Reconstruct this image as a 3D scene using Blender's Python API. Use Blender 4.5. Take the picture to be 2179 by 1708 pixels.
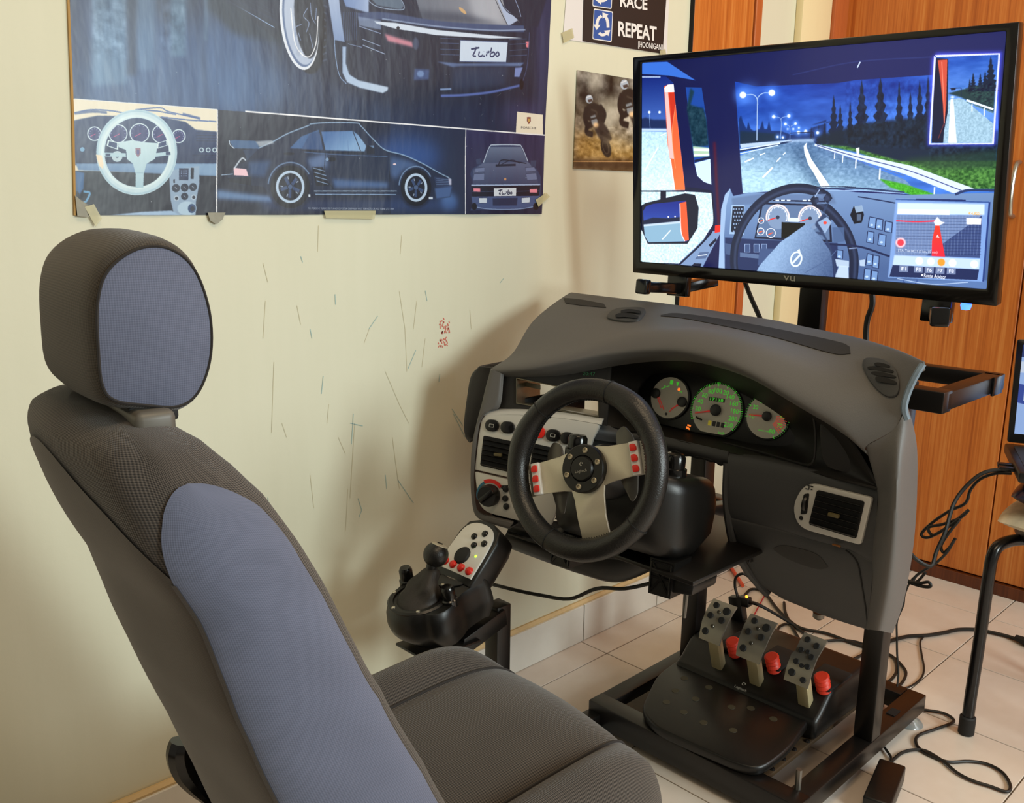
import bpy, bmesh, math, random
import numpy as np
from mathutils import Vector, Matrix
from mathutils.bvhtree import BVHTree

for _o in list(bpy.data.objects):
    bpy.data.objects.remove(_o)
SC = bpy.context.scene
COL = SC.collection
random.seed(7)
rng = np.random.default_rng(7)

# ------------------------------------------------------------------ camera
RM = np.array([[0.7152048761692056, -0.6987820551488506, 0.013624408454675517],
               [-0.14032965578901516, -0.16266980248370413, -0.9766504610483983],
               [0.6846820961657517, 0.6965932635059439, -0.2144020812124056]])
FPX, CX, CY, EYE = 1961.68, 1089.5, 854.0, np.array([0.0, 0.0, 1.12])
cam = bpy.data.cameras.new('camera')
cam.sensor_width = 36.0
cam.lens = FPX / 2179.0 * 36.0
cam.clip_start = 0.05
camo = bpy.data.objects.new('camera', cam)
COL.objects.link(camo)
_m = Matrix.Identity(4)
for _i in range(3):
    _m[_i][0] = RM[0][_i]; _m[_i][1] = -RM[1][_i]; _m[_i][2] = -RM[2][_i]; _m[_i][3] = EYE[_i]
camo.matrix_world = _m
SC.camera = camo

# ------------------------------------------------------------------ light
SC.view_settings.view_transform = 'Standard'
SC.view_settings.look = 'None'
SC.view_settings.gamma = 1.0
SC.view_settings.use_curve_mapping = False
SC.view_settings.exposure = 0.0
world = bpy.data.worlds.new('world')
SC.world = world
world.use_nodes = True
_bg = world.node_tree.nodes['Background']
_bg.inputs[0].default_value = (1.0, 0.90, 0.74, 1)
_bg.inputs[1].default_value = 0.27


def area(name, loc, target, size, power, color, sizey=None):
    l = bpy.data.lights.new(name, 'AREA')
    l.energy = power; l.color = color; l.size = size
    if sizey:
        l.shape = 'RECTANGLE'; l.size_y = sizey
    o = bpy.data.objects.new(name, l)
    COL.objects.link(o)
    o.location = loc
    o.rotation_euler = (Vector(target) - Vector(loc)).to_track_quat('-Z', 'Y').to_euler()
    return o


area('window_daylight', (1.35, -2.0, 1.60), (1.2, 1.4, 0.70), 0.7, 55, (0.89, 1.0, 0.985), 0.9)
area('added_cool_light', (2.45, -1.7, 1.75), (1.7, 0.6, 0.2), 0.8, 26, (0.86, 0.95, 1.0), 1.2)  # second cool light, added to brighten the floor and the dashboard's right side
area('ceiling_tube_light', (0.5, 0.0, 2.75), (0.9, 0.5, 0.0), 1.2, 15, (1.0, 0.76, 0.48), 0.25)
area('ceiling_lamp', (2.0, 0.45, 2.7), (1.7, 0.8, 0.0), 0.5, 9, (1.0, 0.74, 0.46))


# ------------------------------------------------------------------ unprojection used when the layout was measured
def ray(px, py):
    return RM.T @ np.array([(px - CX) / FPX, (py - CY) / FPX, 1.0])


def at(px, py, ax, val):
    d = ray(px, py)
    return Vector(EYE + d * ((val - EYE[ax]) / d[ax]))


def X(px, py, x): return at(px, py, 0, x)
def Y(px, py, y): return at(px, py, 1, y)
def Z(px, py, z): return at(px, py, 2, z)


class Plane:
    def __init__(s, o, n, up=(0, 0, 1)):
        s.o = Vector(o); s.n = Vector(n).normalized()
        s.ex = Vector(up).cross(s.n).normalized()      # right as seen from the front
        s.ey = s.n.cross(s.ex).normalized()
    def hit(s, px, py):
        d = Vector(ray(px, py)); e = Vector(EYE)
        return e + d * ((s.o - e).dot(s.n) / d.dot(s.n))
    def uv(s, px, py):
        q = s.hit(px, py) - s.o
        return (q.dot(s.ex), q.dot(s.ey))
    def p(s, u, v, w=0.0):
        return s.o + s.ex * u + s.ey * v + s.n * w
    def moved(s, w):
        q = Plane(s.o + s.n * w, s.n); q.ex, q.ey = s.ex, s.ey
        return q


# ------------------------------------------------------------------ colour + materials
def lin(c):
    if isinstance(c, str):
        c = tuple(int(c[i:i + 2], 16) for i in (0, 2, 4))
    return tuple(((v / 255) / 12.92 if v / 255 <= 0.04045 else ((v / 255 + 0.055) / 1.055) ** 2.4) for v in c[:3])


class NT:
    def __init__(s, m): s.t = m.node_tree; s.n = s.t.nodes; s.l = s.t.links
    def add(s, typ, **kw):
        n = s.n.new(typ)
        for k, v in kw.items():
            if k.startswith('i_'):
                n.inputs[k[2:].replace('_', ' ')].default_value = v
            else:
                setattr(n, k, v)
        return n
    def link(s, a, b): s.l.new(a, b)
    def math(s, op, a, b=None):
        n = s.add('ShaderNodeMath', operation=op)
        for i, v in enumerate((a, b)):
            if v is None: continue
            if isinstance(v, (int, float)): n.inputs[i].default_value = v
            else: s.link(v, n.inputs[i])
        return n.outputs[0]
    def mix(s, f, a, b):
        n = s.add('ShaderNodeMix', data_type='RGBA')
        if isinstance(f, (int, float)): n.inputs[0].default_value = f
        else: s.link(f, n.inputs[0])
        for i, v in ((6, a), (7, b)):
            if isinstance(v, tuple): n.inputs[i].default_value = (*v[:3], 1)
            else: s.link(v, n.inputs[i])
        return n.outputs[2]


_mats = {}


def mat(name, col, rough=0.5, metal=0.0, var=0.0, vscale=20.0, bump=0.0, bscale=300.0, emit=0.0, coat=0.0, alpha=1.0, spec=0.5, trans=0.0):
    if name in _mats: return _mats[name]
    m = bpy.data.materials.new(name); m.use_nodes = True
    t = NT(m); b = t.n['Principled BSDF']
    c = lin(col)
    b.inputs['Base Color'].default_value = (*c, 1)
    b.inputs['Roughness'].default_value = rough
    b.inputs['Metallic'].default_value = metal
    b.inputs['Specular IOR Level'].default_value = spec
    if coat: b.inputs['Coat Weight'].default_value = coat
    if trans: b.inputs['Transmission Weight'].default_value = trans
    if alpha < 1: b.inputs['Alpha'].default_value = alpha
    if emit:
        b.inputs['Emission Color'].default_value = (*c, 1); b.inputs['Emission Strength'].default_value = emit
    if var or bump:
        tc = t.add('ShaderNodeTexCoord')
    if var:
        nz = t.add('ShaderNodeTexNoise', i_Scale=vscale, i_Detail=5.0)
        t.link(tc.outputs['Object'], nz.inputs['Vector'])
        f = t.math('MULTIPLY', nz.outputs['Fac'], 1.0)
        o = t.mix(f, tuple(v * (1 - var) for v in c), tuple(min(1, v * (1 + var)) for v in c))
        t.link(o, b.inputs['Base Color'])
    if bump:
        nz = t.add('ShaderNodeTexNoise', i_Scale=bscale, i_Detail=2.0)
        t.link(tc.outputs['Object'], nz.inputs['Vector'])
        bp = t.add('ShaderNodeBump', i_Strength=bump, i_Distance=0.002)
        t.link(nz.outputs['Fac'], bp.inputs['Height']); t.link(bp.outputs[0], b.inputs['Normal'])
    _mats[name] = m
    return m


def mat_knit(name, dark, light, kx, ky, amount=0.6, rough=0.9, bump=0.35, tint=None):
    """knitted / woven upholstery, pattern laid out in the UVs (metres)"""
    m = bpy.data.materials.new(name); m.use_nodes = True
    t = NT(m); b = t.n['Principled BSDF']
    b.inputs['Roughness'].default_value = rough
    b.inputs['Specular IOR Level'].default_value = 0.15
    b.inputs['Sheen Weight'].default_value = 0.25
    uv = t.add('ShaderNodeUVMap')
    sp = t.add('ShaderNodeSeparateXYZ'); t.link(uv.outputs[0], sp.inputs[0])
    sx = t.math('MULTIPLY', sp.outputs[0], kx)
    sy = t.math('MULTIPLY', sp.outputs[1], ky)
    w = t.math('MULTIPLY', t.math('SINE', t.math('ADD', sx, sy)), t.math('SINE', t.math('SUBTRACT', sx, sy)))
    h = t.math('MULTIPLY_ADD', w, 0.5); h.node.inputs[2].default_value = 0.5
    nz = t.add('ShaderNodeTexNoise', i_Scale=9.0, i_Detail=4.0)
    t.link(uv.outputs[0], nz.inputs['Vector'])
    f = t.math('MULTIPLY', h, amount)
    c = t.mix(f, lin(dark), lin(light))
    k = t.math('MULTIPLY_ADD', nz.outputs['Fac'], 0.5); k.node.inputs[2].default_value = 0.75
    vm = t.add('ShaderNodeVectorMath', operation='SCALE')
    t.link(c, vm.inputs[0]); t.link(k, vm.inputs['Scale'])
    t.link(vm.outputs[0], b.inputs['Base Color'])
    bp = t.add('ShaderNodeBump', i_Strength=bump, i_Distance=0.0015)
    t.link(h, bp.inputs['Height']); t.link(bp.outputs[0], b.inputs['Normal'])
    return m


def mat_wood(name, c0, c1, c2, rough=0.38):
    m = bpy.data.materials.new(name); m.use_nodes = True
    t = NT(m); b = t.n['Principled BSDF']
    b.inputs['Roughness'].default_value = rough
    tc = t.add('ShaderNodeTexCoord')
    mp = t.add('ShaderNodeMapping'); mp.inputs['Scale'].default_value = (26, 26, 0.9)
    t.link(tc.outputs['Object'], mp.inputs['Vector'])
    n1 = t.add('ShaderNodeTexNoise', i_Scale=1.6, i_Detail=6.0, i_Roughness=0.65, i_Distortion=0.6)
    t.link(mp.outputs[0], n1.inputs['Vector'])
    mp2 = t.add('ShaderNodeMapping'); mp2.inputs['Scale'].default_value = (130, 130, 1.6)
    t.link(tc.outputs['Object'], mp2.inputs['Vector'])
    n2 = t.add('ShaderNodeTexNoise', i_Scale=1.3, i_Detail=3.0)
    t.link(mp2.outputs[0], n2.inputs['Vector'])
    f = t.math('MULTIPLY_ADD', n1.outputs['Fac'], 0.62)
    t.link(t.math('MULTIPLY', n2.outputs['Fac'], 0.38), f.node.inputs[2])
    r = t.add('ShaderNodeValToRGB')
    e = r.color_ramp.elements
    e[0].position = 0.36; e[0].color = (*lin(c0), 1)
    e[1].position = 0.66; e[1].color = (*lin(c2), 1)
    q = e.new(0.5); q.color = (*lin(c1), 1)
    t.link(f, r.inputs[0]); t.link(r.outputs[0], b.inputs['Base Color'])
    bp = t.add('ShaderNodeBump', i_Strength=0.08, i_Distance=0.001)
    t.link(f, bp.inputs['Height']); t.link(bp.outputs[0], b.inputs['Normal'])
    return m


# ------------------------------------------------------------------ geometry: a geo is (verts, faces) or (verts, faces, uvs per vert)
def join(*gs):
    v, f = [], []
    for g in gs:
        n = len(v); v += [Vector(p) for p in g[0]]; f += [tuple(i + n for i in q) for q in g[1]]
    return v, f


def xf(g, M):
    return [M @ Vector(p) for p in g[0]], g[1]


def frame(o, ex, ey):
    ex = Vector(ex).normalized(); ey = (Vector(ey) - ex * Vector(ey).dot(ex)).normalized(); ez = ex.cross(ey)
    M = Matrix.Identity(4)
    for i in range(3):
        M[i][0] = ex[i]; M[i][1] = ey[i]; M[i][2] = ez[i]; M[i][3] = o[i]
    return M


def bevel(g, w, seg=2, angle=30):
    bm = bmesh.new()
    vs = [bm.verts.new(p) for p in g[0]]
    for q in g[1]:
        try: bm.faces.new([vs[i] for i in q])
        except ValueError: pass
    bmesh.ops.recalc_face_normals(bm, faces=bm.faces)
    ed = [e for e in bm.edges if len(e.link_faces) == 2 and e.calc_face_angle(0) > math.radians(angle)]
    bmesh.ops.bevel(bm, geom=ed, offset=w, segments=seg, profile=0.5, affect='EDGES', clamp_overlap=True)
    bm.verts.index_update()
    out = [v.co.copy() for v in bm.verts], [tuple(v.index for v in f.verts) for f in bm.faces]
    bm.free()
    return out


def box(c, s, bw=0.0, seg=2, M=None):
    hx, hy, hz = s[0] / 2, s[1] / 2, s[2] / 2
    v = [Vector((c[0] + a * hx, c[1] + b * hy, c[2] + d * hz)) for a in (-1, 1) for b in (-1, 1) for d in (-1, 1)]
    f = [(0, 1, 3, 2), (4, 6, 7, 5), (0, 4, 5, 1), (2, 3, 7, 6), (0, 2, 6, 4), (1, 5, 7, 3)]
    g = (v, f)
    if bw: g = bevel(g, bw, seg)
    if M is not None: g = xf(g, M)
    return g


def bar(a, b, w, h, bw=0.002, up=(0, 0, 1)):
    """box section tube from a to b"""
    a, b = Vector(a), Vector(b); d = b - a
    u = Vector(up)
    if abs(d.normalized().dot(u)) > 0.95: u = Vector((1, 0, 0))
    M = frame((a + b) / 2, d, u.cross(d))
    return box((0, 0, 0), (d.length, w, h), bw, 2, M)


def cr(P, n, closed=False):
    """Catmull-Rom through P, n samples per span"""
    P = [Vector(p) for p in P]; out = []
    k = len(P)
    spans = k if closed else k - 1
    for i in range(spans):
        p1, p2 = P[i], P[(i + 1) % k]
        p0 = P[i - 1] if (i > 0 or closed) else p1 * 2 - p2
        p3 = P[(i + 2) % k] if (i + 2 < k or closed) else p2 * 2 - p1
        for j in range(n):
            t = j / n
            out.append(0.5 * ((2 * p1) + (p2 - p0) * t + (2 * p0 - 5 * p1 + 4 * p2 - p3) * t * t + (3 * p1 - p0 - 3 * p2 + p3) * t ** 3))
    if not closed: out.append(P[-1])
    return out


def cr_sample(P, ts):
    """Catmull-Rom through P at parameters ts in [0,1]"""
    P = [Vector(p) for p in P]; k = len(P); out = []
    for s in ts:
        x = s * (k - 1); i = min(int(x), k - 2); t = x - i
        p1, p2 = P[i], P[i + 1]
        p0 = P[i - 1] if i > 0 else p1 * 2 - p2
        p3 = P[i + 2] if i + 2 < k else p2 * 2 - p1
        out.append(0.5 * ((2 * p1) + (p2 - p0) * t + (2 * p0 - 5 * p1 + 4 * p2 - p3) * t * t + (3 * p1 - p0 - 3 * p2 + p3) * t ** 3))
    return out


def tube(P, r, seg=8, n=6, closed=False, smooth=True):
    Q = cr(P, n, closed) if smooth else [Vector(p) for p in P]
    v, f = [], []
    nrm = None
    m = len(Q)
    for i, p in enumerate(Q):
        t = (Q[(i + 1) % m] - Q[i - 1]) if closed else (Q[min(i + 1, m - 1)] - Q[max(i - 1, 0)])
        if t.length < 1e-9: t = Vector((0, 0, 1))
        t.normalize()
        if nrm is None:
            nrm = t.orthogonal().normalized()
        nrm = (nrm - t * nrm.dot(t))
        nrm = nrm.normalized() if nrm.length > 1e-6 else t.orthogonal().normalized()
        bi = t.cross(nrm)
        rr = r(i / max(1, m - 1)) if callable(r) else r
        for j in range(seg):
            a = 2 * math.pi * j / seg
            v.append(p + nrm * (math.cos(a) * rr) + bi * (math.sin(a) * rr))
    for i in range(m if closed else m - 1):
        for j in range(seg):
            a, b = i * seg + j, i * seg + (j + 1) % seg
            c, d = ((i + 1) % m) * seg + (j + 1) % seg, ((i + 1) % m) * seg + j
            f.append((a, b, c, d))
    if not closed:
        f.append(tuple(range(seg - 1, -1, -1))); f.append(tuple((m - 1) * seg + j for j in range(seg)))
    return v, f


def lathe(prof, M, seg=24, cap=True):
    """profile [(r, h)] revolved about local z of M"""
    v, f = [], []
    for r, h in prof:
        for j in range(seg):
            a = 2 * math.pi * j / seg
            v.append(M @ Vector((r * math.cos(a), r * math.sin(a), h)))
    for i in range(len(prof) - 1):
        for j in range(seg):
            f.append((i * seg + j, i * seg + (j + 1) % seg, (i + 1) * seg + (j + 1) % seg, (i + 1) * seg + j))
    if cap:
        if prof[0][0] > 1e-6: f.append(tuple(range(seg - 1, -1, -1)))
        if prof[-1][0] > 1e-6: f.append(tuple((len(prof) - 1) * seg + j for j in range(seg)))
    return v, f


def prism(pts, nrm, d, bw=0.0, seg=2):
    """polygon of 3D points extruded by d along -nrm (front face at the points)"""
    n = Vector(nrm).normalized(); k = len(pts)
    a = [Vector(p) for p in pts]; b = [p - n * d for p in a]
    f = [tuple(range(k)), tuple(range(2 * k - 1, k - 1, -1))] + [(i, i + k, (i + 1) % k + k, (i + 1) % k) for i in range(k)]
    g = (a + b, f)
    return bevel(g, bw, seg) if bw else g


def ring(outer, inner, nrm, d, bw=0.0):
    """frame between two loops with the same number of points, extruded by d along -nrm"""
    n = Vector(nrm).normalized(); k = len(outer)
    o = [Vector(p) for p in outer]; i_ = [Vector(p) for p in inner]
    v = o + i_ + [p - n * d for p in o] + [p - n * d for p in i_]
    f = []
    for j in range(k):
        q = (j + 1) % k
        f += [(j, q, k + q, k + j), (2 * k + j, 3 * k + j, 3 * k + q, 2 * k + q),
              (j, 2 * k + j, 2 * k + q, q), (k + j, k + q, 3 * k + q, 3 * k + j)]
    g = (v, f)
    return bevel(g, bw, 2) if bw else g


def rrect(u0, v0, u1, v1, r, n=4):
    """rounded rectangle as (u, v) list"""
    out = []
    for cx, cy, a0 in ((u1 - r, v1 - r, 0), (u0 + r, v1 - r, 90), (u0 + r, v0 + r, 180), (u1 - r, v0 + r, 270)):
        for j in range(n + 1):
            a = math.radians(a0 + 90 * j / n)
            out.append((cx + r * math.cos(a), cy + r * math.sin(a)))
    return out


def roundpoly(pts, r, n=4):
    """round the corners of a 3D polygon; r a number or one per corner"""
    out = []; k = len(pts); P = [Vector(p) for p in pts]
    for i in range(k):
        rr = r[i] if isinstance(r, (list, tuple)) else r
        p, a, b = P[i], P[i - 1], P[(i + 1) % k]
        if rr <= 0: out.append(p); continue
        da = (a - p); db = (b - p)
        ra = min(rr, da.length * .48); rb = min(rr, db.length * .48)
        s = p + da.normalized() * ra; e = p + db.normalized() * rb
        for j in range(n + 1):
            t = j / n
            out.append(s * (1 - t) ** 2 + p * (2 * t * (1 - t)) + e * t * t)
    return out


def patch(rows, nu=24, nv=16, thick=0.0, uv=False, closed_u=False):
    """smooth surface through rows of control points; nu samples along a row, nv across rows; thick: wall thickness away from the viewer"""
    ts = [i / (nu - 1) for i in range(nu)]; ss = [i / (nv - 1) for i in range(nv)]
    R = [cr_sample(r, ts) for r in rows]
    G = [[None] * nu for _ in range(nv)]
    for i in range(nu):
        c = cr_sample([r[i] for r in R], ss)
        for j in range(nv): G[j][i] = c[j]
    return sheet(G, thick, uv)


def sheet(G, thick=0.0, uv=False):
    nv, nu = len(G), len(G[0])
    v = [p for r in G for p in r]
    f = [(j * nu + i, j * nu + i + 1, (j + 1) * nu + i + 1, (j + 1) * nu + i) for j in range(nv - 1) for i in range(nu - 1)]
    if uv:
        U = [[0.0] * nu for _ in range(nv)]; V = [[0.0] * nu for _ in range(nv)]
        mid = nv // 2; mi = nu // 2
        us = [0.0]
        for i in range(1, nu): us.append(us[-1] + (G[mid][i] - G[mid][i - 1]).length)
        for i in range(nu):
            a = 0.0
            for j in range(nv):
                if j: a += (G[j][i] - G[j - 1][i]).length
                V[j][i] = a; U[j][i] = us[i]
        uvs = [(U[j][i], V[j][i]) for j in range(nv) for i in range(nu)]
        return v, f, uvs
    if thick:
        nr = []
        e = Vector(EYE)
        for j in range(nv):
            for i in range(nu):
                a = G[j][min(i + 1, nu - 1)] - G[j][max(i - 1, 0)]; b = G[min(j + 1, nv - 1)][i] - G[max(j - 1, 0)][i]
                q = a.cross(b)
                if q.length < 1e-12: q = Vector((1, 0, 0))
                nr.append(q.normalized())
        s = sum(nr[k].dot(e - v[k]) for k in range(len(v)))
        sg = 1 if s > 0 else -1
        n = len(v)
        w = [v[k] - nr[k] * (sg * thick) for k in range(n)]
        f2 = [tuple(n + i for i in reversed(q)) for q in f]
        bd = [i for i in range(nu)] + [j * nu + nu - 1 for j in range(1, nv)] + [(nv - 1) * nu + i for i in range(nu - 2, -1, -1)] + [j * nu for j in range(nv - 2, 0, -1)]
        side = [(bd[k], bd[(k + 1) % len(bd)], n + bd[(k + 1) % len(bd)], n + bd[k]) for k in range(len(bd))]
        return v + w, f + f2 + side
    return v, f


def text2d(s, size, align='CENTER', bold=0.0, shear=0.0):
    c = bpy.data.curves.new('t', 'FONT'); c.body = s; c.size = size; c.align_x = align; c.align_y = 'CENTER'
    c.offset = bold; c.shear = shear; c.resolution_u = 3
    o = bpy.data.objects.new('t', c); COL.objects.link(o)
    dg = bpy.context.evaluated_depsgraph_get(); dg.update()
    me = bpy.data.meshes.new_from_object(o.evaluated_get(dg))
    g = [v.co.copy() for v in me.vertices], [tuple(p.vertices) for p in me.polygons]
    bpy.data.objects.remove(o); bpy.data.curves.remove(c); bpy.data.meshes.remove(me)
    return g


def fit2d(g, w=None, h=None):
    xs = [p.x for p in g[0]]; ys = [p.y for p in g[0]]
    sx = (w / (max(xs) - min(xs))) if w else None
    sy = (h / (max(ys) - min(ys))) if h else None
    sx = sx or sy; sy = sy or sx
    cx, cy = (max(xs) + min(xs)) / 2, (max(ys) + min(ys)) / 2
    return [Vector(((p.x - cx) * sx, (p.y - cy) * sy, 0)) for p in g[0]], g[1]


def on(g, pl, u=0, v=0, w=0.0004, rot=0.0):
    c, s = math.cos(rot), math.sin(rot)
    return [pl.p(u + p.x * c - p.y * s, v + p.x * s + p.y * c, w + p.z) for p in g[0]], g[1]


def disc(pl, u, v, r, w=0.0, d=0.002, seg=24, bw=0.0):
    return prism([pl.p(u + r * math.cos(2 * math.pi * k / seg), v + r * math.sin(2 * math.pi * k / seg), w) for k in range(seg)], pl.n, d, bw)


# ------------------------------------------------------------------ objects
OFF = {}


def mk(name, g, m, parent=None, smooth=35, label=None, kind=None, uvs=None):
    me = bpy.data.meshes.new(name)
    off = OFF.get(parent.name, Vector((0, 0, 0))) if parent else Vector((0, 0, 0))
    me.from_pydata([tuple(Vector(p) - off) for p in g[0]], [], [tuple(q) for q in g[1]])
    bm = bmesh.new(); bm.from_mesh(me)
    if len(g) < 3: bmesh.ops.recalc_face_normals(bm, faces=bm.faces)
    bm.to_mesh(me); bm.free()
    if len(g) == 3:
        ul = me.uv_layers.new(name='UVMap')
        for lp in me.loops: ul.data[lp.index].uv = g[2][lp.vertex_index]
    if uvs is not None:
        ul = me.uv_layers.new(name='UVMap')
        for lp in me.loops: ul.data[lp.index].uv = uvs[lp.vertex_index]
    me.materials.append(m)
    if smooth:
        me.shade_smooth()
        me.set_sharp_from_angle(angle=math.radians(smooth))
    o = bpy.data.objects.new(name, me); COL.objects.link(o)
    if parent is not None:
        o.parent = parent; OFF[o.name] = off
    if label: o['label'] = label
    if kind: o['kind'] = kind
    return o


def thing(name, label, cat, loc=(0, 0, 0), group=None):
    o = bpy.data.objects.new(name, None); o.empty_display_size = 0.05
    COL.objects.link(o); o.location = loc; OFF[o.name] = Vector(loc)
    o['label'] = label; o['category'] = cat
    if group: o['group'] = group
    return o


def tag(o, label, cat, group=None):
    o['label'] = label; o['category'] = cat
    if group: o['group'] = group
    return o


def inst(name, me, loc, parent=None, rot=None, kind=None):
    o = bpy.data.objects.new(name, me); COL.objects.link(o)
    off = OFF.get(parent.name, Vector((0, 0, 0))) if parent else Vector((0, 0, 0))
    o.location = Vector(loc) - off
    if rot is not None: o.rotation_euler = rot
    if parent is not None: o.parent = parent
    if kind: o['kind'] = kind
    return o
# ================================================================== materials shared
M_BLACK = mat('black_plastic', '0d0b09', 0.38, var=0.15, vscale=8, bump=0.05, bscale=900)
M_BLACKG = mat('black_gloss', '0d0c0b', 0.18)
M_STEELB = mat('black_painted_steel', '110e0c', 0.34, var=0.2, vscale=12)
M_CABLE = mat('black_cable', '15130f', 0.5)
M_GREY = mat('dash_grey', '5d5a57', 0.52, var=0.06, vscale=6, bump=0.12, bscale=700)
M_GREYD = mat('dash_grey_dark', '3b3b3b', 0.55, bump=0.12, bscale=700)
M_FASCIA = mat('fascia_black', '1d1a17', 0.55, bump=0.08, bscale=900)
M_SILVER = mat('silver_plastic', 'c9c6be', 0.42, metal=0.25)
M_WHITE = mat('white_plastic', 'dedcd6', 0.45)
M_RED = mat('red_button', 'd8261a', 0.35)
M_ALU = mat('brushed_aluminium', 'cdc6b2', 0.36, metal=0.45, bump=0.06, bscale=200)
M_CHROME = mat('chrome', 'd8d8d8', 0.15, metal=1.0)
M_LEATHER = mat('black_leather', '1a1816', 0.36, var=0.15, vscale=14, bump=0.25, bscale=420)
M_RUBBER = mat('black_rubber', '141312', 0.7)
M_DARK = mat('dark_recess', '070605', 0.8)

# ================================================================== wall, floor, skirting
WY, WX = 1.458, 2.81


def plaster(name, c0, c1):
    m = bpy.data.materials.new(name); m.use_nodes = True
    t = NT(m); b = t.n['Principled BSDF']; b.inputs['Roughness'].default_value = 0.62
    tc = t.add('ShaderNodeTexCoord')
    n1 = t.add('ShaderNodeTexNoise', i_Scale=2.2, i_Detail=5.0)
    t.link(tc.outputs['Object'], n1.inputs['Vector'])
    mp = t.add('ShaderNodeMapping'); mp.inputs['Scale'].default_value = (30, 30, 2.5)
    t.link(tc.outputs['Object'], mp.inputs['Vector'])
    n2 = t.add('ShaderNodeTexNoise', i_Scale=1.5, i_Detail=3.0)
    t.link(mp.outputs[0], n2.inputs['Vector'])
    f = t.math('MULTIPLY_ADD', n1.outputs['Fac'], 0.7)
    t.link(t.math('MULTIPLY', n2.outputs['Fac'], 0.3), f.node.inputs[2])
    t.link(t.mix(f, lin(c0), lin(c1)), b.inputs['Base Color'])
    n3 = t.add('ShaderNodeTexNoise', i_Scale=90.0, i_Detail=3.0)
    t.link(tc.outputs['Object'], n3.inputs['Vector'])
    bp = t.add('ShaderNodeBump', i_Strength=0.12, i_Distance=0.002)
    t.link(n3.outputs['Fac'], bp.inputs['Height']); t.link(bp.outputs[0], b.inputs['Normal'])
    return m


M_WALL = plaster('cream_wall_paint', 'd0cfb6', 'dedcc6')
M_WALL2 = plaster('yellow_cream_paint', 'e2d0a0', 'ecdcb0')
M_WOOD = mat_wood('teak_laminate', 'a4541a', 'c26e2a', 'd48a44')
M_WOOD2 = mat_wood('red_teak_edge', 'a4502a', 'b4602e', 'c0703a')
M_WOODD = mat_wood('dark_teak', '4a2008', '5c2a0c', '6a3412')

wall = mk('wall_left', box(((-1.2 + 2.83) / 2, WY + 0.06, 1.35), (4.03, 0.12, 2.74)), M_WALL, smooth=0, kind='structure')
pil = mk('trim_1', box((2.638, WY - 0.012, 1.36), (0.17, 0.024, 2.6), 0.004), M_WALL2, smooth=30, kind='structure')
mk('trim_2', box((2.768, WY - 0.016, 1.36), (0.085, 0.032, 2.6), 0.003), M_WOOD2, smooth=30, kind='structure')
# flush timber door in the left wall
d1 = mk('door_1', box(((2.045 + 2.318) / 2, WY - 0.004, 1.52), (0.273, 0.012, 1.76), 0.001), M_WOOD, smooth=0, kind='structure')
mk('door_frame', box((2.338, WY - 0.006, 1.52), (0.032, 0.018, 1.76), 0.002), M_WOOD2, d1, smooth=0)
mk('door_gap', box((2.320, WY - 0.001, 1.52), (0.004, 0.004, 1.76)), M_DARK, d1, smooth=0)
mk('edge_strip', box((2.042, WY - 0.005, 1.52), (0.004, 0.012, 1.76)), M_DARK, d1, smooth=0)

# crayon scribbles and red marks on the paint (flat marks on the wall)
M_CRB = mat('blue_crayon', '9db8b4', 0.8); M_CRG = mat('pencil', 'c8c2a6', 0.8); M_CRR = mat('red_crayon', 'd07060', 0.8)


def strokes(name, lst, m, w=0.0015):
    v, f = [], []
    for pts in lst:
        P = [Y(px, py, WY - 0.0006) for px, py in pts]
        for a, b in zip(P[:-1], P[1:]):
            d = (b - a).normalized(); n = Vector((-d.z, 0, d.x)) * (w / 2)
            k = len(v); v += [a + n, b + n, b - n, a - n]; f.append((k, k + 1, k + 2, k + 3))
    mk(name, (v, f), m, wall, smooth=0, kind='stuff')


bl = [[(713, 626), (714, 648)], [(804, 672), (785, 700)], [(1072, 592), (1064, 602)], [(885, 745), (868, 785)], [(688, 800), (684, 838)],
      [(570, 1058), (573, 1084)], [(762, 1060), (770, 1085), (764, 1100)], [(745, 900), (772, 906)], [(752, 880), (748, 945)], [(936, 795), (934, 812)], [(660, 700), (664, 720)],
      [(820, 1010), (823, 1040)], [(640, 545), (644, 558)], [(905, 618), (909, 640)], [(846, 1020), (880, 1070)], [(962, 870), (985, 905)], [(965, 880), (990, 930)]]
gr = [[(678, 480), (676, 535)], [(583, 770), (580, 860), (578, 920)], [(560, 560), (570, 600)], [(755, 900), (750, 980), (745, 1060)], [(850, 620), (862, 700), (866, 790)], [(887, 640), (880, 700)],
      [(660, 1010), (668, 1080)], [(740, 1040), (738, 1090), (735, 1130)], [(786, 700), (775, 730)], [(632, 650), (640, 690)], [(700, 860), (696, 900)], [(905, 720), (898, 780)], [(600, 900), (610, 930)],
      [(820, 790), (850, 860), (870, 900)], [(720, 930), (735, 965)], [(1000, 660), (1003, 700)], [(855, 500), (852, 540)], [(565, 640), (560, 720)], [(835, 930), (842, 985), (850, 1040)]]
strokes('crayon_scribble', bl, M_CRB)
strokes('pencil_scribble', gr, M_CRG, 0.0012)
rs = []
for k in range(26):
    a = rng.uniform(-8, 12); b = rng.uniform(-14, 18)
    rs.append([(944 + a, 690 + b), (944 + a + rng.uniform(-2, 3), 690 + b + rng.uniform(3, 7))])
for k in range(22):
    a = rng.uniform(-8, 12); b = rng.uniform(-8, 12)
    rs.append([(940 + a, 724 + b), (940 + a + rng.uniform(-2, 3), 724 + b + rng.uniform(2, 5))])
strokes('red_scribble', rs, M_CRR, 0.0022)

# floor
M_GROUT = mat('grout', '6a5a48', 0.9)
fl = mk('floor', box((0.8, -0.2, -0.02), (4.06, 3.6, 0.035)), M_GROUT, smooth=0, kind='structure')


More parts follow.
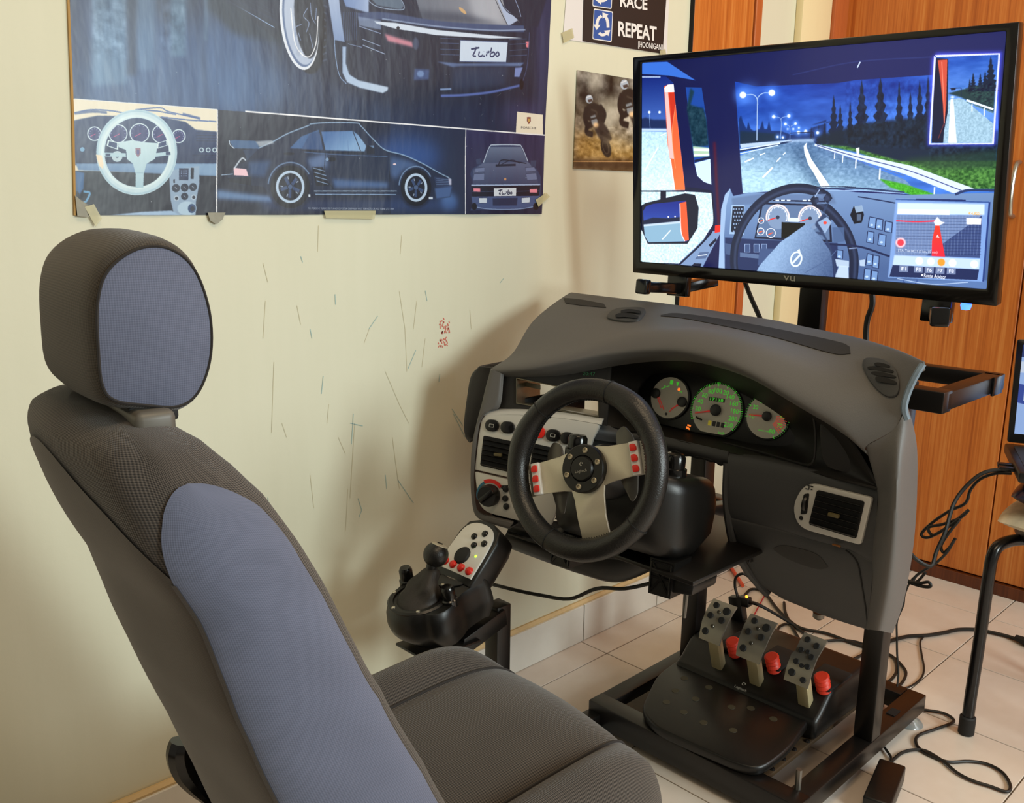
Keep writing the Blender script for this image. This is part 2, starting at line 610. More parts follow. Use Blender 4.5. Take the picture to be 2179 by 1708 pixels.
def tilemat(name, c0, c1, rough):
    m = bpy.data.materials.new(name); m.use_nodes = True
    t = NT(m); b = t.n['Principled BSDF']; b.inputs['Roughness'].default_value = rough
    ge = t.add('ShaderNodeNewGeometry')
    n1 = t.add('ShaderNodeTexNoise', i_Scale=3.5, i_Detail=6.0, i_Roughness=0.6)
    t.link(ge.outputs['Position'], n1.inputs['Vector'])
    n2 = t.add('ShaderNodeTexNoise', i_Scale=28.0, i_Detail=4.0)
    t.link(ge.outputs['Position'], n2.inputs['Vector'])
    f = t.math('MULTIPLY_ADD', n1.outputs['Fac'], 0.75)
    t.link(t.math('MULTIPLY', n2.outputs['Fac'], 0.25), f.node.inputs[2])
    t.link(t.mix(f, lin(c0), lin(c1)), b.inputs['Base Color'])
    return m


M_TILE = tilemat('floor_tile', 'd0bfae', 'e8ded2', 0.22)
M_TILEW = tilemat('skirting_tile', 'cfcabd', 'e6e3da', 0.25)
TX, TY, TG = 0.314, 0.302, 0.003
tile_me = None
for i in range(-7, 4):
    for j in range(-10, 2):
        x0 = 1.681 + i * TX; y0 = 1.355 - TY + j * TY
        x1, y1 = min(x0 + TX, WX), min(y0 + TY, WY)
        if x1 - x0 < 0.02 or y1 - y0 < 0.02 or x1 < -0.6 or y0 < -2.0: continue
        full = x1 - x0 > TX - 1e-6 and y1 - y0 > TY - 1e-6
        c = ((x0 + x1) / 2, (y0 + y1) / 2, -0.004)
        if full and tile_me is not None:
            inst('tile', tile_me, c, fl)
            continue
        g = box((0, 0, 0), (x1 - x0 - TG, y1 - y0 - TG, 0.008), 0.0008, 1)
        o = mk('tile', g, M_TILE, fl, smooth=0)
        o.location = c
        if full: tile_me = o.data
bb = mk('baseboard_left', box((0.8, WY - 0.005, 0.05), (4.02, 0.008, 0.10)), M_GROUT, smooth=0, kind='structure')
t2 = None
for i in range(-7, 4):
    x0 = 1.688 + i * TX; x1 = min(x0 + TX, WX)
    if x1 - x0 < 0.02: continue
    c = ((x0 + x1) / 2, WY - 0.011, 0.0505)
    if x1 - x0 > TX - 1e-6 and t2 is not None:
        inst('tile', t2, c, bb)
    else:
        o = mk('tile', box((0, 0, 0), (x1 - x0 - 0.003, 0.014, 0.099), 0.001, 1), M_TILEW, bb, smooth=0); o.location = c
        if x1 - x0 > TX - 1e-6: t2 = o.data
M_CEM = mat('skirting_cement', 'd6b988', 0.8, var=0.2, vscale=30)
mk('cement_edge', tube([(-1.2, WY - 0.006, 0.102), (0.4, WY - 0.007, 0.103), (1.2, WY - 0.006, 0.102), (2.0, WY - 0.007, 0.1025), (2.8, WY - 0.006, 0.102)], 0.008, 6, 4), M_CEM, bb)

# wardrobe along the far wall
wr = thing('wardrobe', 'orange teak laminate wardrobe with metal bow handle covering the far wall', 'wardrobe', (WX, 0.6, 0))
ys = [1.454, 0.846, 0.236, -0.374, -0.984, -1.6]
for k in range(5):
    a, b = ys[k], ys[k + 1]
    dr = mk('door', box((WX + 0.010, (a + b) / 2, 1.245), (0.020, a - b - 0.004, 2.41), 0.0015, 1), M_WOOD, wr, smooth=0)
    if k == 0:
        P = [(WX - 0.001, 0.892, 1.237), (WX - 0.022, 0.892, 1.232), (WX - 0.034, 0.892, 1.20), (WX - 0.037, 0.892, 1.165), (WX - 0.034, 0.892, 1.13), (WX - 0.022, 0.892, 1.098), (WX - 0.001, 0.892, 1.092)]
        mk('handle', tube(P, 0.0065, 10, 5), mat('brushed_nickel', 'b9b3a4', 0.3, metal=0.9), dr, label='brushed metal bow handle')
mk('carcass', box((WX + 0.05, -0.07, 1.245), (0.055, 3.06, 2.45)), M_WOODD, wr, smooth=0)
mk('plinth', box((WX + 0.004, -0.07, 0.018), (0.03, 3.06, 0.036), 0.001, 1), M_WOODD, wr, smooth=0)
# ================================================================== printed / displayed pictures, drawn here shape by shape
def homog(src, dst):
    A = []
    for (x, y), (u, v) in zip(src, dst):
        A.append([x, y, 1, 0, 0, 0, -u * x, -u * y, -u]); A.append([0, 0, 0, x, y, 1, -v * x, -v * y, -v])
    return np.linalg.svd(np.array(A))[2][-1].reshape(3, 3)


class Paint:
    """small raster painter; shapes are given in any frame that T maps to canvas pixels"""
    def __init__(s, w, h, bg=(0, 0, 0)):
        s.w, s.h = w, h; s.a = np.empty((h, w, 3), np.float32); s.a[:] = bg; s.T = lambda p: p; s.k = 1.0
    def frame(s, H, sc, ox, oy):
        """shape coordinates are crop coordinates: source pixel = crop*sc + (ox, oy); H maps source pixel to canvas"""
        def T(p):
            p = np.asarray(p, float) * sc + (ox, oy)
            q = np.c_[p, np.ones(len(p))] @ H.T
            return q[:, :2] / q[:, 2:]
        s.T = T
        a = T([(900, 700), (1000, 700), (900, 800)])
        s.k = (np.linalg.norm(a[1] - a[0]) + np.linalg.norm(a[2] - a[0])) / 200
    def _mask(s, P, blur):
        m = blur * 2.5 + 2
        x0 = int(max(0, np.floor(P[:, 0].min() - m))); x1 = int(min(s.w, np.ceil(P[:, 0].max() + m)))
        y0 = int(max(0, np.floor(P[:, 1].min() - m))); y1 = int(min(s.h, np.ceil(P[:, 1].max() + m)))
        if x1 <= x0 or y1 <= y0: return None
        ss = 1 if blur > 3 else 2
        xs = x0 + (np.arange((x1 - x0) * ss) + .5) / ss; yy = y0 + (np.arange((y1 - y0) * ss) + .5) / ss
        ins = np.zeros((len(yy), len(xs)), bool)
        for (ax, ay), (bx, by) in zip(P, np.roll(P, -1, 0)):
            if ay == by: continue
            if ay > by: ax, ay, bx, by = bx, by, ax, ay
            r = (yy >= ay) & (yy < by)
            if r.any():
                xc = ax + (yy[r] - ay) * (bx - ax) / (by - ay)
                ins[r] ^= xs[None, :] < xc[:, None]
        m = ins.astype(np.float32)
        if ss > 1: m = m.reshape(y1 - y0, ss, x1 - x0, ss).mean((1, 3))
        if blur > .3: m = gblur(m, blur)
        return x0, y0, x1, y1, m
    def poly(s, pts, c, a=1.0, blur=0.0, c2=None, g=None, add=False, raw=False):
        """c2 + g=(p0, p1): linear gradient from c at p0 to c2 at p1"""
        P = np.asarray(pts, float) if raw else s.T(pts)
        r = s._mask(P, blur * (1 if raw else s.k))
        if r is None: return
        x0, y0, x1, y1, m = r
        m = m[..., None] * a
        col = np.array(c, np.float32) / 255
        if c2 is not None:
            q = s.T(g); d = q[1] - q[0]
            Xg, Yg = np.meshgrid(np.arange(x0, x1) + .5, np.arange(y0, y1) + .5)
            t = np.clip(((Xg - q[0, 0]) * d[0] + (Yg - q[0, 1]) * d[1]) / (d @ d), 0, 1)[..., None]
            col = col * (1 - t) + np.array(c2, np.float32) / 255 * t
        R = s.a[y0:y1, x0:x1]
        if add: R += m * col
        else: R += m * (col - R)
    def line(s, pts, w, c, a=1.0, blur=0.0, smooth=True, closed=False, add=False):
        if smooth and len(pts) > 2: pts = [tuple(v)[:2] for v in cr([(x, y, 0) for x, y in pts], 6, closed)]
        elif closed: pts = list(pts) + [pts[0]]
        P = np.asarray(s.T(pts)); w = max(.7, w * s.k)
        d = np.gradient(P, axis=0); n = np.c_[-d[:, 1], d[:, 0]]; n /= np.maximum(1e-6, np.linalg.norm(n, axis=1))[:, None]
        s.poly(np.r_[P + n * w / 2, (P - n * w / 2)[::-1]], c, a, blur * s.k, raw=True, add=add)
    def ell(s, cx, cy, rx, ry, c, a=1.0, blur=0.0, rot=0.0, **k):
        t = np.linspace(0, 2 * np.pi, 48, endpoint=False); cr_, sr = math.cos(math.radians(rot)), math.sin(math.radians(rot))
        s.poly(np.c_[cx + rx * np.cos(t) * cr_ - ry * np.sin(t) * sr, cy + rx * np.cos(t) * sr + ry * np.sin(t) * cr_], c, a, blur, **k)
    def ring(s, cx, cy, rx, ry, w, c, a=1.0, blur=0.0, rot=0.0, t0=0, t1=360):
        n = max(8, int(abs(t1 - t0) / 8)); t = np.radians(np.linspace(t0, t1, n)); cr_, sr = math.cos(math.radians(rot)), math.sin(math.radians(rot))
        def q(rx, ry): return np.c_[cx + rx * np.cos(t) * cr_ - ry * np.sin(t) * sr, cy + rx * np.cos(t) * sr + ry * np.sin(t) * cr_]
        s.poly(np.r_[q(rx + w / 2, ry + w / 2), q(rx - w / 2, ry - w / 2)[::-1]], c, a, blur)
    def noise(s, pts, amp, sx, sy, seed=0, blur=0.0, col=(1, 1, 1), thr=None):
        r = s._mask(s.T(pts), blur * s.k)
        if r is None: return
        x0, y0, x1, y1, m = r
        n = fnoise(y1 - y0, x1 - x0, sy * s.k, sx * s.k, seed)
        if thr is not None: n = np.clip((n - thr) / .4, 0, 1)
        s.a[y0:y1, x0:x1] += m[..., None] * n[..., None] * amp / 255 * np.array(col, np.float32)
    def text(s, g, cx, cy, w, h, c, rot=0.0, a=1.0):
        """2D glyph mesh (from text2d) scaled into w x h about (cx, cy) in shape coordinates"""
        V, F = fit2d(g, w, h); cs, sn = math.cos(math.radians(rot)), math.sin(math.radians(rot))
        Q = s.T([(cx + p.x * cs + p.y * sn, cy + p.x * sn - p.y * cs) for p in V])
        for f in F: s.poly(Q[list(f)], c, a, raw=True)
    def image(s, name):
        im = bpy.data.images.new(name, s.w, s.h)
        px = np.ones((s.h, s.w, 4), np.float32); px[..., :3] = np.clip(s.a, 0, 1)[::-1]
        im.pixels.foreach_set(px.ravel()); im.update(); im.pack()
        return im


def gblur(m, sg):
    r = max(1, int(sg * 2.5)); k = np.exp(-.5 * (np.arange(-r, r + 1) / sg) ** 2); k /= k.sum()
    for ax in (0, 1):
        p = np.pad(m, [(r, r) if i == ax else (0, 0) for i in (0, 1)])
        o = np.zeros_like(m)
        for i, w in enumerate(k):
            o += w * (p[i:i + m.shape[0]] if ax == 0 else p[:, i:i + m.shape[1]])
        m = o
    return m


def fnoise(h, w, sy, sx, seed):
    g = np.random.default_rng(seed); out = np.zeros((h, w), np.float32); amp = 1.0; tot = 0
    for _ in range(4):
        gh, gw = max(2, int(h / max(1, sy)) + 2), max(2, int(w / max(1, sx)) + 2)
        q = g.uniform(-1, 1, (gh, gw)); yy = np.linspace(0, gh - 1.001, h); xx = np.linspace(0, gw - 1.001, w)
        yi, xi = yy.astype(int), xx.astype(int); fy, fx = (yy - yi)[:, None], (xx - xi)[None]
        fy, fx = fy * fy * (3 - 2 * fy), fx * fx * (3 - 2 * fx)
        out += amp * ((q[yi][:, xi] * (1 - fx) + q[yi][:, xi + 1] * fx) * (1 - fy) + (q[yi + 1][:, xi] * (1 - fx) + q[yi + 1][:, xi + 1] * fx) * fy)
        tot += amp; amp *= .5; sy, sx = sy / 2, sx / 2
    return out / tot


def mat_print(name, im, rough=0.3, emit=0.0, bump=0.0):
    m = bpy.data.materials.new(name); m.use_nodes = True
    t = NT(m); b = t.n['Principled BSDF']; b.inputs['Roughness'].default_value = rough
    tx = t.add('ShaderNodeTexImage', image=im, extension='EXTEND', interpolation='Linear')
    uv = t.add('ShaderNodeUVMap'); t.link(uv.outputs[0], tx.inputs[0])
    if emit:
        b.inputs['Base Color'].default_value = (0.01, 0.01, 0.012, 1)
        t.link(tx.outputs[0], b.inputs['Emission Color']); b.inputs['Emission Strength'].default_value = emit
    else:
        t.link(tx.outputs[0], b.inputs['Base Color'])
    if bump:
        tc = t.add('ShaderNodeTexCoord')
        nz = t.add('ShaderNodeTexNoise', i_Scale=16.0, i_Detail=3.0)
        mp = t.add('ShaderNodeMapping'); mp.inputs['Scale'].default_value = (1.6, 1, .7)
        t.link(tc.outputs['Object'], mp.inputs[0]); t.link(mp.outputs[0], nz.inputs['Vector'])
        bp = t.add('ShaderNodeBump', i_Strength=bump, i_Distance=0.006)
        t.link(nz.outputs['Fac'], bp.inputs['Height']); t.link(bp.outputs[0], b.inputs['Normal'])
    return m


# ------------------------------------------------------------------ the big car poster
PZ0, PZ1 = 1.087, 1.80
PL = Plane((0.52, WY, PZ0), (0, -1, 0))       # u to the right along the wall, v up
PW, PH = 1.0, PZ1 - PZ0
CWp, CHp = 1500, int(1500 * PH / PW)


def poster_canvas(px, py):
    u, v = PL.uv(px, py); return (u / PW * CWp, (1 - v / PH) * CHp)


_src = [(160, 458), (1150, 455), (1168, 0), (150, 0)]
HP = homog(_src, [poster_canvas(*p) for p in _src])
p = Paint(CWp, CHp, (.10, .15, .26))
SA = (.28689, 140, 0); SB = (.28694, 640, 0)
A = lambda: p.frame(HP, *SA)
B = lambda: p.frame(HP, *SB)
G_TURBO = [[(1318, 352), (1256, 364)], [(1296, 348), (1282, 385), (1270, 412), (1292, 416)], [(1318, 380), (1312, 412), (1330, 416), (1344, 404), (1350, 380), (1345, 412), (1358, 416)],
           [(1368, 416), (1376, 380), (1372, 396), (1392, 380)], [(1408, 352), (1398, 412), (1420, 416), (1430, 398), (1422, 386), (1402, 394)], [(1448, 386), (1438, 402), (1448, 417), (1462, 404), (1456, 387), (1448, 386)]]


def draw_turbo(cx, cy, s, w, c):
    for st in G_TURBO: p.line([(cx + (x - 1358) * s, cy + (y - 386) * s) for x, y in st], w, c)


A()
p.poly([(-400, -2000), (2400, -2000), (2400, 1000), (-400, 1000)], (34, 50, 80))
p.poly([(-400, 150), (1400, 150), (1400, 900), (-400, 900)], (50, 82, 130), .95, 90)
p.poly([(-400, -1500), (200, -1500), (200, 500), (-400, 500)], (44, 62, 100), .9, 50)
p.poly([(190, -600), (450, -600), (455, 620), (190, 640)], (100, 138, 172), .62, 16)  # pale streaks: reflections on the creased sheet, painted into its colours
p.poly([(520, -300), (670, -300), (650, 520), (530, 520)], (88, 124, 160), .5, 14)
p.poly([(770, -300), (890, -300), (885, 420), (775, 420)], (110, 150, 178), .55, 14)
p.poly([(1020, -200), (1055, -200), (1050, 300), (1020, 300)], (90, 120, 150), .5, 8)
p.poly([(450, -600), (520, -600), (520, 560), (450, 560)], (22, 34, 58), .55, 14)
p.poly([(1050, -900), (1600, -900), (1600, 330), (1250, 250), (1050, 60)], (20, 34, 50), .9, 25)
p.ell(1350, 640, 330, 200, (62, 100, 150), .55, 80)
p.noise([(-100, -1200), (2300, -1200), (2300, 900), (-100, 900)], 24, 70, 700, 3)
p.noise([(-100, -1200), (2300, -1200), (2300, 900), (-100, 900)], 14, 22, 260, 5)
p.noise([(190, 0), (450, 0), (450, 430), (190, 430)], 45, 60, 50, 6, 12)
p.noise([(700, 0), (890, 0), (890, 380), (700, 380)], 40, 50, 60, 7, 12)
B()
p.poly([(1650, -800), (1900, -800), (1900, 960), (1500, 960)], (58, 62, 110), .6, 60)
p.poly([(150, -500), (1750, -500), (1750, 760), (600, 780), (100, 560)], (22, 32, 52), .85, 40)
p.noise([(100, -500), (1800, -500), (1800, 900), (100, 900)], 14, 30, 400, 9, 20)
A()
# sill and door
p.poly([(1150, -1100), (1570, -1100), (1570, 300), (1180, 0)], (18, 28, 46), .9, 6)
for (a_, b_, w_, c_) in [((1190, 0), (1545, 205), 7, (130, 158, 200)), ((1250, 0), (1545, 150), 14, (72, 100, 150)), ((1335, 0), (1545, 118), 6, (130, 158, 200)), ((1395, 0), (1530, 78), 4, (110, 140, 190)), ((1522, 0), (1532, 95), 6, (170, 190, 220)), ((900, -200), (1190, 0), 7, (110, 140, 180))]:
    p.line([a_, b_], w_, c_, smooth=False)
# upper part of the car, above the photograph's edge
p.poly([(300, -900), (700, -1180), (1300, -1330), (1900, -1360), (2600, -1300), (3050, -1120), (3300, -860), (3520, -500), (3560, 0), (3500, 200), (1600, 200), (1000, -60), (360, -420)], (26, 36, 58), .95, 8)
p.line([(300, -900), (700, -1180), (1300, -1330), (1900, -1360), (2600, -1300), (3050, -1120), (3300, -860)], 14, (120, 148, 190), .8, 4)
p.poly([(2250, -880), (2480, -1240), (2900, -1120), (3200, -880)], (84, 104, 140), .9, 6, (44, 58, 90), [(2700, -1200), (2700, -880)])
p.poly([(1120, -700), (1360, -1180), (2300, -1250), (2120, -880), (1600, -720)], (60, 80, 118), .9, 6)
p.line([(400, -430), (1100, -640), (1700, -660), (2200, -840)], 10, (120, 148, 190), .7, 3)
p.poly([(1560, -520), (1640, -640), (1860, -660), (2000, -520), (2060, -260), (1900, -300)], (40, 54, 84), .9, 10)
# front wheel
p.ell(1775, 150, 150, 400, (12, 14, 20), 1, 6, -6)
p.ell(1728, 150, 142, 372, (214, 224, 240), 1, 1, -6)
p.ell(1732, 148, 126, 352, (86, 108, 150), 1, 2, -6)
p.ell(1740, 146, 120, 338, (170, 186, 214), 1, 3, -6)
p.ell(1782, 130, 88, 305, (28, 34, 46), 1, 4, -5)
for q in ([(1705, 300), (1700, 210), (1745, 180)], [(1790, 60), (1760, 120), (1800, 170), (1780, 240)], [(1810, 20), (1820, 120), (1850, 180)], [(1805, 250), (1830, 360)], [(1720, 240), (1740, 300)], [(1855, 60), (1850, 150)]):
    p.line(q, 7, (120, 140, 180), .9, 1)
p.line([(1665, 60), (1700, 330), (1790, 425), (1850, 330), (1868, 120)], 9, (235, 240, 250), .9, 1)
p.noise([(1680, -60), (1860, -60), (1860, 420), (1700, 420)], 26, 25, 60, 12, 12)
B()
for k in range(9): p.line([(165 + 3 * k, 40 + 50 * k), (195 - 5 * k, 55 + 50 * k)], 9, (60, 74, 100), .8, 2)
p.poly([(170, -200), (260, -200), (290, 80), (322, 312), (244, 296)], (168, 188, 222), 1, 2, (120, 145, 190), [(230, -100), (300, 300)])
p.poly([(288, -60), (500, -20), (500, 98), (330, 48)], (104, 132, 184), 1, 3, (150, 172, 212), [(330, 40), (500, 60)])
for k in range(8): p.line([(310 + 14 * k, 90), (318 + 13 * k, 300)], 4, (70, 92, 135), .8, 1)
# bonnet and wings
p.poly([(480, -60), (560, 40), (740, 72), (762, 45), (720, -60)], (84, 104, 128), 1, 3)
p.line([(470, -40), (520, 25), (600, 60), (740, 74), (764, 45), (725, -30)], 6, (130, 150, 180))
p.poly([(770, -260), (1440, -260), (1536, 196), (1400, 204), (1100, 186), (905, 165)], (96, 106, 124), 1, 3, (136, 142, 156), [(850, 60), (1440, 60)])
p.poly([(1180, -260), (1400, -260), (1505, 190), (1290, 175)], (170, 178, 194), .65, 26)
p.poly([(820, 70), (1200, 100), (1500, 190), (900, 160)], (48, 58, 78), .7, 18)
p.poly([(1430, -60), (1510, 60), (1606, 150), (1534, 196)], (158, 176, 210), 1, 2)
p.line([(1440, -80), (1520, 80), (1630, 130)], 7, (36, 46, 66)); p.line([(1560, -60), (1610, 60), (1628, 125)], 6, (130, 150, 190))
p.line([(790, -40), (850, 70), (912, 162)], 5, (40, 48, 66)); p.line([(1424, -40), (1480, 90), (1532, 196)], 5, (30, 38, 54))
p.ell(1197, 80, 12, 36, (190, 160, 120), 1, 1, -48)
# bumper
p.line([(420, 125), (620, 120), (1000, 180), (1350, 205), (1650, 215)], 44, (58, 76, 116), 1, 3)
p.poly([(420, 122), (590, 152), (592, 222), (430, 190)], (120, 140, 176), .8, 3)
p.poly([(540, 158), (700, 170), (1000, 222), (1400, 262), (1640, 284), (1400, 286), (1000, 262), (700, 214), (560, 176)], (196, 212, 234), 1, 1.5)
p.line([(600, 140), (1000, 195), (1400, 225), (1660, 222)], 8, (150, 170, 205), .8, 2)
p.ell(718, 208, 12, 12, (20, 24, 36)); p.line([(450, 290), (585, 342)], 4, (150, 170, 205)); p.line([(455, 335), (620, 402)], 5, (150, 170, 205)); p.line([(345, 325), (450, 352)], 4, (110, 130, 170)); p.line([(430, 195), (590, 250)], 5, (130, 150, 190))
p.poly([(615, 250), (822, 312), (828, 352), (640, 306)], (206, 138, 158), .9, 7)
p.ell(848, 325, 22, 46, (60, 74, 104), .9, 4)
p.poly([(1660, 310), (1688, 308), (1682, 358), (1664, 350)], (206, 120, 136), 1, 3)
for y_ in (285, 320, 365, 405): p.line([(1030, y_), (1170, y_ + 4)], 4, (64, 84, 124), .9); p.line([(1540, y_ + 10), (1670, y_ + 4)], 4, (64, 84, 124), .9)
p.poly([(1178, 300), (1527, 314), (1513, 462), (1170, 456)], (190, 208, 232)); p.line([(1178, 300), (1527, 314), (1513, 462), (1170, 456)], 5, (90, 108, 150), smooth=False, closed=True)
draw_turbo(1358, 388, 1.0, 11, (38, 50, 92))
p.poly([(1000, 458), (1170, 472), (1650, 466), (1622, 492), (1180, 492), (1120, 500)], (92, 116, 164), .9, 4)
p.poly([(1120, 500), (1520, 490), (1500, 640), (1120, 660)], (38, 54, 84), .8, 18)
p.poly([(304, 345), (332, 345), (328, 470), (352, 552), (420, 596), (640, 646), (636, 672), (600, 692), (430, 652), (336, 612), (302, 540)], (150, 176, 214), 1, 3, (176, 198, 226), [(310, 350), (560, 660)])
p.line([(245, 290), (254, 430), (280, 560), (330, 622)], 6, (130, 160, 205), .9)
p.line([(1030, 712), (1200, 706), (1400, 684), (1550, 650), (1640, 628)], 16, (84, 106, 178), .95, 3); p.line([(1025, 664), (1108, 660)], 13, (120, 148, 196), .9, 2)
p.poly([(836, 510), (946, 516), (940, 590), (828, 596)], (58, 82, 132), .9, 5); p.ell(880, 548, 26, 24, (110, 140, 190), .9, 4)
p.poly([(1580, 504), (1638, 500), (1612, 572), (1574, 570)], (112, 132, 192), 1, 3); p.ell(1630, 625, 16, 40, (12, 14, 24), 1, 3)
p.line([(1690, 240), (1672, 480), (1640, 600)], 6, (70, 84, 130), .8, 2)
# logo card
p.poly([(1600, 828), (1792, 850), (1792, 1000), (1592, 982)], (226, 222, 206))
p.poly([(1674, 868), (1702, 868), (1702, 900), (1688, 922), (1674, 898)], (120, 60, 56)); p.poly([(1682, 880), (1694, 880), (1694, 900), (1688, 910), (1682, 898)], (196, 160, 90))
p.text(text2d('PORSCHE', 1, bold=.01), 1687, 948, 112, 16, (60, 60, 64), 3)
# lower strip of three pictures
A()
p.poly([(-400, 690), (60, 733), (1117, 812), (1117, 1800), (-400, 1800)], (222, 217, 198))
p.poly([(-100, 930), (120, 880), (235, 858), (700, 868), (880, 905), (955, 962), (1117, 978), (1117, 1225), (-100, 1225)], (28, 52, 100), 1, 3, (20, 38, 76), [(500, 880), (500, 1210)])
for q in ([(60, 838), (180, 815), (330, 822), (480, 850)], [(510, 815), (690, 800), (760, 830), (980, 878)], [(420, 835), (620, 820), (810, 850)], [(700, 868), (900, 890), (1110, 902)]):
    p.line(q, 9, (70, 100, 160), .9, 1)
p.line([(60, 842), (190, 828), (300, 835)], 16, (60, 86, 140), .8, 2); p.line([(860, 846), (990, 880)], 18, (60, 90, 150), .8, 2)
p.poly([(-100, 1262), (1117, 1290), (1117, 1800), (-100, 1800)], (24, 30, 46), 1, 2)
p.poly([(70, 1212), (1117, 1212), (1117, 1306), (90, 1262)], (122, 156, 194), 1, 3, (92, 126, 170), [(500, 1215), (500, 1300)])
p.poly([(40, 1262), (134, 1282), (128, 1400), (60, 1500), (20, 1500)], (52, 96, 148), 1, 3); p.line([(128, 1420), (175, 1430), (150, 1490), (130, 1500)], 14, (92, 150, 196))
p.poly([(758, 1265), (985, 1230), (988, 1360), (962, 1500), (960, 1600), (800, 1600), (772, 1480)], (138, 164, 194), 1, 2)
p.poly([(834, 1248), (906, 1248), (904, 1336), (834, 1336)], (34, 46, 80)); p.poly([(922, 1245), (946, 1245), (944, 1326), (922, 1326)], (26, 32, 50)); p.poly([(792, 1330), (804, 1330), (804, 1356), (792, 1356)], (30, 36, 56))
for i in range(3):
    for j in range(3): p.poly([(848 + 18 * i, 1264 + 18 * j), (856 + 18 * i, 1264 + 18 * j), (856 + 18 * i, 1272 + 18 * j), (848 + 18 * i, 1272 + 18 * j)], (120, 140, 180))
for (x_, y_, r_) in [(812, 1395, 30), (877, 1391, 30), (940, 1387, 29), (877, 1456, 27)]: p.ell(x_, y_, r_, r_, (34, 44, 64)); p.line([(x_ - 8, y_ - 8), (x_ + 8, y_ + 8)], 5, (150, 165, 190))
for x_, y_ in [(817, 1470), (945, 1463)]: p.ell(x_, y_, 20, 20, (170, 190, 212)); p.ell(x_, y_, 12, 12, (28, 36, 56))
p.ell(895, 1545, 72, 52, (168, 196, 220), 1, 2); p.ell(932, 1545, 30, 34, (40, 66, 110), 1, 2); p.ell(936, 1548, 16, 18, (16, 26, 50))
for (x_, y_, r_) in [(208, 992, 54), (382, 992, 70), (540, 988, 74), (700, 995, 70), (830, 1010, 52)]:
    p.ell(x_, y_, r_, r_, (204, 226, 236)); p.ell(x_, y_, r_ - 8, r_ - 8, (34, 44, 104))
    for k in range(9):
        t_ = math.radians(150 + k * 30); p.line([(x_ + (r_ - 22) * math.cos(t_), y_ + (r_ - 22) * math.sin(t_)), (x_ + (r_ - 13) * math.cos(t_), y_ + (r_ - 13) * math.sin(t_))], 4, (150, 160, 200), smooth=False)
    p.line([(x_ - r_ * .5, y_ + r_ * .35), (x_ + r_ * .15, y_)], 4, (210, 70, 130), smooth=False)
p.ell(118, 1108, 17, 17, (110, 160, 200)); p.ell(375, 1160, 40, 40, (176, 200, 214)); p.ell(375, 1160, 12, 12, (60, 80, 110))
for x_ in (1000, 1050, 1098): p.ring(x_, 1112, 14, 14, 8, (180, 206, 220))
for y_ in (985, 1005, 1025, 1045, 1150, 1165, 1180): p.line([(930 if y_ > 1100 else 960, y_), (1110, y_ + 2)], 5, (16, 30, 62), .9)
p.ring(520, 1130, 268, 286, 62, (190, 216, 230)); p.ring(520, 1130, 290, 306, 12, (150, 186, 208), .8, 3); p.ring(516, 1128, 252, 268, 14, (214, 234, 240), .8, 4)
for q in ([(308, 1038), (386, 1058), (382, 1112), (298, 1082)], [(672, 1062), (746, 1036), (750, 1078), (668, 1104)]):
    p.poly(q, (206, 228, 236)); c_ = np.mean(q, 0); p.poly([tuple(c_ + (np.array(v_) - c_) * .74) for v_ in q], (34, 56, 104))
p.line([(280, 1146), (440, 1150)], 26, (170, 202, 218)); p.line([(655, 1150), (770, 1136)], 26, (170, 202, 218)); p.poly([(290, 1138), (326, 1140), (324, 1158), (290, 1156)], (40, 60, 100)); p.poly([(735, 1128), (768, 1126), (768, 1148), (735, 1150)], (40, 60, 100))
p.poly([(386, 1056), (480, 1040), (530, 1046), (580, 1056), (672, 1062), (668, 1112), (655, 1178), (592, 1215), (572, 1290), (570, 1392), (512, 1392), (512, 1290), (492, 1215), (448, 1180), (440, 1112), (386, 1092)], (188, 216, 228), 1, 1, (160, 194, 212), [(530, 1050), (530, 1390)])
p.line([(512, 1282), (572, 1282)], 3, (130, 165, 190)); p.poly([(510, 1098), (548, 1098), (548, 1140), (529, 1168), (510, 1140)], (140, 110, 130)); p.poly([(520, 1112), (538, 1112), (538, 1138), (529, 1152), (520, 1138)], (90, 90, 140))
p.poly([(330, 1594), (560, 1570), (780, 1560), (850, 1600)], (152, 182, 216), 1, 3)
p.poly([(218, 1146), (262, 1152), (276, 1215), (272, 1254), (244, 1230)], (232, 216, 190), 1, 1)
# middle picture: car in profile
p.poly([(1117, 816), (2400, 900), (2400, 1800), (1117, 1800)], (15, 22, 42))
p.poly([(1117, 1405), (1300, 1430), (1560, 1460), (1520, 1500), (1117, 1475)], (112, 150, 200), .8, 14)
p.noise([(1130, 820), (1520, 840), (1520, 1300), (1130, 1300)], 90, 10, 10, 21, 10, (.6, .75, 1), .55)
B()
p.ell(760, 1160, 280, 150, (46, 86, 160), .75, 60); p.ell(1090, 1490, 60, 60, (90, 136, 206), .7, 22); p.poly([(-300, 1480), (1160, 1480), (1150, 1560), (-300, 1560)], (44, 72, 130), .45, 20)
BA = lambda x, y: ((x * SA[0] + SA[1] - SB[1]) / SB[0], y * SA[0] / SB[0])
body = [BA(*q) for q in [(1200, 1345), (1195, 1300), (1238, 1260), (1270, 1225), (1335, 1195), (1330, 1150), (1300, 1110), (1420, 1100), (1530, 1050), (1640, 990), (1795, 930)]] + [(50, 922), (180, 910), (400, 912), (440, 935), (530, 1030), (620, 1110), (760, 1150), (900, 1212), (1020, 1280), (1085, 1312), (1112, 1332), (1116, 1400), (1102, 1462), (1000, 1476), (950, 1430), (700, 1446), (95, 1440)] + [BA(*q) for q in [(1500, 1440), (1470, 1385), (1380, 1375), (1300, 1372)]]
p.poly(body, (22, 34, 60), 1, 1)
p.line(body[7:22], 7, (150, 182, 216), .9, 1.5)
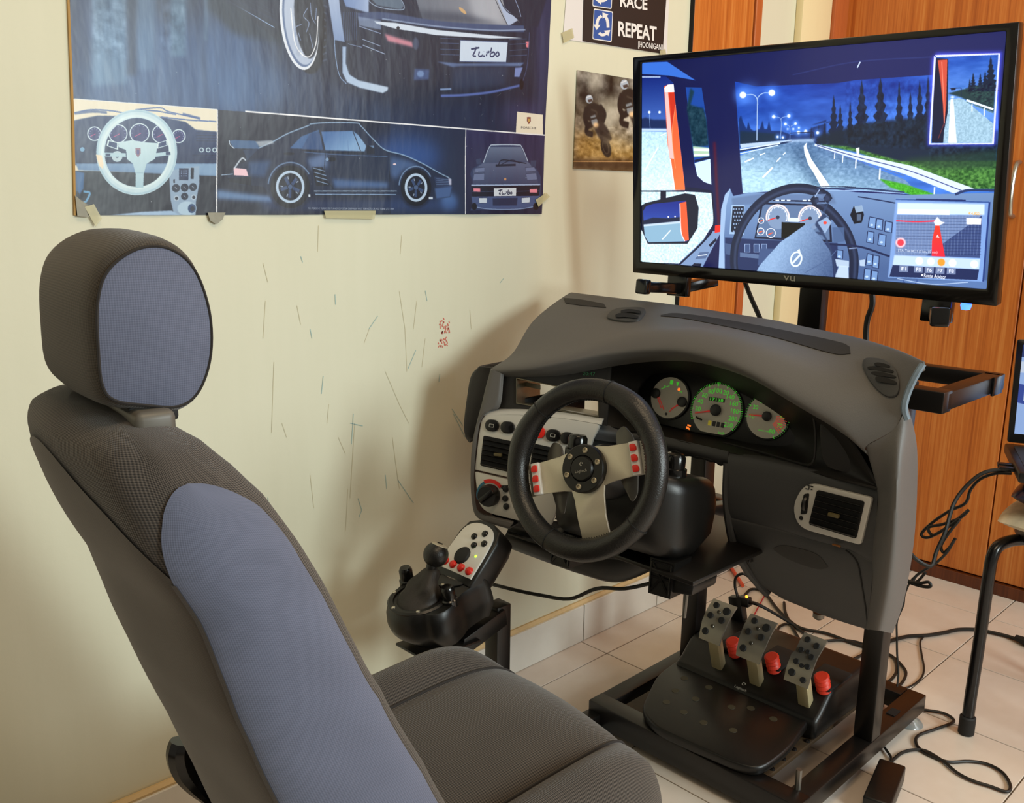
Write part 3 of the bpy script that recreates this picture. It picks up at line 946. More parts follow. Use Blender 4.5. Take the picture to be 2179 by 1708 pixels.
p.poly([(230, 1325), (640, 1352), (640, 1392), (250, 1392)], (70, 104, 158), .8, 10); p.poly([(660, 1160), (800, 1190), (900, 1240), (760, 1260), (700, 1330), (660, 1300)], (80, 112, 166), .7, 14)
p.poly([BA(*q) for q in [(1780, 1180), (1930, 1130), (1945, 1240), (1820, 1260)]], (110, 140, 190), .7, 14); p.poly([BA(*q) for q in [(1350, 1200), (1520, 1190), (1470, 1310), (1360, 1300)]], (58, 86, 130), .8, 10)
p.poly([(145, 976), (380, 970), (420, 1000), (482, 1082), (470, 1122), (178, 1114)], (70, 108, 164), 1, 2, (124, 162, 206), [(250, 975), (330, 1120)]); p.line([(380, 972), (440, 1120)], 6, (26, 36, 62)); p.line([(335, 975), (350, 1118)], 4, (100, 136, 186))
p.poly([BA(*q) for q in [(1655, 1100), (1740, 1012), (1870, 962), (1900, 1108)]], (56, 94, 146), 1, 2); p.poly([(60, 990), (130, 972), (160, 1110), (0, 1104)], (44, 74, 122), 1, 2)
p.line([(130, 968), (175, 1120), (175, 1300), (240, 1400)], 4, (8, 12, 24)); p.line([(650, 1160), (655, 1350)], 4, (8, 12, 24)); p.line([(0, 1112), (180, 1128), (470, 1135)], 5, (8, 12, 24)); p.line([(20, 1128), (300, 1148), (640, 1160)], 4, (96, 130, 180), .7, 1)
p.poly([(482, 1078), (540, 1074), (544, 1140), (486, 1142)], (14, 20, 36)); p.poly([(500, 1080), (538, 1078), (540, 1100)], (90, 120, 160)); p.ell(225, 1181, 34, 16, (10, 14, 26)); p.ell(193, 1182, 12, 12, (120, 150, 190))
p.poly([(78, 1238), (160, 1240), (208, 1376), (112, 1378)], (10, 14, 26), 1, 2)
for k in range(4): p.line([(84 + 10 * k, 1244 + 32 * k), (178 + 8 * k, 1270 + 32 * k)], 5, (130, 160, 200), .9)
p.line([(95, 1416), (705, 1416)], 5, (160, 186, 216)); p.line([(105, 1440), (700, 1442)], 5, (130, 160, 200)); p.ell(692, 1217, 12, 7, (220, 200, 210))
p.poly([(985, 1310), (1105, 1322), (1108, 1385), (1000, 1385)], (36, 50, 84)); p.poly([(1090, 1318), (1112, 1330), (1112, 1372), (1095, 1370)], (170, 176, 206), 1, 2); p.poly([(990, 1395), (1116, 1380), (1102, 1460), (1000, 1474)], (66, 96, 150), .9, 5)
for k in range(4): p.line([(1000, 1325 + 14 * k), (1095, 1332 + 12 * k)], 3, (100, 126, 170), .8)
for (cx, cy, rx, ry) in ((*BA(1660, 1385), 146, 158), (850, 1390, 114, 136)):
    p.ell(cx, cy, rx * 1.14, ry * 1.14, (20, 30, 54), .9, 6); p.ring(cx, cy - 4, rx * 1.12, ry * 1.12, 9, (130, 164, 208), .8, 2, 0, 185, 330)
    p.ell(cx, cy, rx, ry, (8, 10, 16)); p.ring(cx, cy, rx * .66, ry * .70, 20, (176, 200, 228), 1, 1); p.ell(cx, cy, rx * .58, ry * .62, (14, 18, 30))
    for k in range(5):
        t_ = math.radians(k * 72 - 50); p.line([(cx + 20 * math.cos(t_), cy + 20 * math.sin(t_)), (cx + rx * .5 * math.cos(t_), cy + ry * .52 * math.sin(t_))], 20, (52, 74, 116), .95, 1, smooth=False)
        p.line([(cx + rx * .36 * math.cos(t_ + .3), cy + ry * .36 * math.sin(t_ + .3)), (cx + rx * .5 * math.cos(t_ + .3), cy + ry * .5 * math.sin(t_ + .3))], 7, (150, 170, 200), .9, smooth=False)
    p.ell(cx, cy, 16, 18, (70, 92, 130))
p.line([(60, 1440), (60, 1460)], 14, (200, 214, 230)); p.line([(945, 1468), (975, 1468)], 16, (190, 206, 226))
A()
p.poly([(1240, 1243), (1335, 1254), (1352, 1306), (1244, 1300)], (232, 196, 210), 1, 2); p.line([(1245, 1250), (1300, 1175), (1332, 1190)], 12, (200, 214, 230), .9, 2)
p.poly([(1205, 1045), (1240, 1100), (1430, 1104), (1420, 1072), (1400, 1045), (1240, 1038)], (58, 92, 136), 1, 2); p.line([(1205, 1040), (1212, 1072), (1245, 1102)], 7, (190, 206, 226)); p.poly([(1400, 1048), (1520, 1040), (1540, 1062), (1430, 1090)], (176, 190, 206), .8, 4)
p.poly([(1310, 1110), (1420, 1105), (1340, 1190)], (30, 48, 80)); p.poly([(1195, 1320), (1370, 1312), (1370, 1376), (1210, 1350)], (12, 16, 30)); p.line([(1150, 1298), (1235, 1290)], 6, (150, 176, 206)); p.ell(1650, 1140, 42, 10, (10, 14, 28))
B()
p.text(text2d('911 PORSCHE TURBO 300 PS PHOTO POSTER GERMANY WEST IDEALDECOR NO. 9 8046 LTD 1989', 1), 366, 1546, 628, 14, (214, 220, 230), .4)
# right picture: car from the front
p.poly([(1220, 962), (1820, 1004), (1820, 1700), (1205, 1700)], (40, 42, 82), 1, 0, (24, 28, 56), [(1500, 990), (1500, 1590)])
p.noise([(1225, 980), (1820, 1010), (1820, 1600), (1215, 1600)], 16, 40, 300, 31)
p.poly([(1245, 1560), (1300, 1440), (1250, 1290), (1268, 1250), (1345, 1205), (1400, 1080), (1440, 1072), (1600, 1072), (1634, 1082), (1682, 1198), (1745, 1255), (1772, 1310), (1768, 1450), (1760, 1530), (1600, 1550), (1400, 1550)], (44, 58, 96), 1, 2)
p.poly([(1402, 1090), (1630, 1090), (1678, 1196), (1345, 1206)], (98, 114, 146), 1, 2, (64, 78, 110), [(1500, 1090), (1500, 1200)]); p.line([(1350, 1205), (1396, 1090), (1440, 1074), (1600, 1074), (1636, 1090), (1680, 1195)], 8, (180, 198, 222), .9, 1)
p.poly([(1345, 1208), (1680, 1200), (1738, 1262), (1752, 1362), (1266, 1368), (1274, 1262)], (86, 98, 132), 1, 3, (56, 66, 100), [(1500, 1210), (1500, 1365)])
for q in ([(1278, 1290), (1356, 1284), (1352, 1338), (1270, 1340)], [(1664, 1288), (1738, 1282), (1746, 1332), (1674, 1338)], [(1290, 1246), (1358, 1240), (1356, 1274), (1284, 1278)], [(1660, 1242), (1726, 1238), (1738, 1270), (1664, 1274)]):
    p.poly(q, (104, 118, 158), .9, 2); p.line(q, 4, (40, 50, 80), .9, smooth=False, closed=True)
p.line([(1460, 1222), (1490, 1186), (1600, 1200), (1670, 1212)], 7, (20, 26, 46)); p.line([(1440, 1228), (1590, 1222)], 16, (22, 28, 48), .9, 2); p.line([(1480, 1220), (1560, 1186), (1620, 1210)], 5, (24, 30, 52)); p.ell(1510, 1328, 9, 10, (190, 140, 100))
p.poly([(1256, 1378), (1766, 1372), (1756, 1452), (1262, 1458)], (14, 17, 36)); p.line([(1256, 1374), (1510, 1372), (1766, 1368)], 10, (150, 170, 208)); p.line([(1262, 1420), (1422, 1418)], 4, (60, 76, 116)); p.line([(1594, 1418), (1756, 1414)], 4, (60, 76, 116))
p.poly([(1270, 1394), (1322, 1396), (1322, 1422), (1272, 1420)], (226, 138, 158), 1, 2); p.poly([(1690, 1402), (1744, 1400), (1744, 1428), (1690, 1428)], (226, 138, 158), 1, 2)
p.poly([(1424, 1396), (1592, 1392), (1590, 1452), (1424, 1454)], (204, 214, 228)); draw_turbo(1508, 1424, .5, 7, (30, 36, 66))
p.poly([(1256, 1458), (1762, 1452), (1752, 1522), (1600, 1548), (1400, 1548), (1264, 1526)], (66, 84, 130), 1, 2)
for q in ([(1310, 1466), (1372, 1466), (1370, 1506), (1314, 1506)], [(1630, 1466), (1692, 1462), (1690, 1502), (1632, 1506)]): p.poly(q, (196, 210, 228), 1, 2); p.line(q, 4, (40, 50, 84), smooth=False, closed=True)
p.poly([(1414, 1470), (1602, 1466), (1596, 1522), (1416, 1524)], (36, 46, 78), 1, 2); p.line([(1270, 1532), (1400, 1550), (1600, 1550), (1752, 1526)], 7, (130, 154, 200), .9)
p.poly([(1294, 1184), (1330, 1174), (1336, 1216), (1300, 1218)], (50, 62, 96)); p.poly([(1700, 1190), (1742, 1190), (1736, 1236), (1704, 1234)], (50, 62, 96))
for x_ in (1275, 1735): p.ell(x_, 1530, 20, 26, (10, 12, 20), 1, 2)
# white rules and age
p.line([(-420, 826), (0, 860), (1815, 1003), (1900, 1010)], 9, (228, 232, 240), 1, 0, smooth=False); p.line([(1220, 960), (1210, 1600)], 7, (226, 230, 238), smooth=False)
A(); p.line([(1117, 815), (1117, 1650)], 9, (228, 232, 240), smooth=False); p.line([(60, 733), (1117, 812)], 5, (222, 226, 232), smooth=False)
for k in range(46):
    x_, y_ = rng.uniform(450, 3600), rng.uniform(330, 1500); p.ell(x_, y_, rng.uniform(1, 5), rng.uniform(1, 4), (200, 206, 210), .6, .5)
for k in range(12):
    x_, y_ = rng.uniform(2900, 3480), rng.uniform(0, 900); p.line([(x_, y_), (x_ + rng.uniform(-30, 30), y_ + rng.uniform(8, 26))], 2, (190, 190, 170), .6, smooth=False)
p.poly([(60, 1380), (100, 1440), (70, 1520), (130, 1560), (60, 1640), (0, 1600)], (18, 20, 24), .95, 3); p.poly([(90, 1470), (200, 1540), (180, 1600), (110, 1570)], (150, 140, 112), .9, 4)
IM_POSTER = p.image('car_poster_print')
M_PAPERB = mat('poster_back_paper', 'b08a50', 0.8)
prs = thing('car_poster', 'large creased blue sports car poster taped to cream wall above the seat', 'poster', tuple(PL.p(PW / 2, 0, .001)))
# edges of the sheet as it hangs, slightly wavy
nu, nv = 26, 16
G = []
TL, TR = PL.uv(147, 0), PL.uv(1168, 0); BL, BR = PL.uv(161, 458), PL.uv(1150, 455)
for j in range(nv):
    row = []
    v = PH * (1 - j / (nv - 1))
    for i in range(nu):
        s = i / (nu - 1)
        kl = (v - BL[1]) / (TL[1] - BL[1]); ul = BL[0] + (TL[0] - BL[0]) * kl; ur = BR[0] + (TR[0] - BR[0]) * kl
        vb = BL[1] * (1 - s) + BR[1] * s
        vv = v + (vb) * (1 - v / PH)
        edge = max(0, 1 - min(s, 1 - s, j / 15 + .2, 1 - j / 15 if j else .5) * 6)
        wv = .0025 + .0016 * math.sin(9 * s * 3.1 + j * .3) * edge + .0012 * math.sin(j * 1.1 + 5 * s)
        row.append(PL.p(ul + (ur - ul) * s, vv, max(.0012, wv)))
    G.append(row)
gv, gf = sheet(G)
uvs = [((q - PL.o).dot(PL.ex) / PW, (q - PL.o).dot(PL.ey) / PH) for q in gv]
mk('printed_sheet', (gv, gf), mat_print('car_poster', IM_POSTER, 0.34, bump=.25), prs, smooth=60, uvs=uvs)
mk('paper_edge', tube([PL.p(TL[0] - .002 + (BL[0] - TL[0]) * 0, PH, .002), PL.p(TL[0] - .002, TL[1], .002), PL.p(BL[0] - .002, BL[1], .002)], .0022, 4, 2), M_PAPERB, prs)
M_TAPE = mat('clear_tape', 'cfc9a0', 0.25, alpha=.55); M_TAPE2 = mat('grey_tape', '8d8a7a', 0.5, var=.3, vscale=60)
for q, mm in (([(690, 448), (800, 448), (797, 466), (694, 464)], M_TAPE), ([(442, 452), (480, 452), (474, 466), (462, 477), (448, 470)], M_TAPE2), ([(180, 440), (200, 434), (217, 465), (204, 482)], M_TAPE), ([(1140, 425), (1163, 410), (1170, 418), (1146, 440)], M_TAPE), ([(160, 415), (176, 430), (190, 462), (165, 460)], M_TAPE2)):
    mk('tape', prism([PL.moved(.0065).hit(*w_) for w_ in q], PL.n, .0008), mm, prs, smooth=0)

# ------------------------------------------------------------------ motorcycle picture
MP = Plane((1.617, WY, 1.19), (0, -1, 0)); MW, MH = 0.30, 0.216
_c = lambda px, py: (MP.uv(px, py)[0] / MW * 500, (1 - MP.uv(px, py)[1] / MH) * 360)
_s2 = [(1226, 145), (1220, 355), (1340, 355), (1340, 158)]
HM = homog(_s2, [_c(*q) for q in _s2])
p = Paint(500, 360); p.frame(HM, .39814, 1180, 0)
p.poly([(50, 300), (900, 300), (900, 950), (50, 950)], (120, 112, 96))
p.poly([(50, 300), (900, 330), (900, 480), (50, 560)], (34, 32, 30), .9, 30)
p.noise([(50, 300), (900, 300), (900, 800), (50, 800)], 110, 90, 70, 41); p.noise([(50, 300), (900, 300), (900, 800), (50, 800)], 60, 25, 20, 42)
p.ell(210, 440, 40, 60, (210, 206, 190), .6, 14); p.ell(290, 610, 60, 90, (206, 202, 184), .7, 20); p.ell(330, 400, 40, 50, (196, 190, 170), .5, 14); p.ell(480, 560, 120, 120, (200, 194, 176), .6, 30)
p.poly([(50, 700), (230, 720), (420, 780), (900, 740), (900, 960), (50, 960)], (170, 136, 70), .9, 20); p.noise([(50, 680), (900, 680), (900, 960), (50, 960)], 60, 20, 12, 43); p.poly([(50, 850), (900, 850), (900, 960), (50, 960)], (60, 42, 26), .8, 8); p.line([(90, 862), (900, 868)], 3, (190, 150, 100))
for (dx, dy, s_) in ((0, 0, 1.0), (188, -78, 1.15), (420, -30, 1.0)):
    q = lambda L: [(180 + dx + (x - 180) * s_, 530 + dy + (y - 530) * s_) for x, y in L]
    p.ell(*q([(270, 790)])[0], 26 * s_, 52 * s_, (16, 14, 12), 1, 2, -14); p.ring(*q([(268, 786)])[0], 14 * s_, 36 * s_, 4, (74, 66, 54), .9, 1, -14)
    p.poly(q([(190, 640), (246, 640), (286, 700), (300, 740), (280, 770), (250, 760), (222, 720)]), (48, 42, 38), 1, 3); p.poly(q([(236, 690), (300, 735), (298, 752), (240, 720)]), (24, 20, 18), 1, 2)
    p.poly(q([(160, 575), (176, 556), (205, 548), (236, 562), (258, 622), (250, 648), (214, 640), (196, 652), (168, 640)]), (32, 28, 24), 1, 2)
    p.line(q([(168, 575), (158, 625), (172, 668), (200, 660)]), 20 * s_, (26, 22, 20), 1, 2); p.line(q([(236, 566), (262, 610), (250, 655)]), 19 * s_, (28, 24, 22), 1, 2)
    p.line(q([(176, 660), (166, 705), (200, 720)]), 18 * s_, (24, 20, 18), 1, 2); p.line(q([(190, 585), (220, 600), (214, 630)]), 5, (84, 76, 66), .7, 2)
    p.ell(*q([(180, 530)])[0], 19 * s_, 23 * s_, (170, 184, 202), 1, 1); p.poly(q([(172, 534), (194, 528), (198, 542), (178, 548)]), (74, 62, 58), 1, 1); p.line(q([(166, 522), (190, 512)]), 4, (226, 230, 236), .9, 1)
    p.poly(q([(186, 622), (212, 612), (226, 650), (214, 678), (194, 664)]), (160, 172, 184), .75, 2); p.line(q([(182, 640), (230, 626)]), 6, (40, 36, 32), .9, 1); p.ell(*q([(216, 668)])[0], 15 * s_, 13 * s_, (255, 214, 160), .95, 4)
p.noise([(110, 640), (420, 700), (420, 860), (110, 860)], 40, 30, 16, 47, 20, (1, .9, .7)); p.ell(330, 760, 80, 40, (200, 184, 146), .5, 20)
IM_MOTO = p.image('motorcycle_print')
_c2 = [MP.p(0, MH * .985), MP.p(MW, MH * .93), MP.p(MW, 0), MP.p(.004, 0)]
mo = thing('motorcycle_poster', 'small picture of two dusty motorcycle riders partly hidden behind the television', 'poster', tuple(MP.p(MW / 2, 0)))
g = prism([MP.p(.004, MH * .99, .003), MP.p(MW, MH * .985, .003), MP.p(MW, 0, .003), MP.p(0, 0, .003)], MP.n, .002)
mk('printed_sheet', g, mat_print('motorcycle_poster', IM_MOTO, .35), mo, smooth=0, uvs=[((q - MP.o).dot(MP.ex) / MW, (q - MP.o).dot(MP.ey) / MH) for q in g[0]])

# ------------------------------------------------------------------ white sheet with the black sign print
RP = Plane((1.57, WY, 1.46), (0, -1, 0))
S7 = lambda x, y, w=0.0: RP.moved(w).hit(x * .39814 + 1180, y * .39814)
sg = thing('sign_poster', 'white sheet with black panel reading race repeat taped above the television', 'poster', tuple(RP.p(.17, 0)))
M_PAPER = mat('white_paper', 'dcd9d8', .5); M_INK = mat('black_ink', '1d1613', .45); M_SIGN = mat('sign_blue', '2a53a0', .45); M_PW = mat('print_white', 'e6e4e2', .5)


def up(a, b, k):  # extend the segment a->b beyond the frame
    return b + (b - a) * k


wl, wr2 = S7(45, 208, .002), S7(600, 290, .002)
wtl, wtr = up(wl, S7(62, 0, .002), .9), up(wr2, S7(612, 0, .002), .45)
mk('sheet', prism([wl, wr2, wtr, wtl], RP.n, .0015), M_PAPER, sg, smooth=0)
bl_, br_ = S7(150, 220, .0028), S7(578, 287, .0028)
mk('black_panel', prism([bl_, br_, up(br_, S7(597, 0, .0028), .36), up(bl_, S7(155, 0, .0028), .62)], RP.n, .0006), M_INK, sg, smooth=0)


def sign(dy):
    q = [(210, 45 + dy), (313, 62 + dy), (305, 225 + dy), (203, 210 + dy)]
    o = mk('road_sign', prism(roundpoly([S7(*w_, .0034) for w_ in q], .004), RP.n, .0005), M_PW, sg, smooth=0)
    c_ = np.mean(q, 0)
    mk('sign_face', prism(roundpoly([S7(*(c_ + (np.array(w_) - c_) * .93), .0038) for w_ in q], .004), RP.n, .0003), M_SIGN, o, smooth=0)
    return o


def arrow(o, pts, w_):
    q = [tuple(v)[:2] for v in cr([(x, y, 0) for x, y in pts], 5)]
    P = np.array(q); d = np.gradient(P, axis=0); n = np.c_[-d[:, 1], d[:, 0]]; n /= np.linalg.norm(n, axis=1)[:, None]
    k = len(P) - 4; t = d[k] / np.linalg.norm(d[k])
    L = list(P[:k + 1] + n[:k + 1] * w_ / 2) + [P[k] + n[k] * w_ * 1.25, P[k] + t * w_ * 1.9, P[k] - n[k] * w_ * 1.25] + list((P[:k + 1] - n[:k + 1] * w_ / 2)[::-1])
    mk('arrow', prism([S7(x, y, .0042) for x, y in L], RP.n, .0003), M_PW, o, smooth=0)


s1 = sign(0)
arrow(s1, [(252, 85), (236, 98), (228, 120), (226, 152)], 15)
arrow(s1, [(286, 148), (284, 118), (277, 96), (266, 80)], 15)
arrow(s1, [(238, 176), (252, 186), (268, 184), (288, 168)], 15)
s0 = sign(-176)
arrow(s0, [(300, -40), (285, -15), (262, 2), (236, 0)], 18); arrow(s0, [(225, -30), (228, -50), (240, -66), (258, -80)], 18)
rot_ = math.radians(-7.0)


def sign_text(s, cx, cy, w_, h_, bold):
    q = S7(cx, cy); uu, vv = (q - RP.o).dot(RP.ex), (q - RP.o).dot(RP.ey)
    a, b = S7(cx - w_ / 2, cy - w_ * .07), S7(cx + w_ / 2, cy + w_ * .07); c_, d = S7(cx, cy - h_ / 2), S7(cx, cy + h_ / 2)
    ang = math.atan2((b - a).dot(RP.ey), (b - a).dot(RP.ex))
    mk('lettering', on(fit2d(text2d(s, 1, bold=bold), (b - a).length, (c_ - d).length), RP, uu, vv, .0036, ang), M_PW, sg, smooth=0)


sign_text('REPEAT', 439, 168, 204, 78, .03); sign_text('RACE', 418, 14, 146, 66, .03); sign_text('[HOONIGAN]', 507, 250, 130, 40, .012)
for q in ([(1196, 70), (1218, 60), (1222, 80), (1200, 92)], [(1404, 108), (1416, 104), (1418, 116), (1406, 120)]):
    mk('tape', prism([RP.moved(.0045).hit(*w_) for w_ in q], RP.n, .0005), M_TAPE, sg, smooth=0)
# ================================================================== television
def rotvec(w):
    w = Vector(w); return Matrix.Rotation(w.length, 3, w.normalized())


_tm = rotvec((.014, -.117, -.0005))
TV = Plane((1.575, .884, 1.179), -(_tm @ Vector((1, 0, 0))))
TVO = [TV.uv(*q) for q in [(1346, 122), (2169, 46), (2121, 652), (1346, 580)]]      # TL TR BR BL of the case
TVS = [TV.uv(*q) for q in [(1364, 134), (2140, 66), (2098, 616), (1362, 557)]]      # lit area
SWp, SHp = 1500, 860
u0, u1 = min(q[0] for q in TVS), max(q[0] for q in TVS); v0, v1 = min(q[1] for q in TVS), max(q[1] for q in TVS)
_c = lambda px, py: ((TV.uv(px, py)[0] - u0) / (u1 - u0) * SWp, (1 - (TV.uv(px, py)[1] - v0) / (v1 - v0)) * SHp)
_s4 = [(1364, 134), (2140, 66), (2098, 616), (1362, 557)]
HS = homog(_s4, [_c(*q) for q in _s4])
p = Paint(SWp, SHp, (.04, .06, .2))
SS, STt = (.39814, 1180, 0), (.39817, 1700, 0)
S = lambda: p.frame(HS, *SS)
T = lambda: p.frame(HS, *STt)
t2s = lambda L: [((x * .39817 + 520) / .39814, y * .39817 / .39814) for x, y in L]      # T crop -> S crop coordinates
S()
p.poly([(400, 200), (2500, -100), (2500, 1700), (400, 1700)], (16, 20, 66), 1, 0, (24, 28, 84), [(600, 400), (1700, 300)])
# windscreen: sky, hills, road
ws = [(958, 436), (1075, 462)] + [(1507, 444)] + t2s([(300, 428), (690, 402), (1060, 392), (1060, 1045), (590, 1040)]) + [(1440, 1004), (1000, 1034)]
p.poly(ws, (10, 44, 140), 1, 0, (66, 120, 214), [(1300, 440), (1310, 760)])
p.noise(ws, 46, 160, 50, 51, 0, (.6, .8, 1))
p.ell(1030, 505, 70, 60, (80, 130, 220), .5, 22)
hz = [(978, 640), (990, 615), (1000, 650), (1020, 690), (1030, 652), (1042, 690), (1060, 700), (1090, 690), (1105, 645), (1115, 690), (1130, 690), (1140, 646), (1152, 700), (1200, 700), (1260, 720), (1330, 705), (1380, 680), (1430, 665), (1507, 640)] + t2s([(60, 670), (140, 640), (140, 770), (0, 770)]) + [(1300, 760), (985, 790)]
p.poly(hz, (16, 40, 96), .95, 2)
p.poly([(985, 700), (1180, 715), (1240, 745), (985, 775)], (20, 40, 60), .9, 4)
T()
def conifer(x, top, base, w, c):
    n = 7; L, R_ = [], []
    for i in range(n):
        y = top + (base - top) * (i + 1) / n; ww = w * (i + 1) / n
        L += [(x - ww * .45, y - (base - top) / n * .5), (x - ww, y)]; R_ += [(x + ww * .45, y - (base - top) / n * .45), (x + ww, y - 6)]
    p.poly([(x, top)] + R_ + L[::-1], c, 1, 1.5)
for (x_, t_, w_) in [(100, 668, 20), (60, 678, 16), (130, 650, 18), (180, 505, 42), (215, 556, 34), (268, 540, 30), (330, 425, 66), (430, 408, 70), (530, 432, 40), (590, 488, 40), (640, 426, 48), (685, 404, 46), (740, 420, 50)]:
    conifer(x_, t_, 780, w_, (12, 26, 58))
p.poly([(90, 720), (200, 700), (330, 660), (700, 620), (760, 600), (1060, 700), (1060, 900), (540, 880), (240, 790), (100, 770)], (14, 28, 48), .95, 8)
p.noise([(240, 440), (700, 420), (700, 800), (250, 780)], 26, 18, 24, 53, 4, (.5, .8, 1)); p.noise([(690, 770), (1060, 770), (1060, 880), (690, 880)], 34, 20, 18, 54, 4, (.6, .9, 1))
S()
road = [(985, 832), (1150, 775), (1300, 747), (1370, 745)] + t2s([(90, 778), (300, 860), (560, 960), (640, 1040)]) + [(1440, 1004), (1000, 1034)]
p.poly(road, (168, 206, 228), 1, 1, (70, 104, 150), [(1240, 1000), (1300, 745)])
p.poly([(1250, 800), (1300, 765), (1420, 870), (1460, 1000), (1380, 1000)], (52, 84, 122), .6, 20)
p.noise(road, 30, 14, 8, 52)
p.poly([(985, 770), (1260, 748), (1260, 760), (990, 792)], (190, 212, 240), .9, 1); p.line([(985, 808), (1180, 772), (1260, 756)], 8, (30, 50, 90)); p.line([(985, 822), (1190, 776)], 5, (200, 220, 240)); p.line([(985, 800), (1200, 766)], 6, (210, 226, 246))
for q, w_ in (([(1010, 866), (1058, 846)], 7), ([(1106, 950), (1160, 896)], 9), ([(1180, 865), (1202, 842)], 6), ([(1215, 828), (1228, 816)], 5), ([(1090, 830), (1120, 818)], 5)): p.line(q, w_, (236, 244, 252))
p.poly([(1326, 782), (1340, 764), (1344, 764), (1338, 786), (1352, 830), (1466, 1000), (1428, 1002), (1350, 880), (1330, 820)], (246, 250, 255), 1, 1)
for L in ([(1075, 752), (1078, 560), (1082, 520), (1110, 498), (1150, 497)], [(1080, 560), (1074, 524), (1052, 506), (1004, 508)]): p.line(L, 5, (150, 176, 214))
for L in ([(1202, 745), (1204, 640), (1170, 624)], [(1204, 640), (1212, 628), (1245, 622)], [(1252, 740), (1250, 680), (1230, 664)], [(1256, 676), (1280, 662)]): p.line(L, 3, (120, 150, 200))
for (x_, y_, r_) in [(1000, 508, 17), (1155, 496, 17), (1165, 624, 9), (1246, 620, 9), (1228, 663, 7), (1282, 661, 7), (1186, 732, 6), (1214, 735, 6), (1298, 708, 9), (1336, 703, 9), (1400, 710, 8), (1300, 684, 5), (1270, 690, 5), (1240, 690, 4)]:
    p.ell(x_, y_, r_ * 2.4, r_ * 2.4, (90, 150, 255), .6, r_ * .9); p.ell(x_, y_, r_, r_, (246, 250, 255), 1, 2)
p.line([(1252, 712), (1376, 706)], 4, (16, 30, 70)); p.line([(1376, 706), (1378, 745)], 4, (16, 30, 70)); p.poly([(1240, 748), (1385, 742), (1385, 756), (1240, 762)], (200, 224, 255), .7, 5)
# right verge and rail
T()
gr_ = [(90, 772), (250, 782), (540, 862), (1060, 860), (1060, 1012), (920, 1014), (560, 905), (300, 812)]
p.poly(gr_, (62, 112, 52), 1, 4); p.noise(gr_, 70, 14, 12, 55, 3, (.8, 1, .5)); p.poly([(420, 955), (560, 985), (740, 1045), (600, 1045), (480, 1000)], (64, 160, 40), 1, 3); p.noise([(420, 955), (740, 1045), (600, 1045)], 60, 8, 8, 56, 2, (.6, 1, .4)); p.poly([(540, 850), (1060, 800), (1060, 900), (700, 905)], (34, 60, 48), .7, 12)
p.poly([(78, 768), (300, 822), (600, 888), (930, 1008), (820, 1034), (560, 932), (300, 852), (78, 780)], (206, 220, 246), 1, 1); p.line([(90, 775), (300, 838), (580, 912), (870, 1022)], 5, (60, 74, 130)); p.line([(90, 784), (300, 858), (560, 940)], 4, (90, 110, 160))
for x_, a_, b_ in [(186, 815, 850), (230, 830, 870), (300, 850, 900), (428, 900, 960), (720, 1000, 1050)]: p.line([(x_, a_), (x_ - 3, b_)], 12 * (b_ - a_) / 70, (220, 228, 246), smooth=False)
p.poly([(300, 792), (318, 788), (316, 835), (304, 835)], (240, 244, 255)); p.poly([(20, 780), (32, 778), (60, 850), (162, 998), (114, 1002), (50, 880)], (240, 246, 255), 1, 1)
# left: door window, trailer, mirror
S()
lw_ = [(440, 402), (590, 410), (628, 442), (692, 1016), (440, 1022)]
p.poly(lw_, (14, 34, 110), 1, 0, (70, 110, 190), [(520, 410), (525, 700)])
p.poly([(440, 702), (600, 706), (692, 1016), (440, 1022)], (176, 212, 230), 1, 1, (206, 232, 240), [(520, 705), (520, 1010)]); p.noise([(440, 702), (600, 706), (692, 1016), (440, 1022)], 30, 10, 8, 57)
p.poly([(440, 640), (480, 628), (520, 640), (590, 640), (600, 690), (440, 690)], (22, 34, 70), .9, 4); p.line([(440, 694), (600, 696)], 14, (190, 212, 240), .9, 2); p.line([(500, 600), (505, 690)], 3, (130, 160, 210)); p.ell(500, 600, 7, 7, (240, 248, 255), 1, 2); p.ell(555, 600, 7, 7, (240, 248, 255), 1, 2)
p.line([(478, 910), (548, 786)], 7, (240, 248, 252)); p.line([(440, 412), (560, 412)], 4, (200, 220, 250)); p.line([(560, 725), (590, 712)], 4, (240, 248, 252))
p.poly([(578, 462), (600, 452), (628, 450), (692, 1016), (634, 1016), (612, 850), (598, 770)], (238, 84, 44), 1, 1, (255, 110, 60), [(590, 500), (660, 1000)]); p.poly([(580, 470), (600, 452), (630, 450), (634, 492), (582, 494)], (232, 236, 246)); p.poly([(582, 494), (600, 494), (632, 850), (606, 845)], (236, 190, 190), .9); p.poly([(604, 495), (634, 495), (640, 560), (622, 700)], (180, 40, 24), .85, 2); p.line([(640, 560), (622, 720), (640, 900)], 4, (250, 150, 100), .8)
p.line([(612, 850), (636, 1016)], 8, (240, 230, 236))
mw_ = [(694, 466), (780, 468), (806, 640), (820, 800), (832, 988), (790, 972), (756, 940), (742, 880)]
p.poly(mw_, (24, 66, 150), 1); p.poly([(700, 580), (720, 470), (740, 490), (720, 560), (790, 580), (806, 640), (818, 780), (732, 785)], (18, 50, 66), 1, 4); p.noise([(700, 560), (800, 570), (816, 780), (730, 780)], 26, 14, 14, 58, 3); p.poly([(733, 782), (818, 790), (822, 836), (738, 840)], (170, 200, 170), 1, 2); p.line([(736, 800), (820, 802)], 12, (226, 236, 248)); p.line([(738, 830), (820, 826)], 8, (230, 240, 250)); p.poly([(742, 872), (826, 850), (832, 988), (790, 972), (756, 940)], (196, 220, 238)); p.line([(742, 862), (824, 842)], 12, (20, 30, 60))
p.poly([(440, 336), (596, 330), (748, 430), (604, 404), (440, 394)], (52, 104, 200), 1, 1)
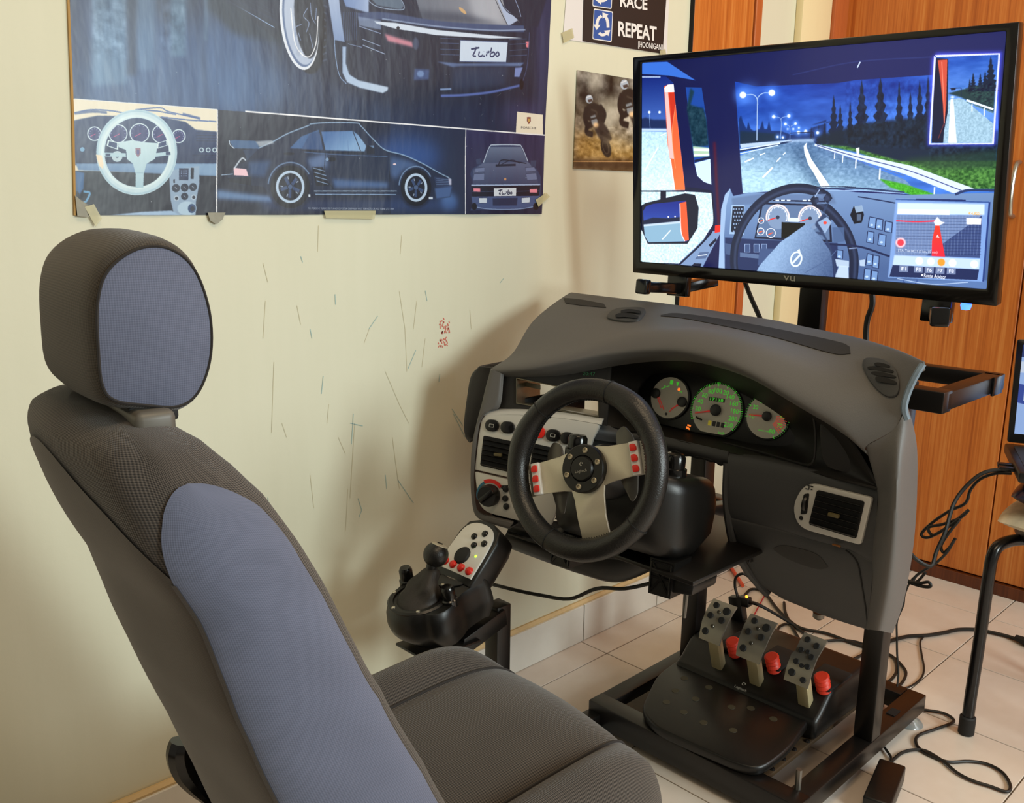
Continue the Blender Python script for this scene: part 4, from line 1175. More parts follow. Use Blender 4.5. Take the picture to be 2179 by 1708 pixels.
p.poly([(440, 1022), (835, 1020), (848, 1190), (790, 1280), (660, 1410), (440, 1402)], (200, 228, 236), 1); p.noise([(440, 1022), (835, 1020), (848, 1190), (790, 1280), (660, 1410), (440, 1402)], 46, 8, 7, 59)
p.poly([(692, 1000), (750, 1004), (838, 1020), (836, 1032), (690, 1024)], (14, 20, 54)); p.line([(440, 1022), (690, 1022)], 7, (20, 30, 60)); p.poly([(560, 1024), (590, 1024), (590, 1060), (560, 1070)], (16, 20, 44))
p.poly([(440, 1110), (480, 1086), (690, 1034), (744, 1042), (764, 1110), (758, 1220), (704, 1304), (492, 1304), (464, 1240), (440, 1200)], (18, 22, 44), 1, 1)
mg = [(466, 1130), (484, 1102), (520, 1090), (696, 1072), (712, 1280), (700, 1291), (496, 1296), (476, 1262)]
p.poly(mg, (22, 40, 130), 1, 0, (40, 70, 160), [(590, 1090), (590, 1190)]); p.poly([(468, 1180), (520, 1164), (600, 1168), (668, 1160), (668, 1190), (470, 1212)], (16, 26, 54), .95, 2); p.poly([(470, 1206), (666, 1188), (690, 1291), (496, 1296), (476, 1262)], (130, 168, 194), 1, 1); p.line([(470, 1206), (666, 1188)], 12, (196, 214, 230), .9, 1); p.line([(570, 1280), (614, 1232)], 6, (230, 240, 250)); p.poly([(662, 1086), (698, 1078), (712, 1284), (688, 1290), (668, 1234)], (242, 88, 50), 1, 1); p.line([(664, 1090), (670, 1236), (690, 1290)], 6, (240, 220, 226)); p.ell(602, 1160, 4, 4, (250, 250, 255)); p.ell(638, 1158, 4, 4, (250, 250, 255))
p.poly([(640, 1440), (668, 1396), (838, 1236), (884, 1240), (780, 1440)], (118, 144, 184), 1, 1); p.line([(660, 1416), (800, 1280), (845, 1200), (836, 1030)], 10, (14, 18, 50)); p.poly([(818, 1310), (855, 1274), (862, 1284), (826, 1322)], (20, 24, 50)); p.poly([(745, 1386), (770, 1350), (820, 1346), (802, 1382)], (80, 100, 140)); p.line([(760, 1368), (810, 1362)], 5, (220, 230, 244)); p.poly([(710, 1436), (740, 1408), (780, 1410), (768, 1440)], (20, 24, 50))
p.line([(848, 760), (858, 950), (872, 1210)], 16, (104, 16, 34), .7, 6); p.poly([(852, 1206), (880, 1202), (881, 1240), (850, 1246)], (226, 40, 34))
# dashboard of the truck
da = [(870, 1480), (878, 1300), (896, 1090), (930, 1006), (950, 1048), (1030, 1030), (1200, 1030), (1440, 1004)] + t2s([(300, 1028), (580, 1042), (1060, 1030), (1020, 1600)])
p.poly(da, (112, 142, 186), 1, 1, (70, 94, 140), [(1400, 1030), (1420, 1440)])
p.poly([(868, 1480), (884, 1120), (905, 1040), (934, 1008), (930, 1030), (912, 1100), (900, 1260), (905, 1480)], (150, 178, 214), 1, 1); p.poly([(905, 1270), (1060, 1280), (1507, 1300), (1507, 1700), (905, 1480)], (30, 42, 84), .95, 2)
p.poly([(940, 1060), (1100, 1036), (1480, 1040), (1500, 1090), (1100, 1090), (945, 1100)], (92, 116, 156), .9, 4); p.poly([(940, 1096), (1010, 1096), (1006, 1256), (928, 1252)], (150, 180, 214)); p.poly([(946, 1104), (1006, 1104), (1000, 1246), (936, 1240)], (24, 30, 52))
for i in range(4):
    for j in range(7): p.ell(952 + 14 * i + (j % 2) * 6, 1118 + 20 * j, 4, 6, (140, 166, 204), .9)
p.poly([(1062, 1276), (1100, 1082), (1466, 1096), (1478, 1296)], (18, 24, 52)); p.poly([(1072, 1266), (1108, 1092), (1458, 1104), (1466, 1284)], (88, 112, 150), 1, 1)
for cx, cy in ((1187, 1162), (1360, 1168)):
    p.ell(cx, cy, 58, 64, (120, 142, 176), 1, 1); p.ring(cx, cy, 60, 66, 9, (240, 214, 214), 1, 0, 0, 165, 380); p.ring(cx, cy, 50, 56, 4, (220, 226, 240), 1, 0, 0, 165, 380)
    for k in range(9):
        t_ = math.radians(170 + k * 26); p.line([(cx + 44 * math.cos(t_), cy + 48 * math.sin(t_)), (cx + 52 * math.cos(t_), cy + 58 * math.sin(t_))], 4, (248, 250, 255), smooth=False)
    p.line([(cx - 52, cy + 16), (cx, cy)], 5, (226, 40, 40), smooth=False); p.ell(cx, cy, 10, 10, (40, 50, 74))
p.poly([(1208, 1188), (1332, 1194), (1330, 1278), (1206, 1272)], (6, 8, 14)); p.poly([(1245, 1164), (1300, 1166), (1298, 1188), (1243, 1186)], (206, 220, 236))
for cx, cy, r_ in ((1098, 1180, 15), (1096, 1238, 18), (1150, 1246, 24)): p.ring(cx, cy, r_, r_, 4, (230, 232, 240)); p.line([(cx - r_ * .6, cy + r_ * .4), (cx + r_ * .5, cy - r_ * .1)], 5, (230, 90, 60), smooth=False)
p.line([(1160, 1072), (1440, 1078)], 7, (20, 26, 56)); 
for x_ in (1175, 1205, 1235, 1320, 1350, 1380): p.poly([(x_, 1068), (x_ + 20, 1068), (x_ + 20, 1076), (x_, 1076)], (210, 222, 240))
for x_ in (1010, 1060, 1100): p.poly([(x_, 1306), (x_ + 28, 1306), (x_ + 28, 1348), (x_, 1348)], (60, 80, 124)); p.line([(x_, 1306), (x_ + 28, 1306), (x_ + 28, 1348), (x_, 1348)], 4, (150, 174, 214), smooth=False, closed=True)
p.poly([(906, 1300), (948, 1310), (948, 1366), (908, 1360)], (70, 90, 130), .9); p.poly([(985, 1350), (1090, 1362), (1090, 1384), (985, 1374)], (90, 112, 150), .9)
# stalks and wheel of the truck
p.poly([(1090, 1330), (1170, 1330), (1160, 1410), (1080, 1420)], (60, 80, 124), 1, 2)
st = [(958, 1460), (952, 1390), (962, 1300), (1004, 1196), (1072, 1104), (1160, 1040), (1270, 1008), (1375, 1018), (1455, 1060)] + t2s([(78, 1070), (150, 1120), (215, 1190), (262, 1270), (286, 1360), (288, 1440), (280, 1520)])
p.line(st, 46, (24, 32, 58)); p.line([(x + 6, y + 3) for x, y in st], 12, (70, 86, 124), .55, 4); p.line([(1385, 1055), (1412, 1012)], 5, (150, 170, 204)); p.line(t2s([(262, 1330), (305, 1326)]), 5, (130, 150, 190))
p.poly([(1386, 1196), (1440, 1130), (1470, 1060)] + t2s([(120, 1130), (165, 1180), (130, 1240), (60, 1240)]) + [(1430, 1260)], (44, 60, 96), 1, 2); p.poly([(1400, 1190), (1450, 1160), (1476, 1190), (1440, 1250)], (150, 176, 210), .9, 1); p.ell(1440, 1192, 10, 8, (220, 70, 60))
hub = [(1058, 1480), (1090, 1420), (1200, 1296), (1330, 1204), (1392, 1192)] + t2s([(60, 1215), (110, 1270), (168, 1350), (186, 1560)])
p.poly(hub, (136, 166, 204), 1, 1, (64, 86, 128), [(1220, 1300), (1470, 1460)]); p.noise(hub, 12, 6, 6, 61); p.line([(1390, 1200), (1440, 1270), (1480, 1370), (1500, 1500)], 10, (40, 56, 92), .9, 2); p.line([(1330, 1460), (1450, 1390), (1500, 1340)], 4, (70, 92, 134), .9)
p.ring(1286, 1386, 28, 38, 9, (214, 228, 242), 1, 0, 14); p.line([(1266, 1408), (1306, 1364)], 10, (214, 228, 242), smooth=False); p.poly([(1290, 1340), (1304, 1330), (1310, 1356)], (214, 228, 242))
# right side of the dash
T()
p.line([(310, 1052), (420, 1070), (520, 1088)], 7, (30, 42, 80)); p.line([(90, 1010), (300, 1006), (560, 1030)], 10, (40, 56, 96)); p.line([(150, 1020), (330, 1020), (560, 1034)], 5, (150, 180, 220)); p.line([(830, 1040), (900, 1018), (1050, 1018)], 14, (40, 56, 100)); p.line([(90, 1000), (200, 996), (300, 1002)], 4, (20, 30, 60))
p.poly([(268, 1150), (286, 1105), (330, 1100), (342, 1150), (330, 1190), (290, 1198)], (14, 18, 34), 1, 1); p.poly([(290, 1104), (332, 1098), (340, 1130), (300, 1138)], (150, 176, 206), .9, 1); p.poly([(304, 1145), (328, 1145), (326, 1180), (304, 1182)], (110, 130, 160), .7, 2)
for q in ([(372, 1160), (408, 1166), (402, 1224), (364, 1216)], [(410, 1168), (444, 1174), (440, 1232), (404, 1226)], [(456, 1182), (494, 1190), (490, 1246), (452, 1238)], [(362, 1236), (396, 1242), (392, 1302), (356, 1296)], [(422, 1250), (460, 1258), (456, 1318), (416, 1310)], [(360, 1356), (390, 1362), (386, 1420), (352, 1416)], [(392, 1364), (424, 1370), (420, 1436), (386, 1430)], [(346, 1436), (380, 1440), (376, 1500), (340, 1496)], [(384, 1446), (418, 1452), (412, 1510), (378, 1504)], [(198, 1336), (230, 1340), (228, 1386), (196, 1380)]):
    p.poly(q, (110, 144, 194), 1, 1); p.line(q, 6, (24, 34, 72), smooth=False, closed=True); c_ = np.mean(q, 0); p.ell(c_[0] - 3, c_[1] + 12, 8, 6, (200, 220, 240), .8, 1)
p.poly([(188, 1386), (262, 1396), (262, 1430), (196, 1424)], (170, 190, 214), 1, 1); p.poly([(190, 1470), (210, 1420), (258, 1424), (262, 1500), (186, 1490)], (190, 210, 232), .9, 2); p.poly([(318, 1392), (348, 1388), (346, 1424), (320, 1422)], (170, 190, 214)); p.line([(160, 1306), (320, 1320), (480, 1372)], 12, (24, 34, 72)); p.poly([(172, 1216), (235, 1216), (240, 1290), (180, 1300)], (70, 94, 136), .9, 2)
p.poly([(450, 1500), (1000, 1500), (1010, 1640), (450, 1600)], (90, 120, 172), .8, 3); p.ring(590, 1500, 36, 24, 6, (60, 84, 140)); p.line([(520, 1490), (700, 1520), (900, 1510)], 5, (200, 220, 244), .7)
p.poly([(512, 1060), (1015, 1078), (980, 1508), (470, 1484)], (120, 154, 210), 1, 2); p.line([(512, 1066), (1010, 1082)], 8, (60, 90, 150)); p.line([(620, 1066), (886, 1072)], 8, (30, 44, 96)); p.line([(1014, 1080), (980, 1506)], 10, (40, 60, 120))
p.poly([(522, 1084), (988, 1092), (986, 1150), (518, 1144)], (200, 220, 246), 1, 3); p.poly([(524, 1118), (800, 1122), (800, 1150), (520, 1146)], (226, 236, 250))
p.poly([(518, 1150), (974, 1152), (962, 1380), (506, 1360)], (58, 74, 122)); p.poly([(518, 1150), (974, 1152), (520, 1478), (470, 1480), (506, 1360)], (130, 154, 196), .7)
for k in range(26): p.line([(520 + 17.5 * k, 1152), (508 + 17.5 * k, 1366)], 3, (150, 170, 206), .35, smooth=False)
for k in range(13): p.line([(514, 1166 + 16 * k), (968, 1170 + 16 * k)], 3, (20, 30, 64), .4, smooth=False)
p.poly([(724, 1206), (746, 1206), (760, 1290), (776, 1374), (704, 1370), (706, 1290)], (240, 58, 40), 1, 1, (232, 40, 60), [(735, 1210), (740, 1370)]); p.line([(514, 1181), (620, 1186), (735, 1182)], 7, (236, 40, 66)); p.poly([(716, 1186), (735, 1160), (756, 1186), (775, 1190), (745, 1206), (724, 1206)], (250, 250, 255), 1, 2); p.poly([(736, 1254), (746, 1272), (726, 1270)], (250, 200, 200))
p.ell(538, 1298, 27, 27, (248, 196, 206), 1, 3); p.ell(538, 1298, 18, 18, (240, 60, 76), 1, 2)
p.poly([(890, 1166), (970, 1168), (968, 1202), (890, 1200)], (236, 240, 250)); p.text(text2d('€4,822.-', 1, bold=.02), 936, 1143, 70, 18, (240, 170, 60), 2); p.text(text2d('ETA: Tue 06:21 (7 km, 15 min)', 1), 630, 1346, 210, 18, (240, 244, 252), 3)
p.poly([(504, 1366), (964, 1386), (958, 1440), (496, 1416)], (186, 208, 236), 1, 2)
for x_, c_ in ((638, (250, 250, 255)), (700, (226, 234, 246)), (756, (240, 150, 50)), (816, (246, 250, 255)), (932, (246, 248, 255))): p.ell(x_, 1396 + (x_ - 638) * .06, 20, 20, c_, 1, 2)
p.poly([(496, 1418), (958, 1442), (948, 1498), (478, 1480)], (34, 44, 84))
for x_, s_ in ((556, 'F1'), (634, 'F5'), (692, 'F6'), (750, 'F7'), (810, 'F8')):
    y_ = 1438 + (x_ - 556) * .05
    p.poly([(x_ - 24, y_ - 18), (x_ + 24, y_ - 16), (x_ + 22, y_ + 18), (x_ - 26, y_ + 16)], (110, 124, 160)); p.text(text2d(s_, 1, bold=.02), x_, y_, 26, 20, (236, 240, 250), 3)
p.text(text2d('Route Advisor', 1, bold=.02), 722, 1478, 118, 22, (244, 248, 255), 5); p.ell(654, 1472, 6, 6, (244, 248, 255))
# inset mirror
q4 = [(722, 300), (1066, 288), (1032, 768), (694, 770)]
p.line(q4, 34, (80, 90, 255), .75, 9, smooth=False, closed=True)
p.poly(q4, (24, 72, 170), 1, 0, (90, 140, 220), [(900, 300), (890, 520)]); p.noise(q4, 26, 80, 30, 62)
p.poly([(790, 500), (1046, 430), (1036, 600), (960, 570), (860, 520)], (30, 54, 60), 1, 3); 
for (x_, t_, w_) in [(1020, 300, 46), (990, 380, 28), (964, 392, 24), (926, 388, 24), (908, 420, 16)]: conifer(x_, t_, 490, w_, (12, 26, 52))
p.noise([(860, 470), (1040, 440), (1036, 600)], 40, 10, 8, 63, 3, (.6, 1, .6)); p.poly([(794, 536), (850, 524), (880, 534), (1032, 660), (1028, 764), (758, 764)], (150, 184, 206), 1, 1); p.noise([(794, 536), (870, 530), (1030, 650), (1028, 764), (758, 764)], 30, 8, 8, 64); p.line([(890, 535), (1034, 585)], 11, (216, 228, 240)); p.line([(890, 545), (1034, 604)], 4, (90, 120, 110)); p.poly([(806, 530), (820, 530), (838, 764), (792, 764)], (244, 250, 255), 1, 1)
for x_ in (920, 985): p.line([(x_, 548 + (x_ - 890) * .3), (x_, 585 + (x_ - 890) * .36)], 6, (220, 228, 240), smooth=False)
p.poly([(806, 470), (832, 468), (832, 482), (808, 484)], (20, 30, 60)); p.line([(800, 472), (862, 470), (862, 515)], 4, (20, 34, 70), smooth=False); p.ell(815, 520, 10, 6, (220, 236, 255), 1, 3)
p.poly([(720, 310), (792, 314), (790, 600), (770, 700), (766, 764), (704, 764)], (14, 20, 50), 1, 1); p.poly([(736, 322), (788, 318), (782, 560), (770, 684), (764, 560), (752, 440)], (196, 74, 56), 1, 1); p.line([(758, 330), (770, 560), (772, 660)], 5, (230, 130, 110), .8); p.line([(770, 660), (740, 740)], 5, (90, 40, 50))
p.line(q4, 12, (214, 216, 255), 1, 1, smooth=False, closed=True)
p.line([(322, 330), (306, 362)], 8, (190, 206, 236)); p.line([(-40, 400), (300, 330), (700, 305)], 5, (60, 80, 150), .4, 2)
IM_SCREEN = p.image('driving_game_screen')

tv = thing('television', 'wide black television showing a blue night driving game behind the dashboard', 'television', tuple(TV.p(0, TVO[3][1], .03)))
M_BEZ = mat('bezel_gloss', '14120f', 0.16, var=.1, vscale=8)
qo = [TV.p(*q) for q in TVO]; qi = [TV.p(*q, -.004) for q in TVS]
n4 = lambda L: [L[i] + (L[(i + 1) % 4] - L[i]) * (k / 6) for i in range(4) for k in range(6)]
mk('bezel', ring(n4(qo), [q + TV.n * .004 for q in n4(qi)], TV.n, .022, .0025), M_BEZ, tv)
g = prism(qi, TV.n, .003)
mk('screen', g, mat_print('driving_game', IM_SCREEN, .18, emit=1.42), tv, smooth=0, uvs=[((Vector(q) - TV.o).dot(TV.ex) / (u1 - u0) - u0 / (u1 - u0), ((Vector(q) - TV.o).dot(TV.ey) - v0) / (v1 - v0)) for q in g[0]], label='lit screen with a truck cab view of a night motorway')
bk = [TV.p(u * .985, v * .985, -.02) for u, v in TVO]; bk2 = [TV.p(u * .8, v * .72 - .03, -.06) for u, v in TVO]
mk('back_shell', bevel((bk + bk2, [(3, 2, 1, 0), (4, 5, 6, 7)] + [(i, (i + 1) % 4, 4 + (i + 1) % 4, 4 + i) for i in range(4)]), .006), M_BLACK, tv)
lu, lv = TV.uv(1680, 592)
mk('logo_lettering', on(fit2d(text2d('vu', 1, bold=.0), .024, .0095), TV, lu, lv, .0007, math.radians(-1)), mat('logo_silver', 'b8b4aa', .35, metal=.6), tv, smooth=0)
lo = TV.p(TV.uv(2050, 650)[0], TVO[2][1] - .004, -.012)
mk('power_light', lathe([(.001, -.009), (.007, -.008), (.009, 0), (.006, .006), (.001, .007)], frame(lo, (1, 0, 0), (0, 1, 0)), 12), mat('blue_led', '3058ff', .3, emit=6), tv, label='small glowing blue power light')


def tv_foot(yc, front, back, hz):
    zt = TV.p(0, TVO[3][1] + .01, -.012).z
    top = Vector((1.615, yc, zt)); k = Vector((1.612, yc, hz + .016))
    f, b = Vector(front), Vector(back)
    g = join(bar(top, k - Vector((0, 0, .016)), .05, .018, .003), bar(k, f, .026, .022, .004), bar(k, b, .026, .022, .004))
    e = (f - k).normalized()
    g = join(g, bevel(bar(f - e * .004, f + e * .014, .028, .030, 0), .004))
    return g


fz = .925
mk('foot', tv_foot(1.145, X(1372, 610, 1.50), X(1522, 597, 1.70), fz), M_BLACKG, tv, label='black splayed foot under the left end of the television')
mk('foot', tv_foot(.612, X(2000, 674, 1.475), (1.735, .652, .93), fz), M_BLACKG, tv)
# ================================================================== car dashboard mounted on the rig
DB = thing('car_dashboard', 'charcoal grey car dashboard section with instrument dials and air vents on rig', 'dashboard', (1.42, .9, .33))
CP = Plane((1.16, 1.27, .65), (-.905, -.39, .17))          # centre console face, turned to the driver
# ---- top pad with the instrument hood
E_ = [(1211, 624, 1.50), (1300, 634, 1.505), (1400, 645, 1.505), (1490, 657, 1.50), (1577, 670, 1.49), (1650, 682, 1.475), (1711, 695, 1.455), (1813, 717, 1.42), (1900, 743, 1.385), (1964, 772, 1.345)]
B_ = [(1048, 784, 1.195), (1128, 777, 1.21), (1203, 764, 1.235), (1298, 746, 1.27), (1388, 737, 1.29), (1470, 742, 1.30), (1577, 776, 1.30), (1697, 844, 1.30), (1790, 900, 1.305), (1845, 948, 1.315)]
EE = [X(*q) for q in E_]; BB = [X(*q) for q in B_]
m1 = [a.lerp(b, .40) + Vector((0, 0, .006)) for a, b in zip(EE, BB)]
m2 = [a.lerp(b, .78) + Vector((0, 0, z)) for a, b, z in zip(EE, BB, (.004, .004, .006, .014, .018, .018, .016, .014, .012, .008))]
m1[0] = X(1137, 680, 1.36); m2[0] = X(1091, 751, 1.25)
m1[-1] = X(1928, 850, 1.335); m2[-1] = X(1905, 910, 1.325)
m1[-2] = m1[-2].lerp(X(1880, 800, 1.355), .5)
l0 = [b + Vector((-.002, 0, .0)) for b in BB]
u1_ = [b + Vector((.006, 0, -.016)) for b in BB]
u2_ = [b + Vector((.040, 0, -.030)) for b in BB]
edge_back = [a + Vector((.012, 0, -.012)) for a in EE]
pad = patch([edge_back, EE, m1, m2, l0, u1_, u2_], 72, 46, .004)
mk('top_pad', pad, M_GREY, DB, smooth=60)
PADB = BVHTree.FromPolygons([tuple(v) for v in pad[0]], pad[1])


def onpad(px, py, off=.0012, bv=None):
    d = Vector(ray(px, py)).normalized(); e = Vector(EYE)
    h = (bv or PADB).ray_cast(e, d)
    if h[0] is None: return None
    n = h[1] if h[1].dot(d) < 0 else -h[1]
    return h[0] + n * off


def strip_on(a, b, off=.0012, n=4, bv=None, thick=.0018):
    """raised or dark strip between two pixel polylines lying on the pad"""
    A_ = [tuple(v)[:2] for v in cr([(x, y, 0) for x, y in a], 5)]; B__ = [tuple(v)[:2] for v in cr([(x, y, 0) for x, y in b], 5)]
    G = []
    for k in range(n + 1):
        G.append([onpad(x0 + (x1 - x0) * k / n, y0 + (y1 - y0) * k / n, off, bv) for (x0, y0), (x1, y1) in zip(A_, B__)])
    keep = [i for i in range(len(A_)) if all(r[i] is not None for r in G)]
    return sheet([[r[i] for i in keep] for r in G], thick)


M_SLOT = mat('painted_slot_shade', '2a2622', .7)  # dark strips laid on the pad; the grooves' shade is put in this colour
mk('defroster_slot', strip_on([(1180, 634), (1230, 637), (1285, 647)], [(1183, 642), (1235, 650), (1290, 655)]), M_SLOT, DB)
mk('defroster_slot', strip_on([(1406, 671), (1440, 667), (1520, 677), (1640, 698), (1780, 727), (1808, 738)], [(1406, 673), (1450, 677), (1520, 690), (1640, 716), (1770, 752), (1810, 753)]), M_SLOT, DB)


def pad_vent(outer, slots):
    c = [onpad(x, y, .0035) for x, y in [tuple(v)[:2] for v in cr([(x, y, 0) for x, y in outer], 4, True)]]
    cen = sum(c, Vector()) / len(c)
    n = (c[0] - cen).cross(c[len(c) // 4] - cen).normalized()
    if n.dot(Vector(EYE) - cen) < 0: n = -n
    o = mk('top_vent', prism([q - n * (q - cen).dot(n) * .0 for q in c], n, .006, .0012), M_GREYD, DB)
    pl = Plane(cen + n * .0030, n)
    for s in slots:
        q = [tuple(v)[:2] for v in cr([(x, y, 0) for x, y in s], 3, True)]
        mk('slot', prism([pl.hit(*w) for w in q], n, .0008), M_DARK, o, smooth=0)


pad_vent([(1293, 678), (1300, 665), (1318, 658), (1345, 656), (1366, 657), (1374, 664), (1364, 680), (1350, 685), (1322, 685)],
         [[(1322, 660), (1340, 657), (1362, 661), (1361, 666), (1340, 663), (1324, 665)], [(1311, 668), (1330, 665), (1356, 671), (1355, 676), (1330, 674), (1312, 674)]])
pad_vent([(1836, 775), (1842, 765), (1858, 763), (1885, 768), (1908, 788), (1916, 815), (1912, 838), (1898, 845), (1880, 840), (1858, 820), (1842, 795)],
         [[(1861, 772), (1872, 771), (1891, 776), (1893, 781), (1876, 780), (1863, 777)], [(1847, 780), (1866, 779), (1898, 787), (1900, 792), (1868, 788), (1849, 785)], [(1854, 791), (1870, 790), (1902, 798), (1905, 803), (1876, 800), (1857, 796)], [(1863, 802), (1876, 801), (1904, 810), (1906, 816), (1882, 814), (1866, 810)]])
# torn end where the passenger side was cut off
mk('cut_edge', tube([X(1964, 774, 1.347), X(1948, 800, 1.34), X(1932, 835, 1.336), X(1924, 868, 1.332), X(1930, 892, 1.335)], .005, 6, 4), mat('cut_foam', '6f7d88', .8, var=.4, vscale=90), DB)

# ---- right end: pillar and lower panels
ri = [(1846, 949, 1.316), (1868, 1040, 1.335), (1866, 1100, 1.338), (1858, 1160, 1.34), (1850, 1240, 1.36), (1843, 1337, 1.40)]
rm = [(1903, 912, 1.323), (1910, 975, 1.308), (1910, 1070, 1.302), (1905, 1160, 1.310), (1893, 1250, 1.335), (1874, 1342, 1.385)]
rs_ = [(1928, 870, 1.335), (1950, 940, 1.375), (1952, 1040, 1.42), (1944, 1160, 1.43), (1924, 1275, 1.45), (1900, 1346, 1.46)]
R0 = [X(*q) for q in ri]; R1 = [X(*q) for q in rm]; R2 = [X(*q) for q in rs_]; R0[0], R1[0], R2[0] = l0[-1] + Vector((.001, 0, 0)), m2[-1].copy(), m1[-1].copy()
R3 = [q + Vector((.02, .03, 0)) for q in R2]
cols = [[q + Vector((.03, .006, -.004)) for q in R0], R0, R1, R2, R3]
R0[1:] = [q for q in R0[1:]]
rows = [[c[k] for c in cols] for k in range(6)]
mk('end_panel', patch(rows, 32, 30, .004), M_GREY, DB, smooth=60)


def lerp_rows(top, bot, xs, n):
    """rows between two pixel polylines with x given per row"""
    out = []
    for k, x in enumerate(xs):
        t = k / (len(xs) - 1)
        out.append([X(a[0] + (b[0] - a[0]) * t, a[1] + (b[1] - a[1]) * t, x + (dx if len(a) < 3 else a[2])) for a, b, dx in zip(top, bot, [0] * len(top))])
    return out


vt = [(1549, 968), (1600, 976), (1660, 988), (1731, 1004), (1800, 1020), (1870, 1038)]
vb = [(1551, 1099), (1600, 1111), (1660, 1126), (1731, 1148), (1800, 1167), (1858, 1195)]
fb = [(1612, 1240), (1660, 1270), (1700, 1287), (1750, 1307), (1800, 1324), (1846, 1338)]
vrows = lerp_rows(vt, vb, (1.352, 1.343, 1.340, 1.344), 0)
vpn = patch([[q + Vector((.02, 0, .004)) for q in vrows[0]]] + vrows + [[q + Vector((.012, 0, -.003)) for q in vrows[-1]]], 36, 20, .004)
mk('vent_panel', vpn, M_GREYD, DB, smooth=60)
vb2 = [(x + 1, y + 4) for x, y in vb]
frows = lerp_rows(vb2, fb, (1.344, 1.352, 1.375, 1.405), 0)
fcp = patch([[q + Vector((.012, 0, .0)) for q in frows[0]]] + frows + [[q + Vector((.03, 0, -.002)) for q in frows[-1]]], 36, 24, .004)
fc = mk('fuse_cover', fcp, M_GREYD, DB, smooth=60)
FCB = BVHTree.FromPolygons([tuple(v) for v in fcp[0]], fcp[1])
mk('finger_recess', strip_on([(1646, 1166), (1665, 1160), (1700, 1166), (1740, 1180), (1762, 1205)], [(1648, 1170), (1670, 1185), (1705, 1200), (1740, 1210), (1760, 1208)], .0008, 4, FCB, .001), mat('painted_recess_shade', '2c2a28', .6), fc)  # recess drawn as a strip on the cover, its shade put in the colour
mk('cover_seam', tube([q for q in (onpad(x, y, .0004, FCB) for x, y in [(1800, 1170), (1815, 1182), (1827, 1202), (1834, 1240), (1842, 1290), (1846, 1330)]) if q], .0014, 5, 4), M_DARK, fc)
mk('hole_edge', tube([X(1548, 985, 1.352), X(1546, 1052, 1.348), X(1551, 1110, 1.346), X(1562, 1160, 1.356), X(1590, 1212, 1.385), X(1614, 1242, 1.405), X(1634, 1264, 1.415)], .0075, 8, 5), M_GREYD, DB)
mk('cover_side', patch([[X(1552, 1102, 1.346), X(1560, 1150, 1.356), X(1590, 1208, 1.385), X(1614, 1242, 1.405)], [X(1600, 1112, 1.345), X(1610, 1155, 1.352), X(1622, 1200, 1.37), X(1640, 1256, 1.404)]], 14, 6, .004), M_GREYD, DB, smooth=60)
mk('latch', box(tuple(X(1780, 1160, 1.338)), (.004, .014, .003), .001), mat('brass_latch', '7a4a1c', .5), DB)
# strip under the instruments
strip = [[(1270, 900, 1.285), (1340, 914, 1.33), (1420, 930, 1.35), (1490, 946, 1.353), (1549, 960, 1.352)], [(1268, 915, 1.275), (1340, 930, 1.325), (1420, 947, 1.345), (1490, 964, 1.348), (1549, 978, 1.350)], [(1266, 935, 1.275), (1340, 946, 1.33), (1420, 960, 1.352), (1490, 976, 1.356), (1549, 992, 1.358)]]
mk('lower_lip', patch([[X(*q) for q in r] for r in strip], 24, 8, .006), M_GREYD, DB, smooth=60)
mk('torn_edge', tube([X(1410, 957, 1.352), X(1440, 961, 1.351), X(1465, 968, 1.356), X(1500, 975, 1.352), X(1530, 985, 1.358), X(1548, 991, 1.354)], lambda t: .003 + .0015 * math.sin(40 * t), 6, 5), M_DARK, DB)

# ---- instrument cluster
ft = [(1298, 756), (1388, 750), (1470, 754), (1577, 789), (1697, 857), (1790, 916), (1864, 1030)]
fbm = [(1290, 906), (1388, 924), (1470, 943), (1577, 968), (1697, 997), (1731, 1005), (1866, 1036)]
fx = [(1.30, 1.33, 1.335, 1.335, 1.33, 1.33, 1.335), (1.33, 1.40, 1.418, 1.418, 1.40, 1.37, 1.338), (1.335, 1.415, 1.432, 1.432, 1.415, 1.378, 1.340), (1.325, 1.405, 1.425, 1.42, 1.40, 1.372, 1.340), (1.30, 1.345, 1.352, 1.355, 1.353, 1.351, 1.336)]
fr = [[X(a[0] + (b[0] - a[0]) * k / 4, a[1] + (b[1] - a[1]) * k / 4, fx[k][i]) for i, (a, b) in enumerate(zip(ft, fbm))] for k in range(5)]
mk('instrument_surround', patch(fr, 56, 36, .004), M_FASCIA, DB, smooth=60)
IP = Plane((1.402, .905, .75), (-.955, -.105, .27))
M_DIAL = mat('dial_face', 'cfcab8', .5); M_GRN = mat('green_backlight', '55e040', .5, emit=.32); M_NEED = mat('needle_red', 'c8302a', .5, emit=.25); M_HUBN = mat('needle_hub', '100e0d', .4)
M_DIALRIM = mat('dial_rim', '0c0b0a', .4)
ic = mk('instrument_backplate', prism([IP.moved(-.003).hit(*q) for q in [(1360, 830), (1385, 800), (1450, 785), (1560, 800), (1660, 840), (1716, 880), (1726, 975), (1560, 935), (1470, 918), (1370, 893)]], IP.n, .004, .001), M_DIALRIM, DB)


